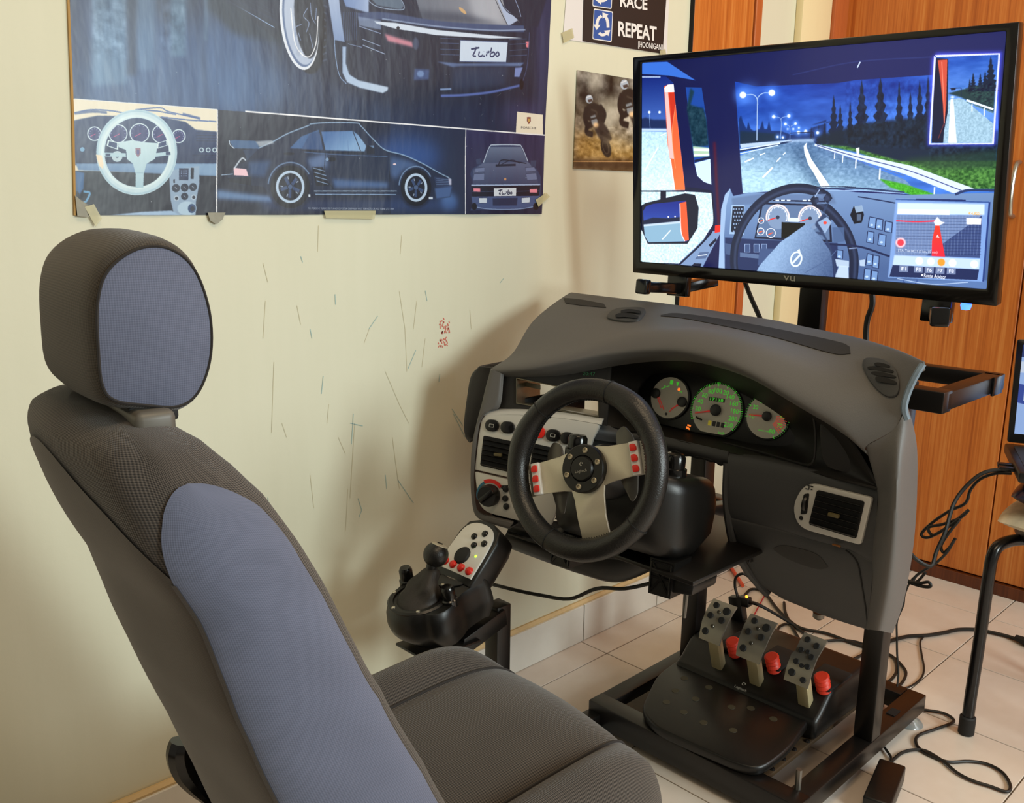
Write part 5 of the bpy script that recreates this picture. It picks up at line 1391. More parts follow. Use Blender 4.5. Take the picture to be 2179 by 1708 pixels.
def dial(px, py, r, cut=None, a0=0, a1=0, nums=(), major=0, minor=0, needle=None, name='dial', full=True, numr=.68, nsz=.2, right=None):
    u, v = IP.uv(px, py)
    pts = []
    for k in range(56):
        t = 2 * math.pi * k / 56
        x, y = r * math.cos(t), r * math.sin(t)
        if cut is not None: y = max(y, -cut)
        if right is not None:
            d = x * .82 + y * .57
            if d > right: x -= (d - right) * .82; y -= (d - right) * .57
        pts.append((x, y))
    o = mk('dial_rim', prism([IP.p(u + x * 1.09, v + y * 1.09, .0012) for x, y in pts], IP.n, .003, .0006), M_DIALRIM, DB)
    mk('dial_face', prism([IP.p(u + x, v + y, .0018) for x, y in pts], IP.n, .001), M_DIAL, o, smooth=0, label='pale dial face')
    gs = []
    def tick(t, ra, rb, w):
        c, s = math.cos(t), math.sin(t); q = []
        for rr, ww in ((ra, -w), (rb, -w), (rb, w), (ra, w)): q.append(IP.p(u + c * rr - s * ww, v + s * rr + c * ww, .0024))
        gs.append(prism(q, IP.n, .0003))
    if major:
        for k in range(major + 1):
            t = math.radians(a0 + (a1 - a0) * k / major); tick(t, r * .93, r * 1.07, .0005)
        for k in range(minor + 1):
            t = math.radians(a0 + (a1 - a0) * k / minor); tick(t, r * 1.0, r * 1.07, .00022)
    for k, s in enumerate(nums):
        if not s: continue
        t = math.radians(a0 + (a1 - a0) * k / (len(nums) - 1))
        gs.append(on(fit2d(text2d(s, 1, bold=.0), None, r * nsz), IP, u + math.cos(t) * r * numr, v + math.sin(t) * r * numr, .0022))
    if gs: mk('scale_markings', join(*gs), M_GRN, o, smooth=0, label='green lit scale marks and figures')
    if needle is not None:
        t = math.radians(needle); c, s = math.cos(t), math.sin(t)
        q = [IP.p(u + c * rr - s * ww, v + s * rr + c * ww, .005) for rr, ww in ((0, -.0016), (r * .86, -.0006), (r * .86, .0006), (0, .0016))]
        mk('needle', prism(q, IP.n, .001), M_NEED, o, smooth=0)
        mk('needle_hub', disc(IP, u, v, r * .22, .0075, .005, 20, .001), M_HUBN, o)
    return o, u, v


sp, su, sv = dial(1525, 873, .0475, .042, 206, -38, ['', '20', '40', '60', '80', '100', '120', '140', '160', '180', '200', '220'], 11, 66, 196, numr=.76, nsz=.17)
mk('odometer', prism([IP.p(su + a - .004, sv + b + .019, .0025) for a, b in ((-.014, -.0035), (.017, -.0035), (.017, .0035), (-.014, .0035))], IP.n, .0006), M_HUBN, sp, smooth=0)
mk('odometer_figures', on(fit2d(text2d('17138', 1, bold=.02), .026, .0055), IP, su - .0025, sv + .019, .0028), M_GRN, sp, smooth=0)
for k in range(4): mk('trip_wheel', prism([IP.p(su - .008 + k * .0085 + a, sv - .0245 + b, .0025) for a, b in ((-.003, -.0045), (.003, -.0045), (.003, .0045), (-.003, .0045))], IP.n, .0006), M_HUBN if k else mat('yellow_trip', 'b8a830', .5, emit=.3), sp, smooth=0)
mk('unit_lettering', on(fit2d(text2d('km/h', 1), None, .0045), IP, su + .018, sv - .0385, .0022), M_GRN, sp, smooth=0)
mk('trip_stalk', tube([IP.p(su - .036, sv - .018, .002), IP.p(su - .03, sv - .0195, .010), IP.p(su - .018, sv - .0215, .016)], .0018, 6, 3), M_HUBN, sp)
tp, tu, tv_ = dial(1634, 886, .0385, None, 188, -62, ['10', '20', '30', '40', '50', '60', '70', '80'][:8], 8, 40, 184, right=.024, numr=.72, nsz=.19)
gs = []
for k in range(9):
    t = math.radians(8 - k * 6.5); c, s = math.cos(t), math.sin(t)
    gs.append(prism([IP.p(tu + c * rr - s * ww, tv_ + s * rr + c * ww, .0021) for rr, ww in ((.016, -.0005), (.036, -.0007), (.036, .0007), (.016, .0005))], IP.n, .0003))
mk('red_zone', join(*gs), mat('red_zone', 'd8523e', .5, emit=.3), tp, smooth=0)
mk('unit_lettering', on(fit2d(text2d('giri/min x100', 1), .019, None), IP, tu - .002, tv_ - .026, .0022), M_GRN, tp, smooth=0)
fp, fu, fv = dial(1425, 846, .0385)
M_HB = M_HUBN
for du, dv in ((-.029, .004), (.029, -.004)): mk('needle_hub', disc(IP, fu + du, fv + dv, .0095, .0065, .005, 18, .001), M_HUBN, fp)
for (a, b) in (((-.026, .0), (-.012, -.022)), ((-.021, -.002), (-.006, -.024)), ((.024, -.010), (.008, -.020)), ((.02, -.010), (.006, -.026))):
    A2, B2 = IP.p(fu + a[0], fv + a[1], .003), IP.p(fu + b[0], fv + b[1], .003)
    mk('needle', bar(A2, B2, .0011, .0006, 0, IP.n), M_NEED, fp, smooth=0)
mk('scale_markings', join(on(fit2d(text2d('F', 1), None, .005), IP, fu - .013, fv + .019, .0022), on(fit2d(text2d('H', 1), None, .005), IP, fu + .022, fv + .014, .0022),
   prism([IP.p(fu + a - .001, fv + b + .029, .0022) for a, b in ((-.003, -.004), (.003, -.004), (.003, .004), (-.003, .004))], IP.n, .0003), bar(IP.p(fu - .02, fv + .014, .0024), IP.p(fu - .004, fv + .022, .0024), .0006, .0004, 0, IP.n),
   prism([IP.p(fu + a + .012, fv + b + .028, .0022) for a, b in ((-.001, -.004), (.001, -.004), (.003, .003), (-.003, .003))], IP.n, .0003)), M_GRN, fp, smooth=0, label='green lit fuel and temperature signs')
mk('warning_lamp', disc(IP, fu + .017, fv + .018, .003, .0022, .0005, 10), mat('amber_lamp', 'f07828', .5, emit=1.0), fp, smooth=0)
mk('centre_screw', disc(IP, fu, fv - .031, .0028, .0022, .0008, 10), M_HUBN, fp)
wu, wv = IP.uv(1464, 907)
mk('warning_lamp', join(prism([IP.p(wu + a, wv + b, -.0025) for a, b in ((-.005, -.004), (.003, -.006), (.003, -.003), (-.004, .0))], IP.n, .0005), prism([IP.p(wu + a, wv + b, -.0025) for a, b in ((-.003, .001), (.004, .0), (.004, .003), (-.003, .004))], IP.n, .0005)), mat('amber_lamp', 'f07828', .5, emit=1.0), DB, smooth=0, label='amber warning light glowing')
gu, gv2 = IP.uv(1383, 872)
mk('indicator_lamp', prism([IP.p(gu + a, gv2 + b, .0) for a, b in ((-.003, 0), (.001, .003), (.001, -.003))], IP.n, .0005), M_GRN, DB, smooth=0)
cl = IP.moved(.0)
mk('binnacle_edge', tube([X(1722, 852, 1.352), X(1733, 900, 1.362), X(1735, 950, 1.360), X(1728, 985, 1.353), X(1700, 985, 1.362), X(1620, 962, 1.375), X(1540, 942, 1.383)], .0022, 6, 5), M_FASCIA, DB)
pod = Plane((1.358, .64, .73), (-.96, -.20, .2))
mk('surround_back', prism([X(*w) for w in [(1770, 880, 1.385), (1850, 930, 1.365), (1900, 990, 1.36), (1890, 1060, 1.365), (1720, 1008, 1.375)]], (-1, 0, 0), .003), M_FASCIA, DB, smooth=0)
mk('side_pod', prism(roundpoly([pod.hit(*q) for q in [(1742, 893), (1800, 925), (1838, 975), (1836, 1016), (1760, 996), (1746, 970)]], .014), pod.n, .012, .003), M_FASCIA, DB)

# ---- radio bay
RPl = CP.moved(-.012)
outer = [(1070, 798), (1130, 790), (1200, 780), (1298, 762), (1297, 830), (1291, 906), (1180, 884), (1062, 866)]
inner = [(1099, 803), (1135, 810), (1190, 823), (1273, 840), (1273, 862), (1273, 887), (1185, 870), (1099, 857)]
ro = [RPl.hit(*q) for q in outer]; rin = [RPl.hit(*q) for q in inner]
ro[2] -= RPl.n * .01; ro[3] -= RPl.n * .012
mk('radio_surround', ring(ro, rin, RPl.n, .006, .001), M_FASCIA, DB)
M_SLEEVE = mat('radio_sleeve_steel', '8d8672', .35, metal=.85, var=.3, vscale=40)
hi = [RPl.hit(*q) + RPl.n * .001 for q in [(1100, 804), (1273, 840), (1273, 887), (1100, 857)]]
back = [q - RPl.n * .13 for q in hi]
sl = mk('radio_sleeve', join(*[prism([hi[i], hi[(i + 1) % 4], back[(i + 1) % 4], back[i]], (hi[(i + 1) % 4] - hi[i]).cross(RPl.n), .0012) for i in range(4)]), M_SLEEVE, DB, smooth=0, label='open metal radio sleeve')
mk('sleeve_clip', prism([RPl.moved(-.05).hit(*q) for q in [(1116, 812), (1150, 819), (1150, 829), (1118, 822)]], RPl.n, .001), M_SLEEVE, sl, smooth=0)
mk('sleeve_rim', tube([q + RPl.n * .001 for q in hi] + [hi[0] + RPl.n * .001], .0013, 5, 1, smooth=False), M_SLEEVE, sl)
M_CLK = mat('dim_green_clock', '1f5a34', .5, emit=.10)
ku, kv = RPl.uv(1252, 795)
mk('clock_figures', on(fit2d(text2d('20:47', 1), .024, .006), RPl, ku, kv, -.0035, math.radians(3)), M_CLK, DB, smooth=0)
# ---- dash shell to the left of the console and end cap
inn = [(1072, 797), (1063, 866), (1026, 884), (1010, 1000), (1013, 1072), (1024, 1090), (1050, 1098), (1093, 1108)]
out = [(1046, 783), (1031, 838), (1010, 938), (1006, 1000), (1008, 1058), (1016, 1094), (1040, 1110), (1086, 1124)]
c0 = [CP.moved(-.004).hit(*q) for q in inn]; c1 = [CP.moved(.004).hit(*q) for q in inn]; c1 = [a.lerp(CP.moved(.0).hit(*b), .35) for a, b in zip(c1, out)]
c2 = [CP.moved(-.008).hit(*q) for q in out]; c3 = [q + Vector((.10, .01, -.01 if i < 5 else .01)) for i, q in enumerate(c2)]
mk('console_shell', patch([[c[k] for c in (c0, c1, c2, c3)] for k in range(8)], 18, 44, .003), M_GREY, DB, smooth=60)
ec = [(1022, 778), (1004, 799), (995, 850), (990, 900), (995, 930), (1008, 938)]
eb = [(1050, 782), (1040, 810), (1028, 850), (1016, 900), (1010, 925), (1010, 938)]
e0 = [X(*q, 1.225) for q in eb]; e1 = [X(*q, 1.215) for q in ec]
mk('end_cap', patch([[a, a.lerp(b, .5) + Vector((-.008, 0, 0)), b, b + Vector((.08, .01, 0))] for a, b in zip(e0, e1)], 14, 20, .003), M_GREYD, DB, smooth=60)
# ---- silver console
q = [(1034, 882), (1100, 882), (1200, 890), (1278, 903), (1262, 932), (1240, 1000), (1200, 1043), (1010, 999), (1018, 930), (1024, 892)]
CSn = mk('console_panel', prism(roundpoly([CP.hit(*w) for w in q], [.006, 0, 0, .01, 0, .01, .003, .002, 0, .008]), CP.n, .012, .002), M_SILVER, DB, label='silver console panel with vents and push switches')
ct = [CP.hit(*w) for w in [(1030, 884), (1100, 882), (1200, 890), (1280, 903)]]
mk('console_shelf', patch([[a - CP.n * .0 for a in ct], [a - CP.n * .008 + Vector((0, 0, .009)) for a in ct], [a - CP.n * .03 + Vector((0, 0, .014)) for a in ct]], 16, 8, .003), M_SILVER, DB, smooth=60)
q = [(1010, 1003), (1200, 1048), (1185, 1085), (1168, 1123), (1090, 1104), (1034, 1090), (1018, 1070)]
mk('climate_panel', prism(roundpoly([CP.hit(*w) for w in q], [.003, .004, 0, .008, 0, .02, .012]), CP.n, .012, .002), M_SILVER, DB, label='silver climate control panel')


def vent(q4, pl, n, name='air_vent', parent=None, slant=.5):
    """rectangular louvre: dark box with n slats, q4 = TL TR BR BL pixels"""
    P4 = [pl.hit(*w) for w in q4]
    o = mk(name, prism(roundpoly([p_ + pl.n * .0008 for p_ in P4], .004), pl.n, .004, 0), M_DARK, parent or DB, smooth=0)
    for k in range(n):
        t = (k + .6) / (n + .1)
        a = P4[0].lerp(P4[3], t); b = P4[1].lerp(P4[2], t); d = (b - a) * .02
        e = (P4[3] - P4[0]).normalized()
        hgt = (P4[3] - P4[0]).length / n * .30
        mk('slat', bevel(prism([a + d + pl.n * .0065, b - d + pl.n * .0065, b - d + pl.n * .0035 + e * hgt, a + d + pl.n * .0035 + e * hgt], pl.n, .0035), .0005, 1), M_BLACK, o, smooth=30)
    return o, P4


M_TAB = mat('vent_tab', '5a5030', .5)
o, P4 = vent([(1029, 926), (1096, 940), (1091, 1006), (1022, 990)], CP, 6, parent=CSn)
cc = (P4[0] + P4[2]) / 2 + CP.n * .010 + CP.ex * .004; mk('vent_tab', bevel(bar(cc - CP.ex * .008, cc + CP.ex * .008, .006, .007, 0, CP.n), .0015), M_TAB, o)
o, P4 = vent([(1135, 943), (1190, 955), (1180, 1020), (1126, 1010)], CP, 6, parent=CSn)
for k, (px, py) in enumerate([(1048, 905), (1081, 909), (1145, 919), (1178, 926), (1209, 932)]):
    u, v = CP.uv(px, py); mm = M_RED if k == 2 else M_BLACKG
    o = mk('push_switch', prism([CP.p(u + a, v + b, .005) for a, b in rrect(-.0145, -.0115, .0145, .0115, .0112, 5)], CP.n, .007, .0018), mm, CSn, label='round red hazard switch' if k == 2 else None)
    if k in (0, 3): mk('switch_symbol', ring([CP.p(u + a, v + b, .0054) for a, b in rrect(-.005, -.0032, .005, .0032, .001, 2)], [CP.p(u + a, v + b, .0054) for a, b in rrect(-.0042, -.0025, .0042, .0025, .0006, 2)], CP.n, .0003), mat('symbol_white', 'b8b4a8', .5), o, smooth=0)
KP = CP
u, v = CP.uv(1043, 1053)
kn = mk('temperature_knob', lathe([(.0215, 0), (.0215, .010), (.019, .014), (.0185, .018), (.0001, .018)], frame(CP.p(u, v, .001), CP.ex, CP.ey), 32), M_BLACK, DB)
mk('knob_grip', bevel(bar(CP.p(u - .012, v - .011, .021), CP.p(u + .014, v + .012, .021), .010, .010, 0, CP.n), .002), M_BLACKG, kn)
M_BLU = mat('cold_blue', '2c6a86', .5)


def arc_on(pl, u, v, r0, r1, a0, a1, w, n=14):
    P = [(math.radians(a0 + (a1 - a0) * k / n)) for k in range(n + 1)]
    return prism([pl.p(u + r1 * math.cos(t), v + r1 * math.sin(t), w) for t in P] + [pl.p(u + r0 * math.cos(t), v + r0 * math.sin(t), w) for t in P[::-1]], pl.n, .0006)


mk('temperature_arc', arc_on(CP, u, v, .024, .031, 40, 120, .0016), M_RED, DB, smooth=0, label='red half of the temperature arc')
mk('temperature_arc', arc_on(CP, u, v, .024, .0285, 122, 205, .0016), M_BLU, DB, smooth=0, label='blue half of the temperature arc')
mk('temperature_arc', bevel(prism([CP.p(u + a, v + b, .0016) for a, b in ((.018, .021), (.036, .024), (.036, .016), (.024, .015))], CP.n, .0006), .0002, 1), M_BLACK, DB, smooth=0)
for px, py in ((1077, 1040), (1076, 1060), (1078, 1077)):
    a, b = CP.uv(px, py); mk('push_switch', disc(CP, a, b, .0062, .004, .004, 14, .001), M_BLACK, DB)
# ---- lower shroud under the console and the column
lt = [(1080, 1118, 1.20), (1165, 1140, 1.225), (1240, 1150, 1.25), (1320, 1150, 1.28), (1420, 1120, 1.31)]
lm = [(1074, 1142, 1.195), (1145, 1166, 1.215), (1238, 1192, 1.245), (1325, 1202, 1.275), (1424, 1165, 1.305)]
lb = [(1074, 1160, 1.215), (1131, 1182, 1.235), (1240, 1221, 1.265), (1322, 1237, 1.295), (1420, 1198, 1.325)]
L = [[X(*w) for w in r] for r in (lt, lm, lb)]
CB = CP.moved(-.012)
L.insert(0, [CB.hit(1046, 1094), CB.hit(1110, 1098), CB.hit(1180, 1110), X(1320, 1090, 1.30), X(1425, 1060, 1.325)]); L.append([w + Vector((.10, .01, .015)) for w in L[2]])
mk('lower_shroud', patch(L, 30, 16, .004), M_BLACK, DB, smooth=60)
mk('shroud_rib', tube([X(1082, 1134, 1.188), X(1150, 1155, 1.205), X(1240, 1178, 1.236), X(1320, 1187, 1.266)], .004, 6, 5), M_BLACK, DB)
# ---- right air vent with silver bezel
VP = Plane((1.334, .65, .6), (-1, 0, .02))
q = [(1714, 1025), (1856, 1059), (1831, 1160), (1698, 1123), (1684, 1075)]
iv = [(1739, 1042), (1840, 1067), (1822, 1146), (1721, 1115)]
ob = roundpoly([VP.hit(*w) for w in q], [.022, .006, .006, .022, .035], 5)
bz = mk('vent_bezel', prism(ob, VP.n, .008, .002), M_SILVER, DB, label='silver vent bezel')
o, P4 = vent(iv, VP.moved(.001), 6, parent=bz)
cc = (P4[0] + P4[2]) / 2 + VP.n * .009; mk('vent_tab', bevel(bar(cc - VP.ex * .009, cc + VP.ex * .009, .006, .007, 0, VP.n), .0015), M_TAB, bz)
mk('thumbwheel_slot', prism(roundpoly([VP.moved(.0008).hit(*w) for w in [(1710, 1051), (1722, 1049), (1717, 1093), (1703, 1094)]], .003), VP.n, .002), M_DARK, bz, smooth=0)
a, b = VP.uv(1713, 1072); mk('thumbwheel', lathe([(.001, -.003), (.013, -.003), (.0145, 0), (.013, .003), (.001, .003)], frame(VP.p(a, b, -.006), VP.ey, VP.n), 24), M_BLACK, bz)
a, b = VP.uv(1705, 1102); mk('vent_dot', disc(VP, a, b, .0035, .0008, .001, 12), M_DARK, bz, smooth=0)
a, b = VP.uv(1722, 1037); mk('vent_symbol', join(*[bar(VP.p(a + x0, b + y0, .0006), VP.p(a + x1, b + y1, .0006), .0014, .0006, 0, VP.n) for x0, y0, x1, y1 in ((-.006, -.003, 0, -.003), (0, -.003, 0, .004), (-.004, .003, -.001, .003), (.002, .003, .007, .003), (.003, -.002, .006, -.002))]), M_DARK, bz, smooth=0)
# inner carrier that joins the shell to the rig
mk('inner_carrier', box((1.50, .93, .70), (.03, .62, .03), .003), M_BLACK, DB, smooth=30)
mk('inner_carrier', box((1.50, .93, .84), (.03, .62, .03), .003), M_BLACK, DB, smooth=30)
mk('end_bracket', box((1.46, .62, .62), (.08, .006, .30), .001), M_BLACK, DB, smooth=30)
mk('end_bracket', box((1.33, 1.24, .66), (.20, .006, .16), .001), M_BLACK, DB, smooth=30)
mk('column_cowl', patch([[X(1262, 900, 1.30), X(1340, 915, 1.35), X(1412, 950, 1.37)], [X(1250, 1000, 1.29), X(1335, 1010, 1.35), X(1412, 1030, 1.37)], [X(1180, 1105, 1.26), X(1320, 1110, 1.33), X(1420, 1110, 1.35)]], 16, 14, .004), M_BLACK, DB, smooth=60)
mk('carrier_beam', bar((1.48, 1.10, .70), (1.48, 1.10, .84), .03, .03), M_BLACK, DB)
mk('carrier_beam', bar((1.48, .72, .70), (1.48, .72, .84), .03, .03), M_BLACK, DB)
bo = X(1742, 1308, 1.425); mk('panel_screw', lathe([(.002, 0), (.010, 0), (.010, .008), (.005, .012), (.0001, .012)], frame(bo + Vector((0, 0, .004)), (1, 0, 0), (0, -1, 0)), 14), mat('dull_steel', '77726a', .4, metal=.8), DB)
# ================================================================== steel rig
RG = thing('rig_frame', 'black box section steel rig frame carrying the dashboard, pedals and screen', 'frame', (1.66, .9, 0))
rb = lambda name, a, b, w=.04, h=.04, **k: mk(name, bar(a, b, w, h, .003), k.pop('m', M_STEELB), RG, smooth=30, **k)
ZB = .045
rb('front_rail', (1.415, .672, .040), (1.415, 1.168, .040), .045, .052)
rb('side_rail', (1.40, .692, ZB), (1.955, .692, ZB))
rb('side_rail', (1.40, 1.148, ZB), (1.955, 1.148, ZB))
rb('rear_rail', (1.935, .712, ZB), (1.935, 1.128, ZB))
for y in (.692, 1.12):
    rb('upright', (1.705, y, .065), (1.705, y, .80))
rb('crossbar', (1.705, .712, .46), (1.705, 1.10, .46))
rb('wheel_tray_arm', (1.705, .80, .47), (1.36, .80, .52), .03, .03)
rb('wheel_tray_arm', (1.705, 1.02, .47), (1.36, 1.02, .52), .03, .03)
mk('wheel_tray', box((1.30, .905, .535), (.30, .29, .008), .002), M_STEELB, RG, smooth=30)
rb('dash_stay', (1.705, .70, .72), (1.49, .74, .72), .025, .025)
rb('dash_stay', (1.705, 1.12, .72), (1.49, 1.09, .72), .025, .025)
# tray frame for the screen
rb('screen_tray_bar', (1.69, .605, .775), (1.69, 1.17, .775))
rb('screen_tray_bar', (1.69, .622, .775), (1.965, .622, .775), .034, .034)
rb('screen_tray_bar', (1.965, .605, .775), (1.965, 1.17, .775), .034, .034)
rb('screen_tray_bar', (1.69, 1.15, .775), (1.965, 1.15, .775), .034, .034)
rb('screen_post', (1.74, .905, .78), (1.74, .905, 1.34), .05, .03)
mk('screen_bracket', box((1.69, .895, 1.19), (.07, .12, .12), .003), M_STEELB, RG, smooth=30)
mk('tube_cap', box((1.93, .602, .775), (.05, .006, .038), .002), M_BLACKG, RG, smooth=30)
# shifter arm at the left of the seat
rb('shifter_post', (1.135, 1.185, .02), (1.135, 1.185, .365), .036, .036)
rb('shifter_arm', (1.135, 1.185, .345), (1.03, 1.185, .318), .05, .035)
rb('shifter_plate', (1.06, 1.195, .325), (.93, 1.195, .33), .09, .006)
rb('shifter_outrigger', (1.135, 1.185, .02), (1.41, 1.148, .03), .034, .03)
M_PLY = mat('stained_plywood', '3a2a16', .6, var=.95, vscale=22)
mk('pedal_board', box((1.64, .93, .060), (.47, .345, .010), .002), M_PLY, RG, smooth=30, label='stained plywood board under the pedals')
for (x, y) in ((1.925, .700), (1.41, .69), (1.41, 1.15), (1.925, 1.14)):
    mk('suction_foot', lathe([(.0001, .024), (.010, .022), (.014, .014), (.026, .006), (.030, .0)], Matrix.Translation((x, y - .008, .0005)), 20), mat('clear_rubber', 'd4dad8', .15, trans=.7), RG)
mk('rail_hole', box((1.83, .692, .0655), (.030, .018, .002)), M_DARK, RG, smooth=0)
mk('bolt', lathe([(.006, 0), (.006, .04), (.0001, .04)], frame((1.44, .70, .066), (1, 0, 0), (0, 1, 0)), 8), mat('dull_steel', '77726a', .4, metal=.8), RG)
for k in range(7):
    x = 1.46 + .045 * k; mk('weld_bead', lathe([(.0001, .006), (.005, .004), (.006, 0)], frame((x, .764 + .002 * (k % 3), .064), (1, 0, 0), (0, 1, 0)), 8), M_STEELB, RG)

# ================================================================== racing wheel
WO = Vector((1.055, .91, .709))
_a, _b = math.radians(17), math.radians(-8)
WN = Vector((-math.cos(_a) * math.cos(_b), math.sin(_b), math.sin(_a)))
WPl = Plane(WO, WN)
ROT = math.radians(21)
GW = thing('racing_wheel', 'black leather racing wheel with brushed metal spokes clamped below the dashboard', 'steering wheel', (1.2, .91, .54))
RMJ, RMN = .1262, .0178


def rim(a0, a1, n, r0=RMN, cap=True):
    P = []
    for k in range(n + 1):
        t = a0 + (a1 - a0) * k / n
        P.append(WPl.p(RMJ * math.cos(t), RMJ * math.sin(t)))
    return tube(P, r0, 16, 1, smooth=False)


def rim_r(t):   # thumb grips bulge at ten and two
    d = math.degrees(t - ROT) % 360
    return RMN + .0025 * (math.exp(-((d - 35) / 14) ** 2) + math.exp(-((d - 145) / 14) ** 2)) + .001 * math.exp(-((d - 250) / 40) ** 2)


v, f = [], []
NS, NM = 120, 18
for k in range(NS):
    t = 2 * math.pi * k / NS; c = WPl.ex * math.cos(t) + WPl.ey * math.sin(t); rr = rim_r(t)
    for j in range(NM):
        s = 2 * math.pi * j / NM
        v.append(WO + c * (RMJ + rr * math.cos(s) * .98) + WPl.n * (rr * math.sin(s)))
for k in range(NS):
    for j in range(NM):
        f.append((k * NM + j, ((k + 1) % NS) * NM + j, ((k + 1) % NS) * NM + (j + 1) % NM, k * NM + (j + 1) % NM))
mk('rim', (v, f), M_LEATHER, GW, smooth=60)
for d in (60, 120, 232, 308):
    t = math.radians(d) + ROT; c = WPl.ex * math.cos(t) + WPl.ey * math.sin(t); rr = rim_r(t)
    mk('seam', tube([WO + c * (RMJ + (rr + .0002) * math.cos(s)) + WPl.n * ((rr + .0002) * math.sin(s)) for s in [2 * math.pi * j / 20 for j in range(20)]], .0009, 5, 1, True, False), M_DARK, GW)
st = []
for k in range(150):
    t = 2 * math.pi * k / 150; c = WPl.ex * math.cos(t) + WPl.ey * math.sin(t); d_ = WPl.ey * math.cos(t) - WPl.ex * math.sin(t); rr = rim_r(t)
    a = WO + c * (RMJ - rr - .0002) + WPl.n * .002; st.append(bar(a - d_ * .0013 - WPl.n * .003, a + d_ * .0013 + WPl.n * .003, .0008, .0008, 0))
mk('stitching', join(*st), M_DARK, GW, smooth=0, kind='stuff')
SPL = WPl.moved(-.004)
for d, w0, w1 in ((0, .058, .052), (180, .058, .052), (270, .056, .050)):
    t = math.radians(d) + ROT; c, s = math.cos(t), math.sin(t)
    q = [(.020, -w0 / 2 - .004), (.045, -w0 / 2 + .001), (.075, -w1 / 2), (.110, -w1 / 2), (.110, w1 / 2), (.075, w1 / 2), (.045, w0 / 2 - .001), (.020, w0 / 2 + .004)]
    mk('spoke', prism([SPL.p(a * c - b * s, a * s + b * c, -.006 if a > .1 else .0) for a, b in q], WN, .004, .0008), M_ALU, GW)
    if d != 270:
        q = [(.083, -.026), (.098, -.026), (.098, .026), (.083, .026)]
        o = mk('button_plate', prism([SPL.p(a * c - b * s, a * s + b * c, .006) for a, b in q], WN, .010, .0015), M_WHITE, GW)
        for k in (-1, 0, 1):
            sg = 1 if d == 0 else -1
            q = [(.0855, -.0055), (.096, -.0055), (.0965, .0005), (.0935, .0055), (.0855, .0055)]
            mk('red_button', prism(roundpoly([SPL.p(a * c - (b * sg + k * .0162) * s, a * s + (b * sg + k * .0162) * c, .009) for a, b in q], .0025, 3), WN, .004, .0008), M_RED, o)
hub = mk('hub', lathe([(.0385, -.012), (.0385, .003), (.0365, .006), (.0215, .006), (.0205, .0045), (.0195, .0075), (.018, .0095), (.0001, .010)], frame(WO, WPl.ex, WPl.ey), 48), M_BLACK, GW)
for k in range(6):
    t = ROT + math.radians(10 + 60 * k); o = WPl.p(.029 * math.cos(t), .029 * math.sin(t), .006)
    b = mk('hub_bolt', lathe([(.0046, 0), (.0046, .0016), (.0036, .0022), (.0022, .0018), (.0022, .0004), (.0001, .0004)], frame(o, WPl.ex, WPl.ey), 16), mat('bolt_pewter', 'b0a48c', .35, metal=.8), GW)
LOGO = mat('logo_grey', '9c978a', .5)


def swirl(pl, u, v, s, w, rot=0.0):
    """small maker's mark: a curled comma beside a dot"""
    P = [(math.cos(t) * (1 - .35 * k / 14), math.sin(t) * (1 - .2 * k / 14)) for k, t in enumerate(np.linspace(math.radians(70), math.radians(300), 15))]
    q = [(x * s, y * s) for x, y in P] + [(x * s * .55, y * s * .6) for x, y in P[::-1]]
    g = prism([pl.p(u + x * math.cos(rot) - y * math.sin(rot), v + x * math.sin(rot) + y * math.cos(rot), w) for x, y in q], pl.n, .0003)
    d = [(s * (.75 + .35 * math.cos(t)), s * (.35 + .35 * math.sin(t))) for t in np.linspace(0, 2 * math.pi, 10, endpoint=False)]
    return join(g, prism([pl.p(u + x * math.cos(rot) - y * math.sin(rot), v + x * math.sin(rot) + y * math.cos(rot), w) for x, y in d], pl.n, .0003))


mk('hub_mark', join(swirl(WPl, -.001, .0065, .0033, .0105, ROT), on(fit2d(text2d('Logitech', 1), .021, None), WPl, .0012, -.0045, .0103, ROT * .9)), LOGO, hub, smooth=0, kind='stuff')
# paddles behind the spokes
for sg in (-1, 1):
    c, s = math.cos(ROT), math.sin(ROT)
    q = [(sg * .050, .050), (sg * .066, .060), (sg * .080, .040), (sg * .084, .005), (sg * .074, -.052), (sg * .062, -.064), (sg * .048, -.026)]
    mk('shift_paddle', prism(roundpoly([WPl.p(a * c - b * s, a * s + b * c, -.024) for a, b in q], .008), WN, .003, .001), mat('paddle_grey', '5e5b55', .3, metal=.5), GW)
# housing: rounded sections along the shaft, driver side first
HB = Plane(WO, Vector((-math.cos(math.radians(6)) * math.cos(_b), math.sin(_b), math.sin(math.radians(6)))))


def sect(d, w, top, bot, r):
    return [HB.p(a, b, -d) for a, b in rrect(-w / 2, bot, w / 2, top, r, 4)]


def loft(S_, cap=True):
    n = len(S_[0]); v = [p_ for s in S_ for p_ in s]
    f = [(i * n + j, i * n + (j + 1) % n, (i + 1) * n + (j + 1) % n, (i + 1) * n + j) for i in range(len(S_) - 1) for j in range(n)]
    if cap: f += [tuple(range(n - 1, -1, -1)), tuple((len(S_) - 1) * n + j for j in range(n))]
    return v, f


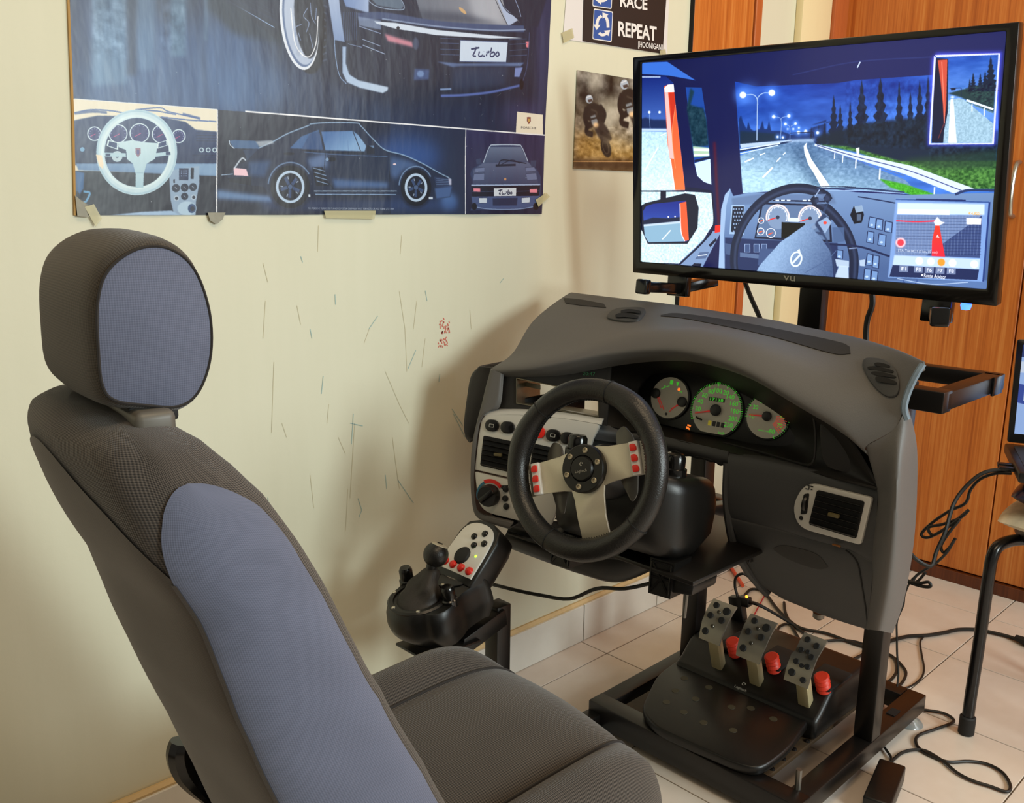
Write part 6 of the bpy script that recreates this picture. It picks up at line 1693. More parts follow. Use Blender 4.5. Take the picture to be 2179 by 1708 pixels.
mk('wheel_shaft', lathe([(.030, -.005), (.034, -.03), (.045, -.06), (.045, -.09)], frame(WO, WPl.ex, WPl.ey), 28), M_BLACK, GW)
hs = mk('housing', loft([sect(.075, .13, .005, -.085, .04), sect(.080, .16, .004, -.110, .035), sect(.10, .225, -.004, -.140, .03), (sect(.125, .243, -.010, -.148, .026)), sect(.18, .248, -.016, -.150, .026), sect(.25, .225, -.028, -.140, .026), sect(.285, .20, -.045, -.125, .03), sect(.29, .17, -.055, -.11, .025)]), M_BLACK, GW, smooth=40)
for sg in (-1, 1):
    o = HB.p(sg * .096 - .016, -.020, -.150)
    mk('clamp_knob', lathe([(.021, 0), (.021, .018), (.0175, .020), (.0175, .036), (.014, .042), (.0001, .043)], frame(o, HB.ex, -HB.n), 20), M_BLACKG, GW)
    # clamp legs below, ribbed inside
    lg = mk('clamp_leg', loft([[HB.p(sg * .098 + a, b, -d) for a, b in ((-.022, -.145), (.022, -.145), (.020, -.205), (-.020, -.205))] for d in (.105, .165)]), M_BLACK, GW, smooth=30)
    v0_ = [HB.p(sg * .098 + a, b, -.104) for a, b in ((-.018, -.150), (.018, -.150), (.017, -.200), (-.017, -.200))]
    rib = [bar(v0_[0], v0_[2], .002, .004, 0), bar(v0_[1], v0_[3], .002, .004, 0), bar(v0_[0], v0_[3], .002, .004, 0), bar(v0_[1], v0_[2], .002, .004, 0), bar(v0_[0], v0_[1], .002, .004, 0), bar((v0_[0] + v0_[3]) / 2, (v0_[1] + v0_[2]) / 2, .002, .004, 0)]
    mk('rib_lattice', join(*rib), M_BLACKG, lg, smooth=0, kind='stuff')
mk('table_clamp', bevel(loft([[HB.p(.125 + a, b, -d) for a, b in ((-.03, -.172), (.03, -.172), (.028, -.192), (-.03, -.198))] for d in (.11, .20)]), .004), M_BLACK, GW, smooth=30)
mk('clamp_screw', lathe([(.0035, 0), (.0035, .05), (.0001, .05)], frame(HB.p(.125, -.245, -.15), HB.ex, -HB.n), 10), mat('dull_steel', '77726a', .4, metal=.8), GW)

# ================================================================== gear shifter
GS = thing('gear_shifter', 'black gear shifter with ball knob and white button panel beside the seat', 'shifter', (1.02, 1.2, .33))
GY = 1.2
SPx = Plane((.962, GY, .423), (-.20, 0, 1), (1, 0, 0))     # gate plane, tilted a little to the driver
ex_, ey_ = Vector((0, -1, 0)), Vector((1, 0, .20)).normalized()
SPx.ex, SPx.ey = ex_, ey_
TB = [(-.058, .060), (-.074, .030), (-.072, .010), (-.060, -.020), (-.040, -.052), (0, -.064), (.034, -.056), (.052, -.038), (.066, -.030), (.076, -.008), (.070, .022), (.058, .05), (.056, .10), (.053, .112), (-.053, .112), (-.056, .10)]
top = [tuple(v)[:2] for v in cr([(x, y, 0) for x, y in TB], 3, True)]
sc = lambda k, dy=0: [(x * k, (y - .02) * k + .02 + dy) for x, y in top]
mk('body', loft([[SPx.p(x, y, h) for x, y in sc(k, dy)] for k, dy, h in ((.93, 0, .003), (.96, 0, 0), (1.0, -.002, -.014), (1.02, -.002, -.034), (1.0, 0, -.048), (.80, .012, -.078))]), M_BLACK, GS, smooth=35)
# raised console with the buttons
cpn = Vector((-.70, 0, .72)).normalized()
CPp = Plane((1.072, GY, .484), cpn, (1, 0, 0)); CPp.ex = Vector((0, -1, 0)); CPp.ey = Vector((.72, 0, .70)).normalized()
mk('console', bevel(loft([[CPp.p(a, b, h) for a, b in ((-.054 * k, -.062), (.054 * k, -.062), (.052 * k, .03), (.043 * k, .054), (.02 * k, .064), (-.02 * k, .064), (-.043 * k, .054), (-.052 * k, .03))] for k, h in ((.95, 0), (1, -.006), (1.02, -.035), (.9, -.055))]), .003), M_BLACK, GS, smooth=40)
pn = mk('button_panel', prism([CPp.p(a, b, .003) for a, b in [tuple(v)[:2] for v in cr([(x, y, 0) for x, y in [(-.046, -.042), (-.042, -.048), (0, -.048), (.042, -.048), (.046, -.042), (.044, .015), (.037, .042), (.017, .055), (-.017, .055), (-.037, .042), (-.044, .015)]], 3, True)]], cpn, .004, .0008), M_WHITE, GS, label='white button panel')


def dome(pl, u, v, r, h, w=.003, seg=18):
    return lathe([(r * 1.12, -.001), (r * 1.1, .0), (r, .001), (r * .92, h * .6), (r * .6, h * .93), (.0001, h)], frame(pl.p(u, v, w), pl.ex, pl.ey), seg)


for a, b in ((.016, .040), (-.004, .028), (.028, .022), (.008, .012)): mk('black_button', dome(CPp, a, b, .0062, .005), M_BLACKG, pn)
mk('direction_pad', dome(CPp, -.004, -.014, .0165, .006), M_RUBBER, pn)
for k in range(4): mk('red_button', dome(CPp, -.033 + .022 * k, -.036, .0075, .006), M_RED, pn)
mk('status_lamp', dome(CPp, .027, -.006, .0022, .002), mat('green_led', '90f030', .4, emit=3), pn)
# gate ring, boot, lever, knob
gr = mk('gate_ring', lathe([(.047, 0), (.056, .0), (.0565, .003), (.053, .006), (.046, .0055), (.045, .002)], frame(SPx.p(-.002, -.006, .001), SPx.ex, SPx.ey), 40, cap=False), M_BLACK, GS)
for k in range(6):
    t = math.radians(20 + 60 * k); mk('ring_screw', dome(SPx, -.002 + .0505 * math.cos(t), -.006 + .0505 * math.sin(t), .0034, .0016, .007, 10), mat('bright_steel', 'd0c8b8', .25, metal=.9), gr)
bo_o = SPx.p(-.002, -.006, .002)
kn_o = Vector((.992, GY - .002, .498))
v, f = [], []
NR, NA = 14, 28
for i in range(NR + 1):
    t = i / NR; c = bo_o.lerp(bo_o + (kn_o - bo_o) * .70, t); r = .033 * (1 - t) ** .75 + .008
    for j in range(NA):
        a = 2 * math.pi * j / NA; fold = 1 + .22 * math.sin(3 * a + 5 * t) * math.sin(math.pi * t) + .07 * math.sin(7 * a - 9 * t) * math.sin(math.pi * t)
        v.append(c + (SPx.ex * math.cos(a) + SPx.ey * math.sin(a)) * r * fold)
for i in range(NR):
    for j in range(NA): f.append((i * NA + j, i * NA + (j + 1) % NA, (i + 1) * NA + (j + 1) % NA, (i + 1) * NA + j))
f.append(tuple(NR * NA + j for j in range(NA)))
mk('boot', (v, f), mat('boot_leather', '221c17', .6, bump=.2, bscale=300), GS, smooth=60)
ax = (kn_o - bo_o).normalized()
mk('lever', tube([bo_o + (kn_o - bo_o) * .6, kn_o - ax * .018], .0045, 12, 1), M_CHROME, GS)
fk = frame(kn_o, ax.orthogonal(), ax.cross(ax.orthogonal()))
mk('knob', lathe([(.007, -.030), (.009, -.024)] + [(.0228 * math.sin(t), -.0228 * math.cos(t)) for t in np.linspace(.42, 2.42, 18)] + [(.0145, .0172), (.0001, .0172)], fk, 32), M_LEATHER, GS)
kc = mk('knob_cap', lathe([(.0150, .0165), (.0145, .0180), (.010, .0205), (.0001, .0218)], fk, 28), M_ALU, GS, label='metal cap showing the gear pattern')
mk('gear_pattern', join(*[bar(fk @ Vector((a, b, .0215)), fk @ Vector((c, d, .0215)), .001, .0006, 0) for a, b, c, d in ((-.006, -.005, -.006, .005), (0, -.005, 0, .005), (.006, -.005, .006, .005), (-.006, 0, .006, 0))]), M_DARK, kc, smooth=0)
for a, b in (SPx.uv(868, 1240), SPx.uv(957, 1282)):
    mk('clamp_knob', lathe([(.0150, -.006), (.0150, .006), (.0125, .008), (.0125, .026), (.0095, .031), (.0001, .032)], frame(SPx.p(a, b, .002), SPx.ex, SPx.ey), 18), M_BLACKG, GS)
mk('badge_disc', lathe([(.030, 0), (.030, .0012), (.0285, .0018), (.0001, .0018)], frame(SPx.p(.004, .075, .004), SPx.ex, SPx.ey), 32), M_BLACK, GS)
mk('badge_mark', join(swirl(SPx, .003, .082, .0045, .0065), on(fit2d(text2d('Logitech', 1), .026, None), SPx, .003, .070, .0063)), LOGO, GS, smooth=0, kind='stuff')

# ================================================================== pedals
PD = thing('pedal_set', 'black pedal unit with three perforated metal pedals on the rig frame', 'pedals', (1.6, .91, .065))
hp = [(1.415, .762, .088), (1.398, .80, .087), (1.385, .98, .087), (1.415, 1.045, .088), (1.54, 1.098, .098), (1.64, 1.10, .106), (1.64, .775, .106), (1.50, .755, .096)]
hp3 = [Vector(q) for q in hp]
mk('heel_plate', bevel(loft([[Vector((1.51 + (q.x - 1.51) * k, .925 + (q.y - .925) * k, q.z + h)) for q in roundpoly(hp3, .03)] for k, h in ((.985, 0), (1, -.005), (1.0, -.016), (.97, -.022))]), .0015, 1), M_BLACK, PD, smooth=40)
pr_ = [(1.600, .108), (1.622, .120), (1.655, .150), (1.672, .156), (1.82, .160), (1.842, .146), (1.850, .10), (1.850, .066), (1.60, .066)]
bd_ = bevel(loft([[Vector((x, y, z)) for x, z in pr_] for y in (.752, 1.095)]), .010, 3)
mk('pedal_housing', bd_, M_BLACK, PD, smooth=40)
M_PED = mat('pedal_steel', '9c968b', .28, metal=.75, var=.12, vscale=30); M_ARM = mat('pedal_arm_brass', 'c9bb90', .35, metal=.4); M_SPR = mat('spring_red', 'd8341c', .45)
PY = [1.0, .905, .792]
for k, y in enumerate(PY):
    hgt = [.092, .094, .104][k]; wd = [.058, .062, .054][k]
    pn = Vector((-.80, 0, .60)).normalized()
    ctr = Vector((1.605, y, [.240, .236, .232][k]))
    pl = Plane(ctr, pn, (0, 0, 1)); pl.ex = Vector((0, -1, 0)); pl.ey = Vector((.60, 0, .80)).normalized()
    P_ = mk('pedal', bevel(bar(Vector((1.638, y, .105)), pl.p(0, -.02, -.012), .026, .020, 0), .003), M_ARM, PD, smooth=30)
    sh = [(-.5, .42), (-.42, .5), (.42, .5), (.5, .42), (.5, -.05), (.46, -.2), (.44, -.42), (.30, -.5), (-.30, -.5), (-.44, -.42), (-.46, -.2), (-.5, -.05)] if k < 2 else [(-.42, .42), (-.30, .5), (.42, .5), (.5, .42), (.46, .10), (.46, -.30), (.40, -.46), (.28, -.5), (-.40, -.5), (-.5, -.42), (-.5, -.12), (-.40, -.02)]
    # curved face: three bands
    q = [tuple(v)[:2] for v in cr([(x, y_, 0) for x, y_ in sh], 2, True)]
    cur = lambda b: -.010 * (b / .5) ** 2
    nn = len(q)
    fr_ = [pl.p(x * wd, b * hgt, cur(b) * 1.0) for x, b in q]
    # build as grid across so that the bend shows
    G = []
    for j in range(11):
        b = .5 - j / 10
        xs = [x for x, bb in q if abs(bb - b) < .08] or [-.45, .45]
        lo = min([x for x, bb in q if abs(bb - b) < .12] + [-.40]); hi_ = max([x for x, bb in q if abs(bb - b) < .12] + [.40])
        G.append([pl.p((lo + (hi_ - lo) * i / 6) * wd, b * hgt, cur(b)) for i in range(7)])
    fa = mk('pedal_face', sheet(G, .004), M_PED, P_, smooth=40, label='brushed metal pedal face with round grip holes')
    hl = [(-.24, .36, .0075), (.26, .30, .0095), (.0, .22, .0045), (-.26, .08, .0075), (.24, .06, .0080), (-.02, -.14, .0045), (-.24, -.30, .0080)] if k < 2 else [(-.16, .38, .007), (.26, .32, .007), (-.20, .14, .0065), (.06, .15, .005), (.26, .08, .0065), (-.22, -.10, .0065), (.02, -.14, .005), (.24, -.12, .0065), (-.26, -.32, .0080), (.22, -.38, .0065)]
    for a, b, r in hl:
        rr = r * .92
        pp = pl.moved(cur(b)); 
        mk('grip_stud', lathe([(rr, -.004), (rr, .0022), (rr * .85, .003), (.0001, .0026)], frame(pl.p(a * wd, b * hgt, cur(b)), pl.ex, pl.ey), 14), M_RUBBER if r > .0048 else mat('pedal_bolt', '6a665e', .3, metal=.9), P_)
    mk('spring', lathe([(.0001, 0), (.012, 0)] + [(.0135 + .0022 * math.sin(j * 1.6), .003 * j) for j in range(1, 14)] + [(.0001, .042)], frame(Vector((1.644, y - .022, .188)), (0, 1, 0), Vector((.86, 0, .40))), 16), M_SPR, P_, label='red pedal spring')
    mk('arm_slot', box((1.70, y - .008, .158), (.10, .062, .006), .002), M_DARK, PD, smooth=30)
HPn = Plane((1.43, .92, .0985), (-.06, 0, 1), (1, 0, 0)); HPn.ex, HPn.ey = Vector((0, -1, 0)), Vector((1, 0, .06)).normalized()
hz_ = lambda x: .0868 + max(0, x - 1.395) * .078
for px, py in [(1456, 1450), (1437, 1473), (1418, 1494), (1455, 1515), (1480, 1491), (1497, 1537), (1556, 1510), (1597, 1514), (1645, 1537), (1560, 1555), (1508, 1470)]:
    q = Z(px, py, .092)
    mk('grip_dot', lathe([(.0085, 0), (.008, .0012), (.0001, .0014)], frame(Vector((q.x, q.y, hz_(q.x) - .0006)), (0, -1, 0), (1, 0, .076)), 14), mat('worn_rubber', '3a3422', .6), PD)
q = Z(1580, 1462, .128); mpl = Plane(q, (-.5, 0, .86), (1, 0, 0)); mpl.ex, mpl.ey = Vector((0, -1, 0)), Vector((.86, 0, .5)).normalized()
mk('maker_mark', join(swirl(mpl, 0, .006, .0045, .004), on(fit2d(text2d('Logitech', 1), .028, None), mpl, 0, -.007, .004)), LOGO, PD, smooth=0, kind='stuff')
# ================================================================== car seat
M_KNIT = mat_knit('dark_knit', '28231e', '564c40', 1200, 1800, .7, bump=.25)
M_KNITF = mat_knit('ribbed_knit', '211f1f', '665e57', 900, 1300, .85, bump=.5)
M_CLOTH = mat_knit('blue_grey_cloth', '565b6d', '757b92', 1500, 1500, .6, bump=.15)
M_COVER = mat_knit('taupe_back_cover', '453e38', '544c44', 1600, 1600, .5, bump=.1)
M_INS = mat_knit('speckled_knit', '1f1b18', '5e544a', 1000, 1000, .85, bump=.4)
ST_ = thing('driving_chair', 'grey fabric car seat with tall headrest seen from its side, in the foreground', 'car seat', (.62, .88, 0))
PSI = math.radians(-5.5)
SF, SL = Vector((math.cos(PSI), math.sin(PSI), 0)), Vector((-math.sin(PSI), math.cos(PSI), 0))
SP0 = Vector((.33, .69, 0)); SCL = .205


def seat(fx, a, z):      # forward, left of the seat's middle, up
    return SP0 + SF * (fx - .33) + SL * (a + SCL) + Vector((0, 0, z))


LV = [  # z, rear, front, half width
    (.30, .455, .665, .205), (.40, .425, .612, .212), (.535, .382, .550, .212), (.64, .346, .500, .210), (.70, .328, .472, .207), (.76, .311, .447, .204),
    (.81, .288, .422, .200), (.855, .273, .396, .192), (.885, .266, .372, .178), (.907, .268, .352, .158), (.920, .280, .334, .126), (.926, .295, .318, .08)]


def lev(z):
    zs = [l[0] for l in LV]
    z = min(max(z, zs[0]), zs[-1])
    i = max(0, min(len(LV) - 2, sum(1 for q in zs if q <= z) - 1)); t = (z - zs[i]) / (zs[i + 1] - zs[i])
    P = [Vector(l[1:]) for l in LV]
    p1, p2 = P[i], P[i + 1]; p0 = P[i - 1] if i else p1 * 2 - p2; p3 = P[i + 2] if i + 2 < len(P) else p2 * 2 - p1
    return 0.5 * ((2 * p1) + (p2 - p0) * t + (2 * p0 - 5 * p1 + 4 * p2 - p3) * t * t + (3 * p1 - p0 - 3 * p2 + p3) * t ** 3)


def body(z, t, off=0.0):
    R, F, W = lev(z); k = min(1, max(0, (F - R - .01) / .08)); m = (R + F) / 2
    c = [(F, -.80 * W), (F - .030 * k, -.45 * W), (F - .040 * k, 0), (F - .030 * k, .45 * W), (F, .80 * W), (F - .018 * k, .97 * W), (m, 1.02 * W), (R + .028 * k, .975 * W), (R + .004, .84 * W), (R - .010, .42 * W), (R - .016, 0), (R - .010, -.42 * W), (R + .004, -.84 * W), (R + .028 * k, -.975 * W), (m, -1.02 * W), (F - .018 * k, -.97 * W)]
    t %= 16; i = int(t); f = t - i
    p0, p1, p2, p3 = (Vector(c[(i + j) % 16]) for j in (-1, 0, 1, 2))
    q = 0.5 * ((2 * p1) + (p2 - p0) * f + (2 * p0 - 5 * p1 + 4 * p2 - p3) * f * f + (3 * p1 - p0 - 3 * p2 + p3) * f ** 3)
    if off:
        d = 0.5 * ((p2 - p0) + 2 * (2 * p0 - 5 * p1 + 4 * p2 - p3) * f + 3 * (3 * p1 - p0 - 3 * p2 + p3) * f * f)
        n = Vector((-d.y, d.x)).normalized()
        if n.dot(q - Vector((m, 0))) < 0: n = -n
        q = q + n * off
    return seat(q.x, q.y, z)


def surf(zt, nu, nv, name, m, off=0.0, label=None):
    """zt(i/nu, j/nv) -> (z, t)"""
    G = [[body(*zt(i / (nu - 1), j / (nv - 1)), off) for i in range(nu)] for j in range(nv)]
    return mk(name, sheet(G, 0, True), m, ST_, smooth=60, label=label)


ZT = [.30 + (.885 - .30) * k / 40 for k in range(41)] + [.890, .896, .902, .907, .912, .916, .920, .923, .925, .926]
G = [[body(z, 16 * i / 96) for i in range(97)] for z in ZT]
v, f, uv = sheet(G, 0, True)
k = len(v); v = v + [seat(.3065, 0, .9265)]; uv = uv + [(0, 0)]
f = f + [((len(ZT) - 1) * 97 + i, (len(ZT) - 1) * 97 + i + 1, k) for i in range(96)]
mk('backrest', (v, f, uv), M_KNITF, ST_, smooth=60)


def arc_side(t0, t1, flip):
    def zt(u, w):
        # w: 0 bottom .. 1 top; width narrows round the top like an arch
        w = 1 - (1 - w) ** 1.7; z = .31 + (.887 - .31) * w
        h = max(0.0, (z - .80) / .085)
        c = .5 + .12 * h; hw = .5 * math.sqrt(max(0.0, 1 - h ** 2.3))
        a = c + (u - .5) * 2 * hw
        return z, t0 + (t1 - t0) * (1 - a if flip else a)
    return zt


surf(arc_side(12.40, 15.08, False), 18, 60, 'side_panel', M_CLOTH, .0022, 'plain blue grey cloth side panel')
surf(arc_side(4.92, 7.60, True), 18, 40, 'side_panel', M_CLOTH, .0022, 'plain blue grey cloth side panel')
surf(lambda u, w: (.31 + (.80 + .095 * math.sin(math.pi * u) - .31) * w, 7.5 + 5.0 * u), 40, 40, 'back_cover', M_COVER, .002, 'smooth taupe cover on the back of the seat')
surf(lambda u, w: (.31 + (.80 - .31) * w, 12.33 + .14 * u), 3, 40, 'piping', M_COVER, .003)
# headrest: side profile carried across, ends domed
HRC = seat(.329, 0.0, 1.004)
prof = [(-.054, -.050), (-.055, -.015), (-.052, .030), (-.040, .060), (-.012, .079), (.018, .079), (.042, .058), (.055, .015), (.054, -.030), (.040, -.066), (.018, -.080), (-.018, -.074), (-.044, -.066)]
pr2 = [tuple(q)[:2] for q in cr([(x, z, 0) for x, z in prof], 5, True)]
HL = [(-.1085, .02), (-.1080, .25), (-.1070, .50), (-.1055, .74), (-.103, .88), (-.098, .93), (-.088, .975), (-.070, 1.0), (-.035, 1.02), (0, 1.03), (.035, 1.02), (.070, 1.0), (.088, .975), (.098, .93), (.103, .88), (.1055, .74), (.1070, .50), (.1080, .25), (.1085, .02)]
HL = [(a * (.90 if a > 0 else 1), k) for a, k in HL]
rows_ = [[HRC + SF * (x * k) + SL * a + Vector((0, 0, z * k)) for x, z in pr2 + pr2[:1]] for a, k in HL]


def hr_part(name, rs, m, label=None, par=ST_):
    g = sheet(rs, 0, True)
    if m is M_CLOTH: g = (g[0], g[1], [((q - HRC).dot(SF), q.z) for q in g[0]])
    for r_, c_ in ((rs[0], HL[0]), (rs[-1], HL[-1])):
        if m is M_CLOTH and (r_ is rows_[0] or r_ is rows_[-1]):
            b = g[0].index(r_[0]); n_ = len(r_) - 1
            g = (g[0], g[1] + [tuple(range(b, b + n_))], g[2])
    return mk(name, g, m, par, smooth=60, label=label)


hr = hr_part('headrest', rows_[4:15], M_KNIT)
hr_part('headrest_panel', rows_[:5], M_CLOTH, 'plain blue grey side panel of the headrest', hr)
hr_part('headrest_panel', rows_[14:], M_CLOTH, 'plain blue grey side panel of the headrest', hr)
for s in (HL[4], HL[14]):
    a, k = s; mk('headrest_seam', tube([HRC + SF * (x * k * 1.006) + SL * (a * 1.0) + Vector((0, 0, z * k * 1.006)) for x, z in pr2], .0013, 5, 1, True, False), mat('seam_thread', '2a2624', .9), hr)
mk('headrest_guide', bevel(loft([[seat(.318 + a, b, z) for a, b in ((-.016, -.118), (.020, -.118), (.020, .055), (-.016, .055))] for z in (.902, .934)]), .007, 3), mat('guide_grey', '5e5a52', .45), ST_, smooth=40, label='grey plastic headrest guide')
mk('headrest_zip', bevel(loft([[seat(.318 + a, b, z) for a, b in ((-.015, -.095), (.03, -.095), (.03, .04), (-.015, .04))] for z in (.918, .936)]), .004), M_RUBBER, ST_, smooth=40)
for a in (-.055, .055): mk('headrest_post', tube([seat(.308, a, .90), seat(.315, a, 1.0)], .006, 10, 1), M_CHROME, ST_)
# cushion
CW = .225; CO = -.012
CST = [(.46, .385, 1.0), (.55, .392, 1.0), (.65, .402, 1.0), (.75, .412, 1.0), (.81, .416, .995), (.855, .412, .97), (.885, .400, .93), (.905, .380, .88), (.915, .350, .84), (.916, .31, .82), (.90, .27, .82)]
LP = [(-1.0, -.14), (-1.03, -.085), (-1.01, -.035), (-.92, .006), (-.80, .016), (-.68, .006), (-.60, -.010), (-.45, .000), (-.22, .006), (0, .008), (.22, .006), (.45, .000), (.60, -.010), (.68, .006), (.80, .016), (.92, .006), (1.01, -.035), (1.03, -.085), (1.0, -.14)]


def cus(i, fx, zt, wk, roll):
    a, dz = LP[i]
    bow = .022 * (1 - min(1, abs(a)) ** 2) * max(0, (fx - .75) / .16)
    if dz < -.03: zz = max(.24, zt + dz * (1 - .5 * roll))
    else: zz = zt + dz * (1 - roll)
    return seat(fx + bow, a * CW * wk + CO, zz)


CR_ = [[cus(i, fx, zt, wk, max(0, min(1, (fx - .83) / .08))) for i in range(len(LP))] for fx, zt, wk in CST]


def cushion_grid(i0, i1, nu, nv):
    ts = np.linspace(i0 / (len(LP) - 1), i1 / (len(LP) - 1), nu); ss = np.linspace(0, 1, nv)
    R = [cr_sample(r, ts) for r in CR_]
    cols_ = [cr_sample([r[i] for r in R], ss) for i in range(nu)]
    return [[cols_[i][j] for i in range(nu)] for j in range(nv)]


mk('seat_bolster', sheet(cushion_grid(0, 6, 26, 48), 0, True), M_KNITF, ST_, smooth=60)
mk('seat_insert', sheet(cushion_grid(6, 12, 30, 48), 0, True), M_INS, ST_, smooth=60, label='speckled knit centre of the seat cushion')
mk('seat_bolster', sheet(cushion_grid(12, 18, 26, 48), 0, True), M_KNITF, ST_, smooth=60)
for i in (6, 12):
    q = [r[i] for r in CR_]; mk('cushion_seam', tube([p_ + Vector((0, 0, .001)) for p_ in q[:9]], .0022, 5, 4), mat('seam_thread', '2a2624', .9), ST_)
mk('seat_pan', bevel(loft([[seat(a, b, z) for a, b in ((.44, -.19), (.86, -.17), (.86, .15), (.44, .17))] for z in (.215, .30)]), .01), M_BLACK, ST_, smooth=40)
for a in (-.17, .16):
    mk('seat_rail', bar(seat(.42, a, .19), seat(.86, a, .19), .04, .04), M_STEELB, ST_, smooth=30)
    for x in (.46, .82): mk('seat_leg', bar(seat(x, a, .0), seat(x, a, .185), .04, .04), M_STEELB, ST_, smooth=30)
hg = [Y(388, 1576, 1.10), Y(384, 1602, 1.10), Y(392, 1632, 1.10), Y(408, 1657, 1.10), Y(425, 1680, 1.10), Y(450, 1708, 1.10), Y(480, 1760, 1.10)]
mk('recliner_cover', tube(hg, lambda t: .010 + .009 * math.sin(math.pi * min(1, .25 + t)), 10, 4), M_BLACKG, ST_, label='black plastic recliner cover at the foot of the backrest')
mk('recliner_bracket', tube([hg[-1], seat(.50, .19, .30)], .02, 8, 2), M_BLACK, ST_)
# ================================================================== stool with cushions and laptop at the right edge
SK = thing('stool', 'black tubular metal stool with a round seat near the wardrobe', 'stool', (2.12, .40, 0))
LEGP = [X(2058, 1538, 1.975), X(2066, 1480, 1.978), X(2086, 1350, 1.985), X(2104, 1225, 1.992), X(2113, 1180, 2.0), X(2130, 1158, 2.02), X(2168, 1148, 2.06), X(2230, 1150, 2.10)]
lg = mk('leg', tube(LEGP, .0125, 14, 6), mat('black_enamel', '100f10', .22), SK)
mk('foot_cap', lathe([(.014, 0.0), (.0165, .003), (.0165, .040), (.014, .043), (.0001, .043)], frame(Vector((LEGP[0].x, LEGP[0].y, 0)), (1, 0, 0), (0, 1, 0)), 18), M_RUBBER, lg)
for dx, dy in ((.03, -.38), (.34, -.36), (.36, -.09)):
    o = lg.copy(); COL.objects.link(o); o.location = (dx, dy, 0)
    c = lg.children[0].copy(); COL.objects.link(c); c.parent = o
mk('seat', lathe([(.0001, .43), (.165, .43), (.17, .435), (.17, .450), (.165, .456), (.0001, .458)], Matrix.Translation((2.16, LEGP[4].y - .165, 0)), 36), M_BLACK, SK)
SKC = Vector((2.16, LEGP[4].y - .165, 0))


def pillow(cx, cy, z0, w, d, h, seed, n=30, wob=.01):
    g = np.random.default_rng(seed); ph = g.uniform(0, 6.28, 6); v, f = [], []
    for i in range(n + 1):
        for j in range(n + 1):
            a, b = -1 + 2 * i / n, -1 + 2 * j / n
            v.append((a, b))
    V = []
    for sg in (1, -1):
        for a, b in v:
            e = (1 - abs(a) ** 3.5) ** .5 * (1 - abs(b) ** 3.5) ** .5
            ra = 1 - .10 * b * b; rb_ = 1 - .10 * a * a
            z = z0 + h / 2 + sg * h / 2 * e + wob * .4 * math.sin(4 * a + ph[0]) * math.sin(3 * b + ph[1]) * e * (sg > 0)
            V.append(Vector((cx + a * d / 2 * ra, cy + b * w / 2 * rb_, z)))
    m = n + 1; N = m * m
    for i in range(n):
        for j in range(n):
            q = (i * m + j, i * m + j + 1, (i + 1) * m + j + 1, (i + 1) * m + j)
            f.append(q); f.append(tuple(N + k for k in q[::-1]))
    return V, f


yl = X(2108, 1138, 2.02).y
zc = .4585
cu = mk('seat_pad', pillow(2.15, yl - .19, zc, .38, .36, .050, 3), mat('worn_cream_vinyl', 'c8bca0', .6, var=.55, vscale=30), None)
tag(cu, 'worn cream seat pad on the stool under the blue cushion', 'cushion')
yb = X(2134, 1090, 2.02).y
bc = mk('cushion', pillow(2.15, yb - .18, zc + .046, .36, .34, .070, 5), mat('navy_vinyl', '16163a', .25, bump=.15, bscale=60), None)
tag(bc, 'shiny navy blue cushion under the laptop on the stool', 'cushion')
LB = zc + .118
LT = thing('laptop', 'open black laptop on the navy cushion at the edge of the photo', 'laptop', (2.1, .39, LB))
_f, _h = Vector((1.97, .553)), Vector((2.20, .655)); _d = (_h - _f).normalized()
LMX = frame(Vector((_f.x, _f.y, LB)), (_d.x, _d.y, 0), (-_d.y, _d.x, 0))       # x towards the hinge, y to the left, z up; origin at the front left corner
lq = lambda x, y, z: LMX @ Vector((x, y, z))
mk('base', box((.126, -.18, .012), (.252, .36, .022), .004, 2, LMX), M_BLACK, LT, smooth=30)
mk('keyboard_deck', box((.125, -.18, .0235), (.20, .33, .002), 0, 2, LMX), M_FASCIA, LT, smooth=0)
key = None; _rz = LMX.to_euler()
for r in range(5):
    for c in range(12):
        cc = lq(.075 + r * .021, -.034 - c * .0265, .0255)
        if key is None:
            o = mk('key', box((0, 0, 0), (.017, .022, .003), .0008, 1), M_BLACKG, LT, smooth=30); o.location = cc - OFF[LT.name]; o.rotation_euler = _rz; key = o.data
        else: inst('key', key, cc, LT, _rz)
_ln = LMX.to_3x3() @ Vector((-.97, 0, .22))
lp = Plane(lq(.258, -.18, .135), _ln, (0, 0, 1))
lid = mk('lid', prism(roundpoly([lp.p(a, b, .004) for a, b in ((-.178, -.108), (.178, -.108), (.178, .122), (-.178, .122))], .006), lp.n, .010, .001), M_BLACKG, LT)
pp_ = Paint(240, 160, (.62, .74, .95))
pp_.poly([(0, 0), (240, 0), (240, 22), (0, 22)], (40, 60, 120), raw=True); pp_.poly([(0, 70), (40, 78), (40, 112), (0, 104)], (50, 74, 160), raw=True); pp_.poly([(8, 82), (36, 86), (36, 104), (8, 100)], (200, 214, 240), raw=True); pp_.poly([(100, 30), (230, 30), (230, 140), (100, 140)], (206, 220, 244), raw=True); pp_.poly([(0, 30), (50, 30), (50, 50), (0, 50)], (210, 224, 246), raw=True)
sc4 = [lp.p(a, b, .0048) for a, b in ((-.166, .110), (.166, .110), (.166, -.088), (-.166, -.088))]
g = prism(sc4, lp.n, .0012)
mk('screen', g, mat_print('laptop_picture', pp_.image('laptop_picture'), .2, emit=.8), LT, smooth=0, uvs=[(((Vector(q) - lp.o).dot(lp.ex) + .166) / .332, ((Vector(q) - lp.o).dot(lp.ey) + .088) / .198) for q in g[0]], label='lit pale blue laptop screen')
for k in (0, 1): mk('port_plug', box((.10 - .03 * k, .010, .010), (.016, .036, .008), .001, 2, LMX), M_BLACK, LT, smooth=30)

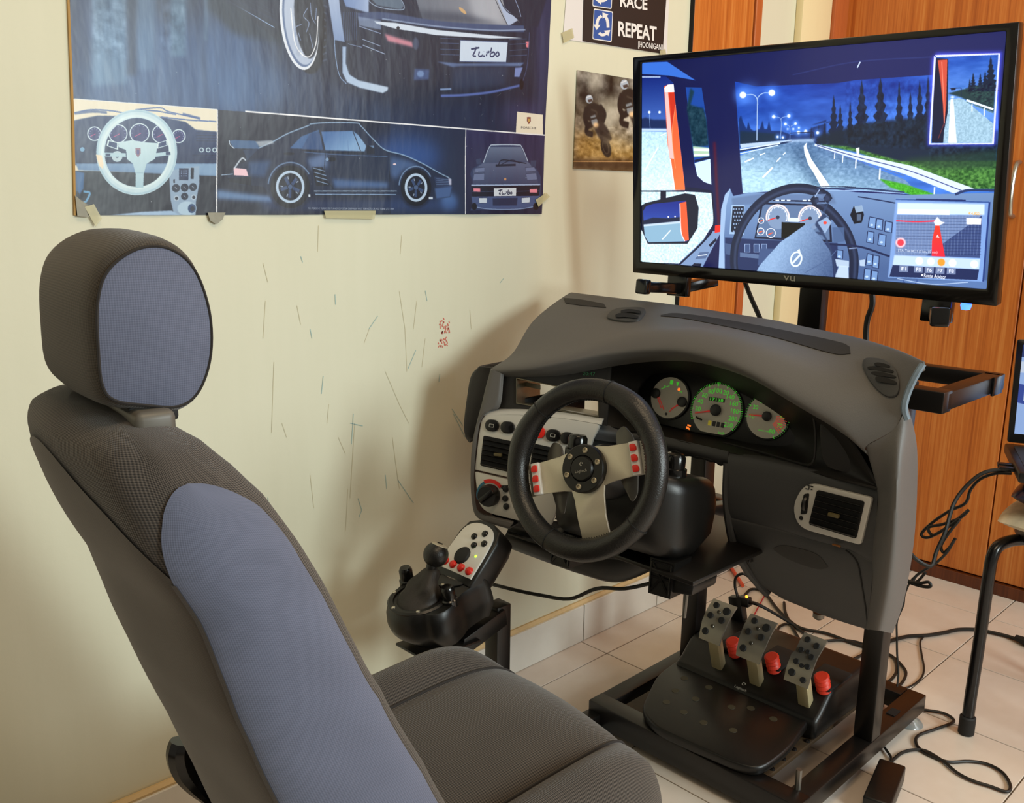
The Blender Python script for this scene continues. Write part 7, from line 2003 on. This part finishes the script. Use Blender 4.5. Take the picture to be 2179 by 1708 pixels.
# ================================================================== cables
C3 = lambda L: [(1260 + x * .42175, 1180 + y * .42175) for x, y in L]
CB_ = lambda L: [(1860 + x * .32684, 1150 + y * .32684) for x, y in L]
C8 = lambda L: [(1880 + x * .4687, 700 + y * .4687) for x, y in L]


def cable(label, pts, r, z=None, xs=None, m=M_CABLE, name='cable', cat='cable', n=5):
    if xs is None:
        P = [Z(px, py, r + .0015 if z is None else z) for px, py in pts]
    else:
        P = [X(px, py, xs[0] + (xs[1] - xs[0]) * k / (len(pts) - 1)) for k, (px, py) in enumerate(pts)]
    o = mk(name, tube(P, r, 7, n), m, None)
    return tag(o, label, cat)


cable('black cable sagging from the gear shifter to the racing wheel', [(1040, 1241), (1100, 1256), (1150, 1266), (1212, 1274), (1270, 1252), (1330, 1252), (1392, 1239)], .0035, xs=(1.16, 1.22))
cable('thick black mains cable lying behind the stool leg', C3([(1490, 440), (1540, 424), (1600, 411), (1700, 405), (1780, 392), (1850, 377), (1940, 377), (2010, 390), (2100, 412), (2165, 436)]), .005)
pg = mk('mains_plug', tube([Z(2162, 1356, .012), Z(2185, 1366, .012), Z(2215, 1378, .012)], lambda t: .008 + .008 * t, 10, 3), M_RUBBER, None)
tag(pg, 'black mains plug on the floor at the end of the thick cable', 'plug')
ab0 = Z(1862, 1690, .0)
ad = thing('power_adapter', 'small black power adapter brick on the tiles beside the rig', 'adapter', tuple(ab0))
a0, a1 = Z(1898, 1636, .020), Z(1864, 1720, .020)
mk('case', bevel(bar(a0, a1, .050, .034, 0), .004, 3), M_BLACK, ad, smooth=35)
dd = (a0 - a1).normalized()
mk('strain_relief', tube([a0, a0 + dd * .018], lambda t: .006 - .002 * t, 8, 2), M_RUBBER, ad)
cable('thin cord running from the adapter brick up past the rig post', CB_([(112, 1440), (108, 1405), (70, 1350), (30, 1296), (-10, 1246), (-40, 1190), (-20, 1120), (40, 1090), (60, 1060), (40, 1020)]), .0028, z=.006)
cable('long black adapter cord looping over the floor beside the rig', CB_([(118, 1432), (180, 1382), (270, 1360), (345, 1372), (450, 1436), (540, 1510), (640, 1562), (760, 1600), (862, 1634), (888, 1596), (840, 1512), (740, 1456), (620, 1436), (490, 1441), (400, 1412), (312, 1366), (274, 1318), (288, 1268), (400, 1226), (506, 1186), (512, 1158), (440, 1120), (300, 1098)]), .0033)
cable('thin black cord curling from the thick cable to the rig', CB_([(320, 628), (300, 662), (310, 740), (325, 830), (308, 892), (250, 940), (190, 961), (140, 948)]), .0024)
cable('black cord looped round behind the right rig post', CB_([(96, 740), (150, 778), (206, 850), (190, 912), (150, 950), (120, 940)]), .0036)
cable('black cord curving up beside the right rig post', CB_([(70, 926), (110, 905), (146, 850), (140, 780), (110, 745)]), .0036)
cable('two cords hanging from the dashboard end to the floor', CB_([(300, 210), (240, 260), (200, 350), (190, 420), (150, 520), (148, 620), (150, 740), (158, 860), (150, 950)]), .0022, xs=(1.95, 1.86), m=M_CABLE)
bd2 = [(580, 640), (500, 640), (430, 665), (360, 730), (320, 790), (300, 850), (280, 920), (240, 1010), (215, 1075), (150, 1045), (108, 998)]
cable('black screen cable drooping from the laptop to the rig', C8(bd2), .0042, xs=(2.03, 1.86))
cable('thinner black cable gathered in loops below the laptop', C8([(580, 655), (510, 655), (440, 680), (395, 730), (372, 790), (300, 825), (220, 880), (172, 930), (200, 946), (260, 918), (330, 868), (385, 822), (345, 858), (270, 885), (205, 900), (225, 935), (290, 900), (345, 862), (300, 920), (262, 980), (272, 1014), (300, 992), (326, 950)]), .0034, xs=(2.02, 1.98))
cable('black cable falling from the loops to the floor behind the dashboard', C8([(322, 955), (290, 1010), (240, 1060), (205, 1082), (150, 1118), (135, 1150), (160, 1140), (190, 1105)]), .003, xs=(1.98, 1.92))
cable('short black cable loop sticking out behind the dashboard end', C8([(92, 1138), (140, 1158), (190, 1170), (214, 1166), (204, 1148), (170, 1152), (128, 1148), (96, 1134)]), .0036, xs=(1.92, 1.92))
cable('black power cord hanging from the television to the rig', [(1584, 596), (1596, 628), (1610, 660), (1630, 705)], .005, xs=(1.70, 1.70))
cable('black video cable hanging behind the right half of the television', [(1856, 622), (1856, 650), (1846, 680), (1843, 715), (1846, 760)], .0055, xs=(1.72, 1.72))
cable('black cord crossing the floor behind the pedals to the right post', C3([(760, 215), (800, 175), (850, 178), (880, 200), (930, 268), (990, 328), (1060, 372), (1180, 396), (1300, 440), (1395, 470)]), .0042)
cable('black cord dropping in a curve behind the throttle pedal', C3([(968, 240), (975, 290), (1000, 345), (1030, 400), (1060, 450)]), .004)
cable('black cord bending under the dashboard to the rig post', C3([(930, 388), (950, 360), (1000, 350), (1080, 400), (1150, 434), (1250, 430), (1340, 442), (1392, 468), (1370, 500), (1290, 540)]), .0038)
cable('thin cord near the floor behind the pedal housing', C3([(1290, 555), (1340, 566), (1400, 560)]), .003)
M_ORC = mat('orange_cable', 'e2542c', .5)
cable('bright orange cable on the floor behind the left rig post', C3([(590, -60), (630, -20), (668, 20), (700, 62), (730, 108), (760, 155)]), .0055, m=M_ORC)
cable('orange cable coiled by the skirting under the dashboard', C3([(640, -20), (690, 10), (730, 18), (752, -6), (730, -30), (690, -16), (700, 24), (740, 40), (770, 10)]), .0055, m=M_ORC)
cable('thin red wire on the tiles behind the pedals', C3([(870, 205), (840, 260), (800, 336)]), .0018, m=mat('red_wire', 'b8202c', .5))
us = thing('cable_connector', 'black cable connectors with a glowing orange light behind the left pedal', 'connector', tuple(Z(1590, 1275, 0)))
p0, p1 = X(1567, 1268, 1.80), X(1573, 1318, 1.80)
mk('plug_block', bevel(bar(p0, p1, .034, .022, 0), .003), M_BLACK, us, smooth=30)
mk('adapter_block', bevel(bar(X(1574, 1276, 1.80), X(1596, 1282, 1.80), .020, .022, 0), .003), M_BLACK, us, smooth=30)
mk('lead_tail', tube([X(1594, 1281, 1.80), X(1611, 1285, 1.80), X(1640, 1300, 1.82), X(1690, 1330, 1.84)], lambda t: .005 - .002 * t, 8, 4), M_CABLE, us)
mk('lead', tube([X(1570, 1270, 1.80), X(1564, 1248, 1.80), X(1566, 1228, 1.80), X(1580, 1220, 1.80), X(1592, 1226, 1.82)], .0034, 7, 4), M_CABLE, us)
mk('indicator', lathe([(.0035, 0), (.003, .002), (.0001, .003)], frame(X(1589, 1269, 1.785), (0, -1, 0), (0, 0, 1)), 10), mat('orange_led', 'ff7a20', .4, emit=6), us)
mk('standoff', bar(X(1573, 1316, 1.80), Vector((1.80, 1.06, .155)), .016, .012), M_BLACK, us)
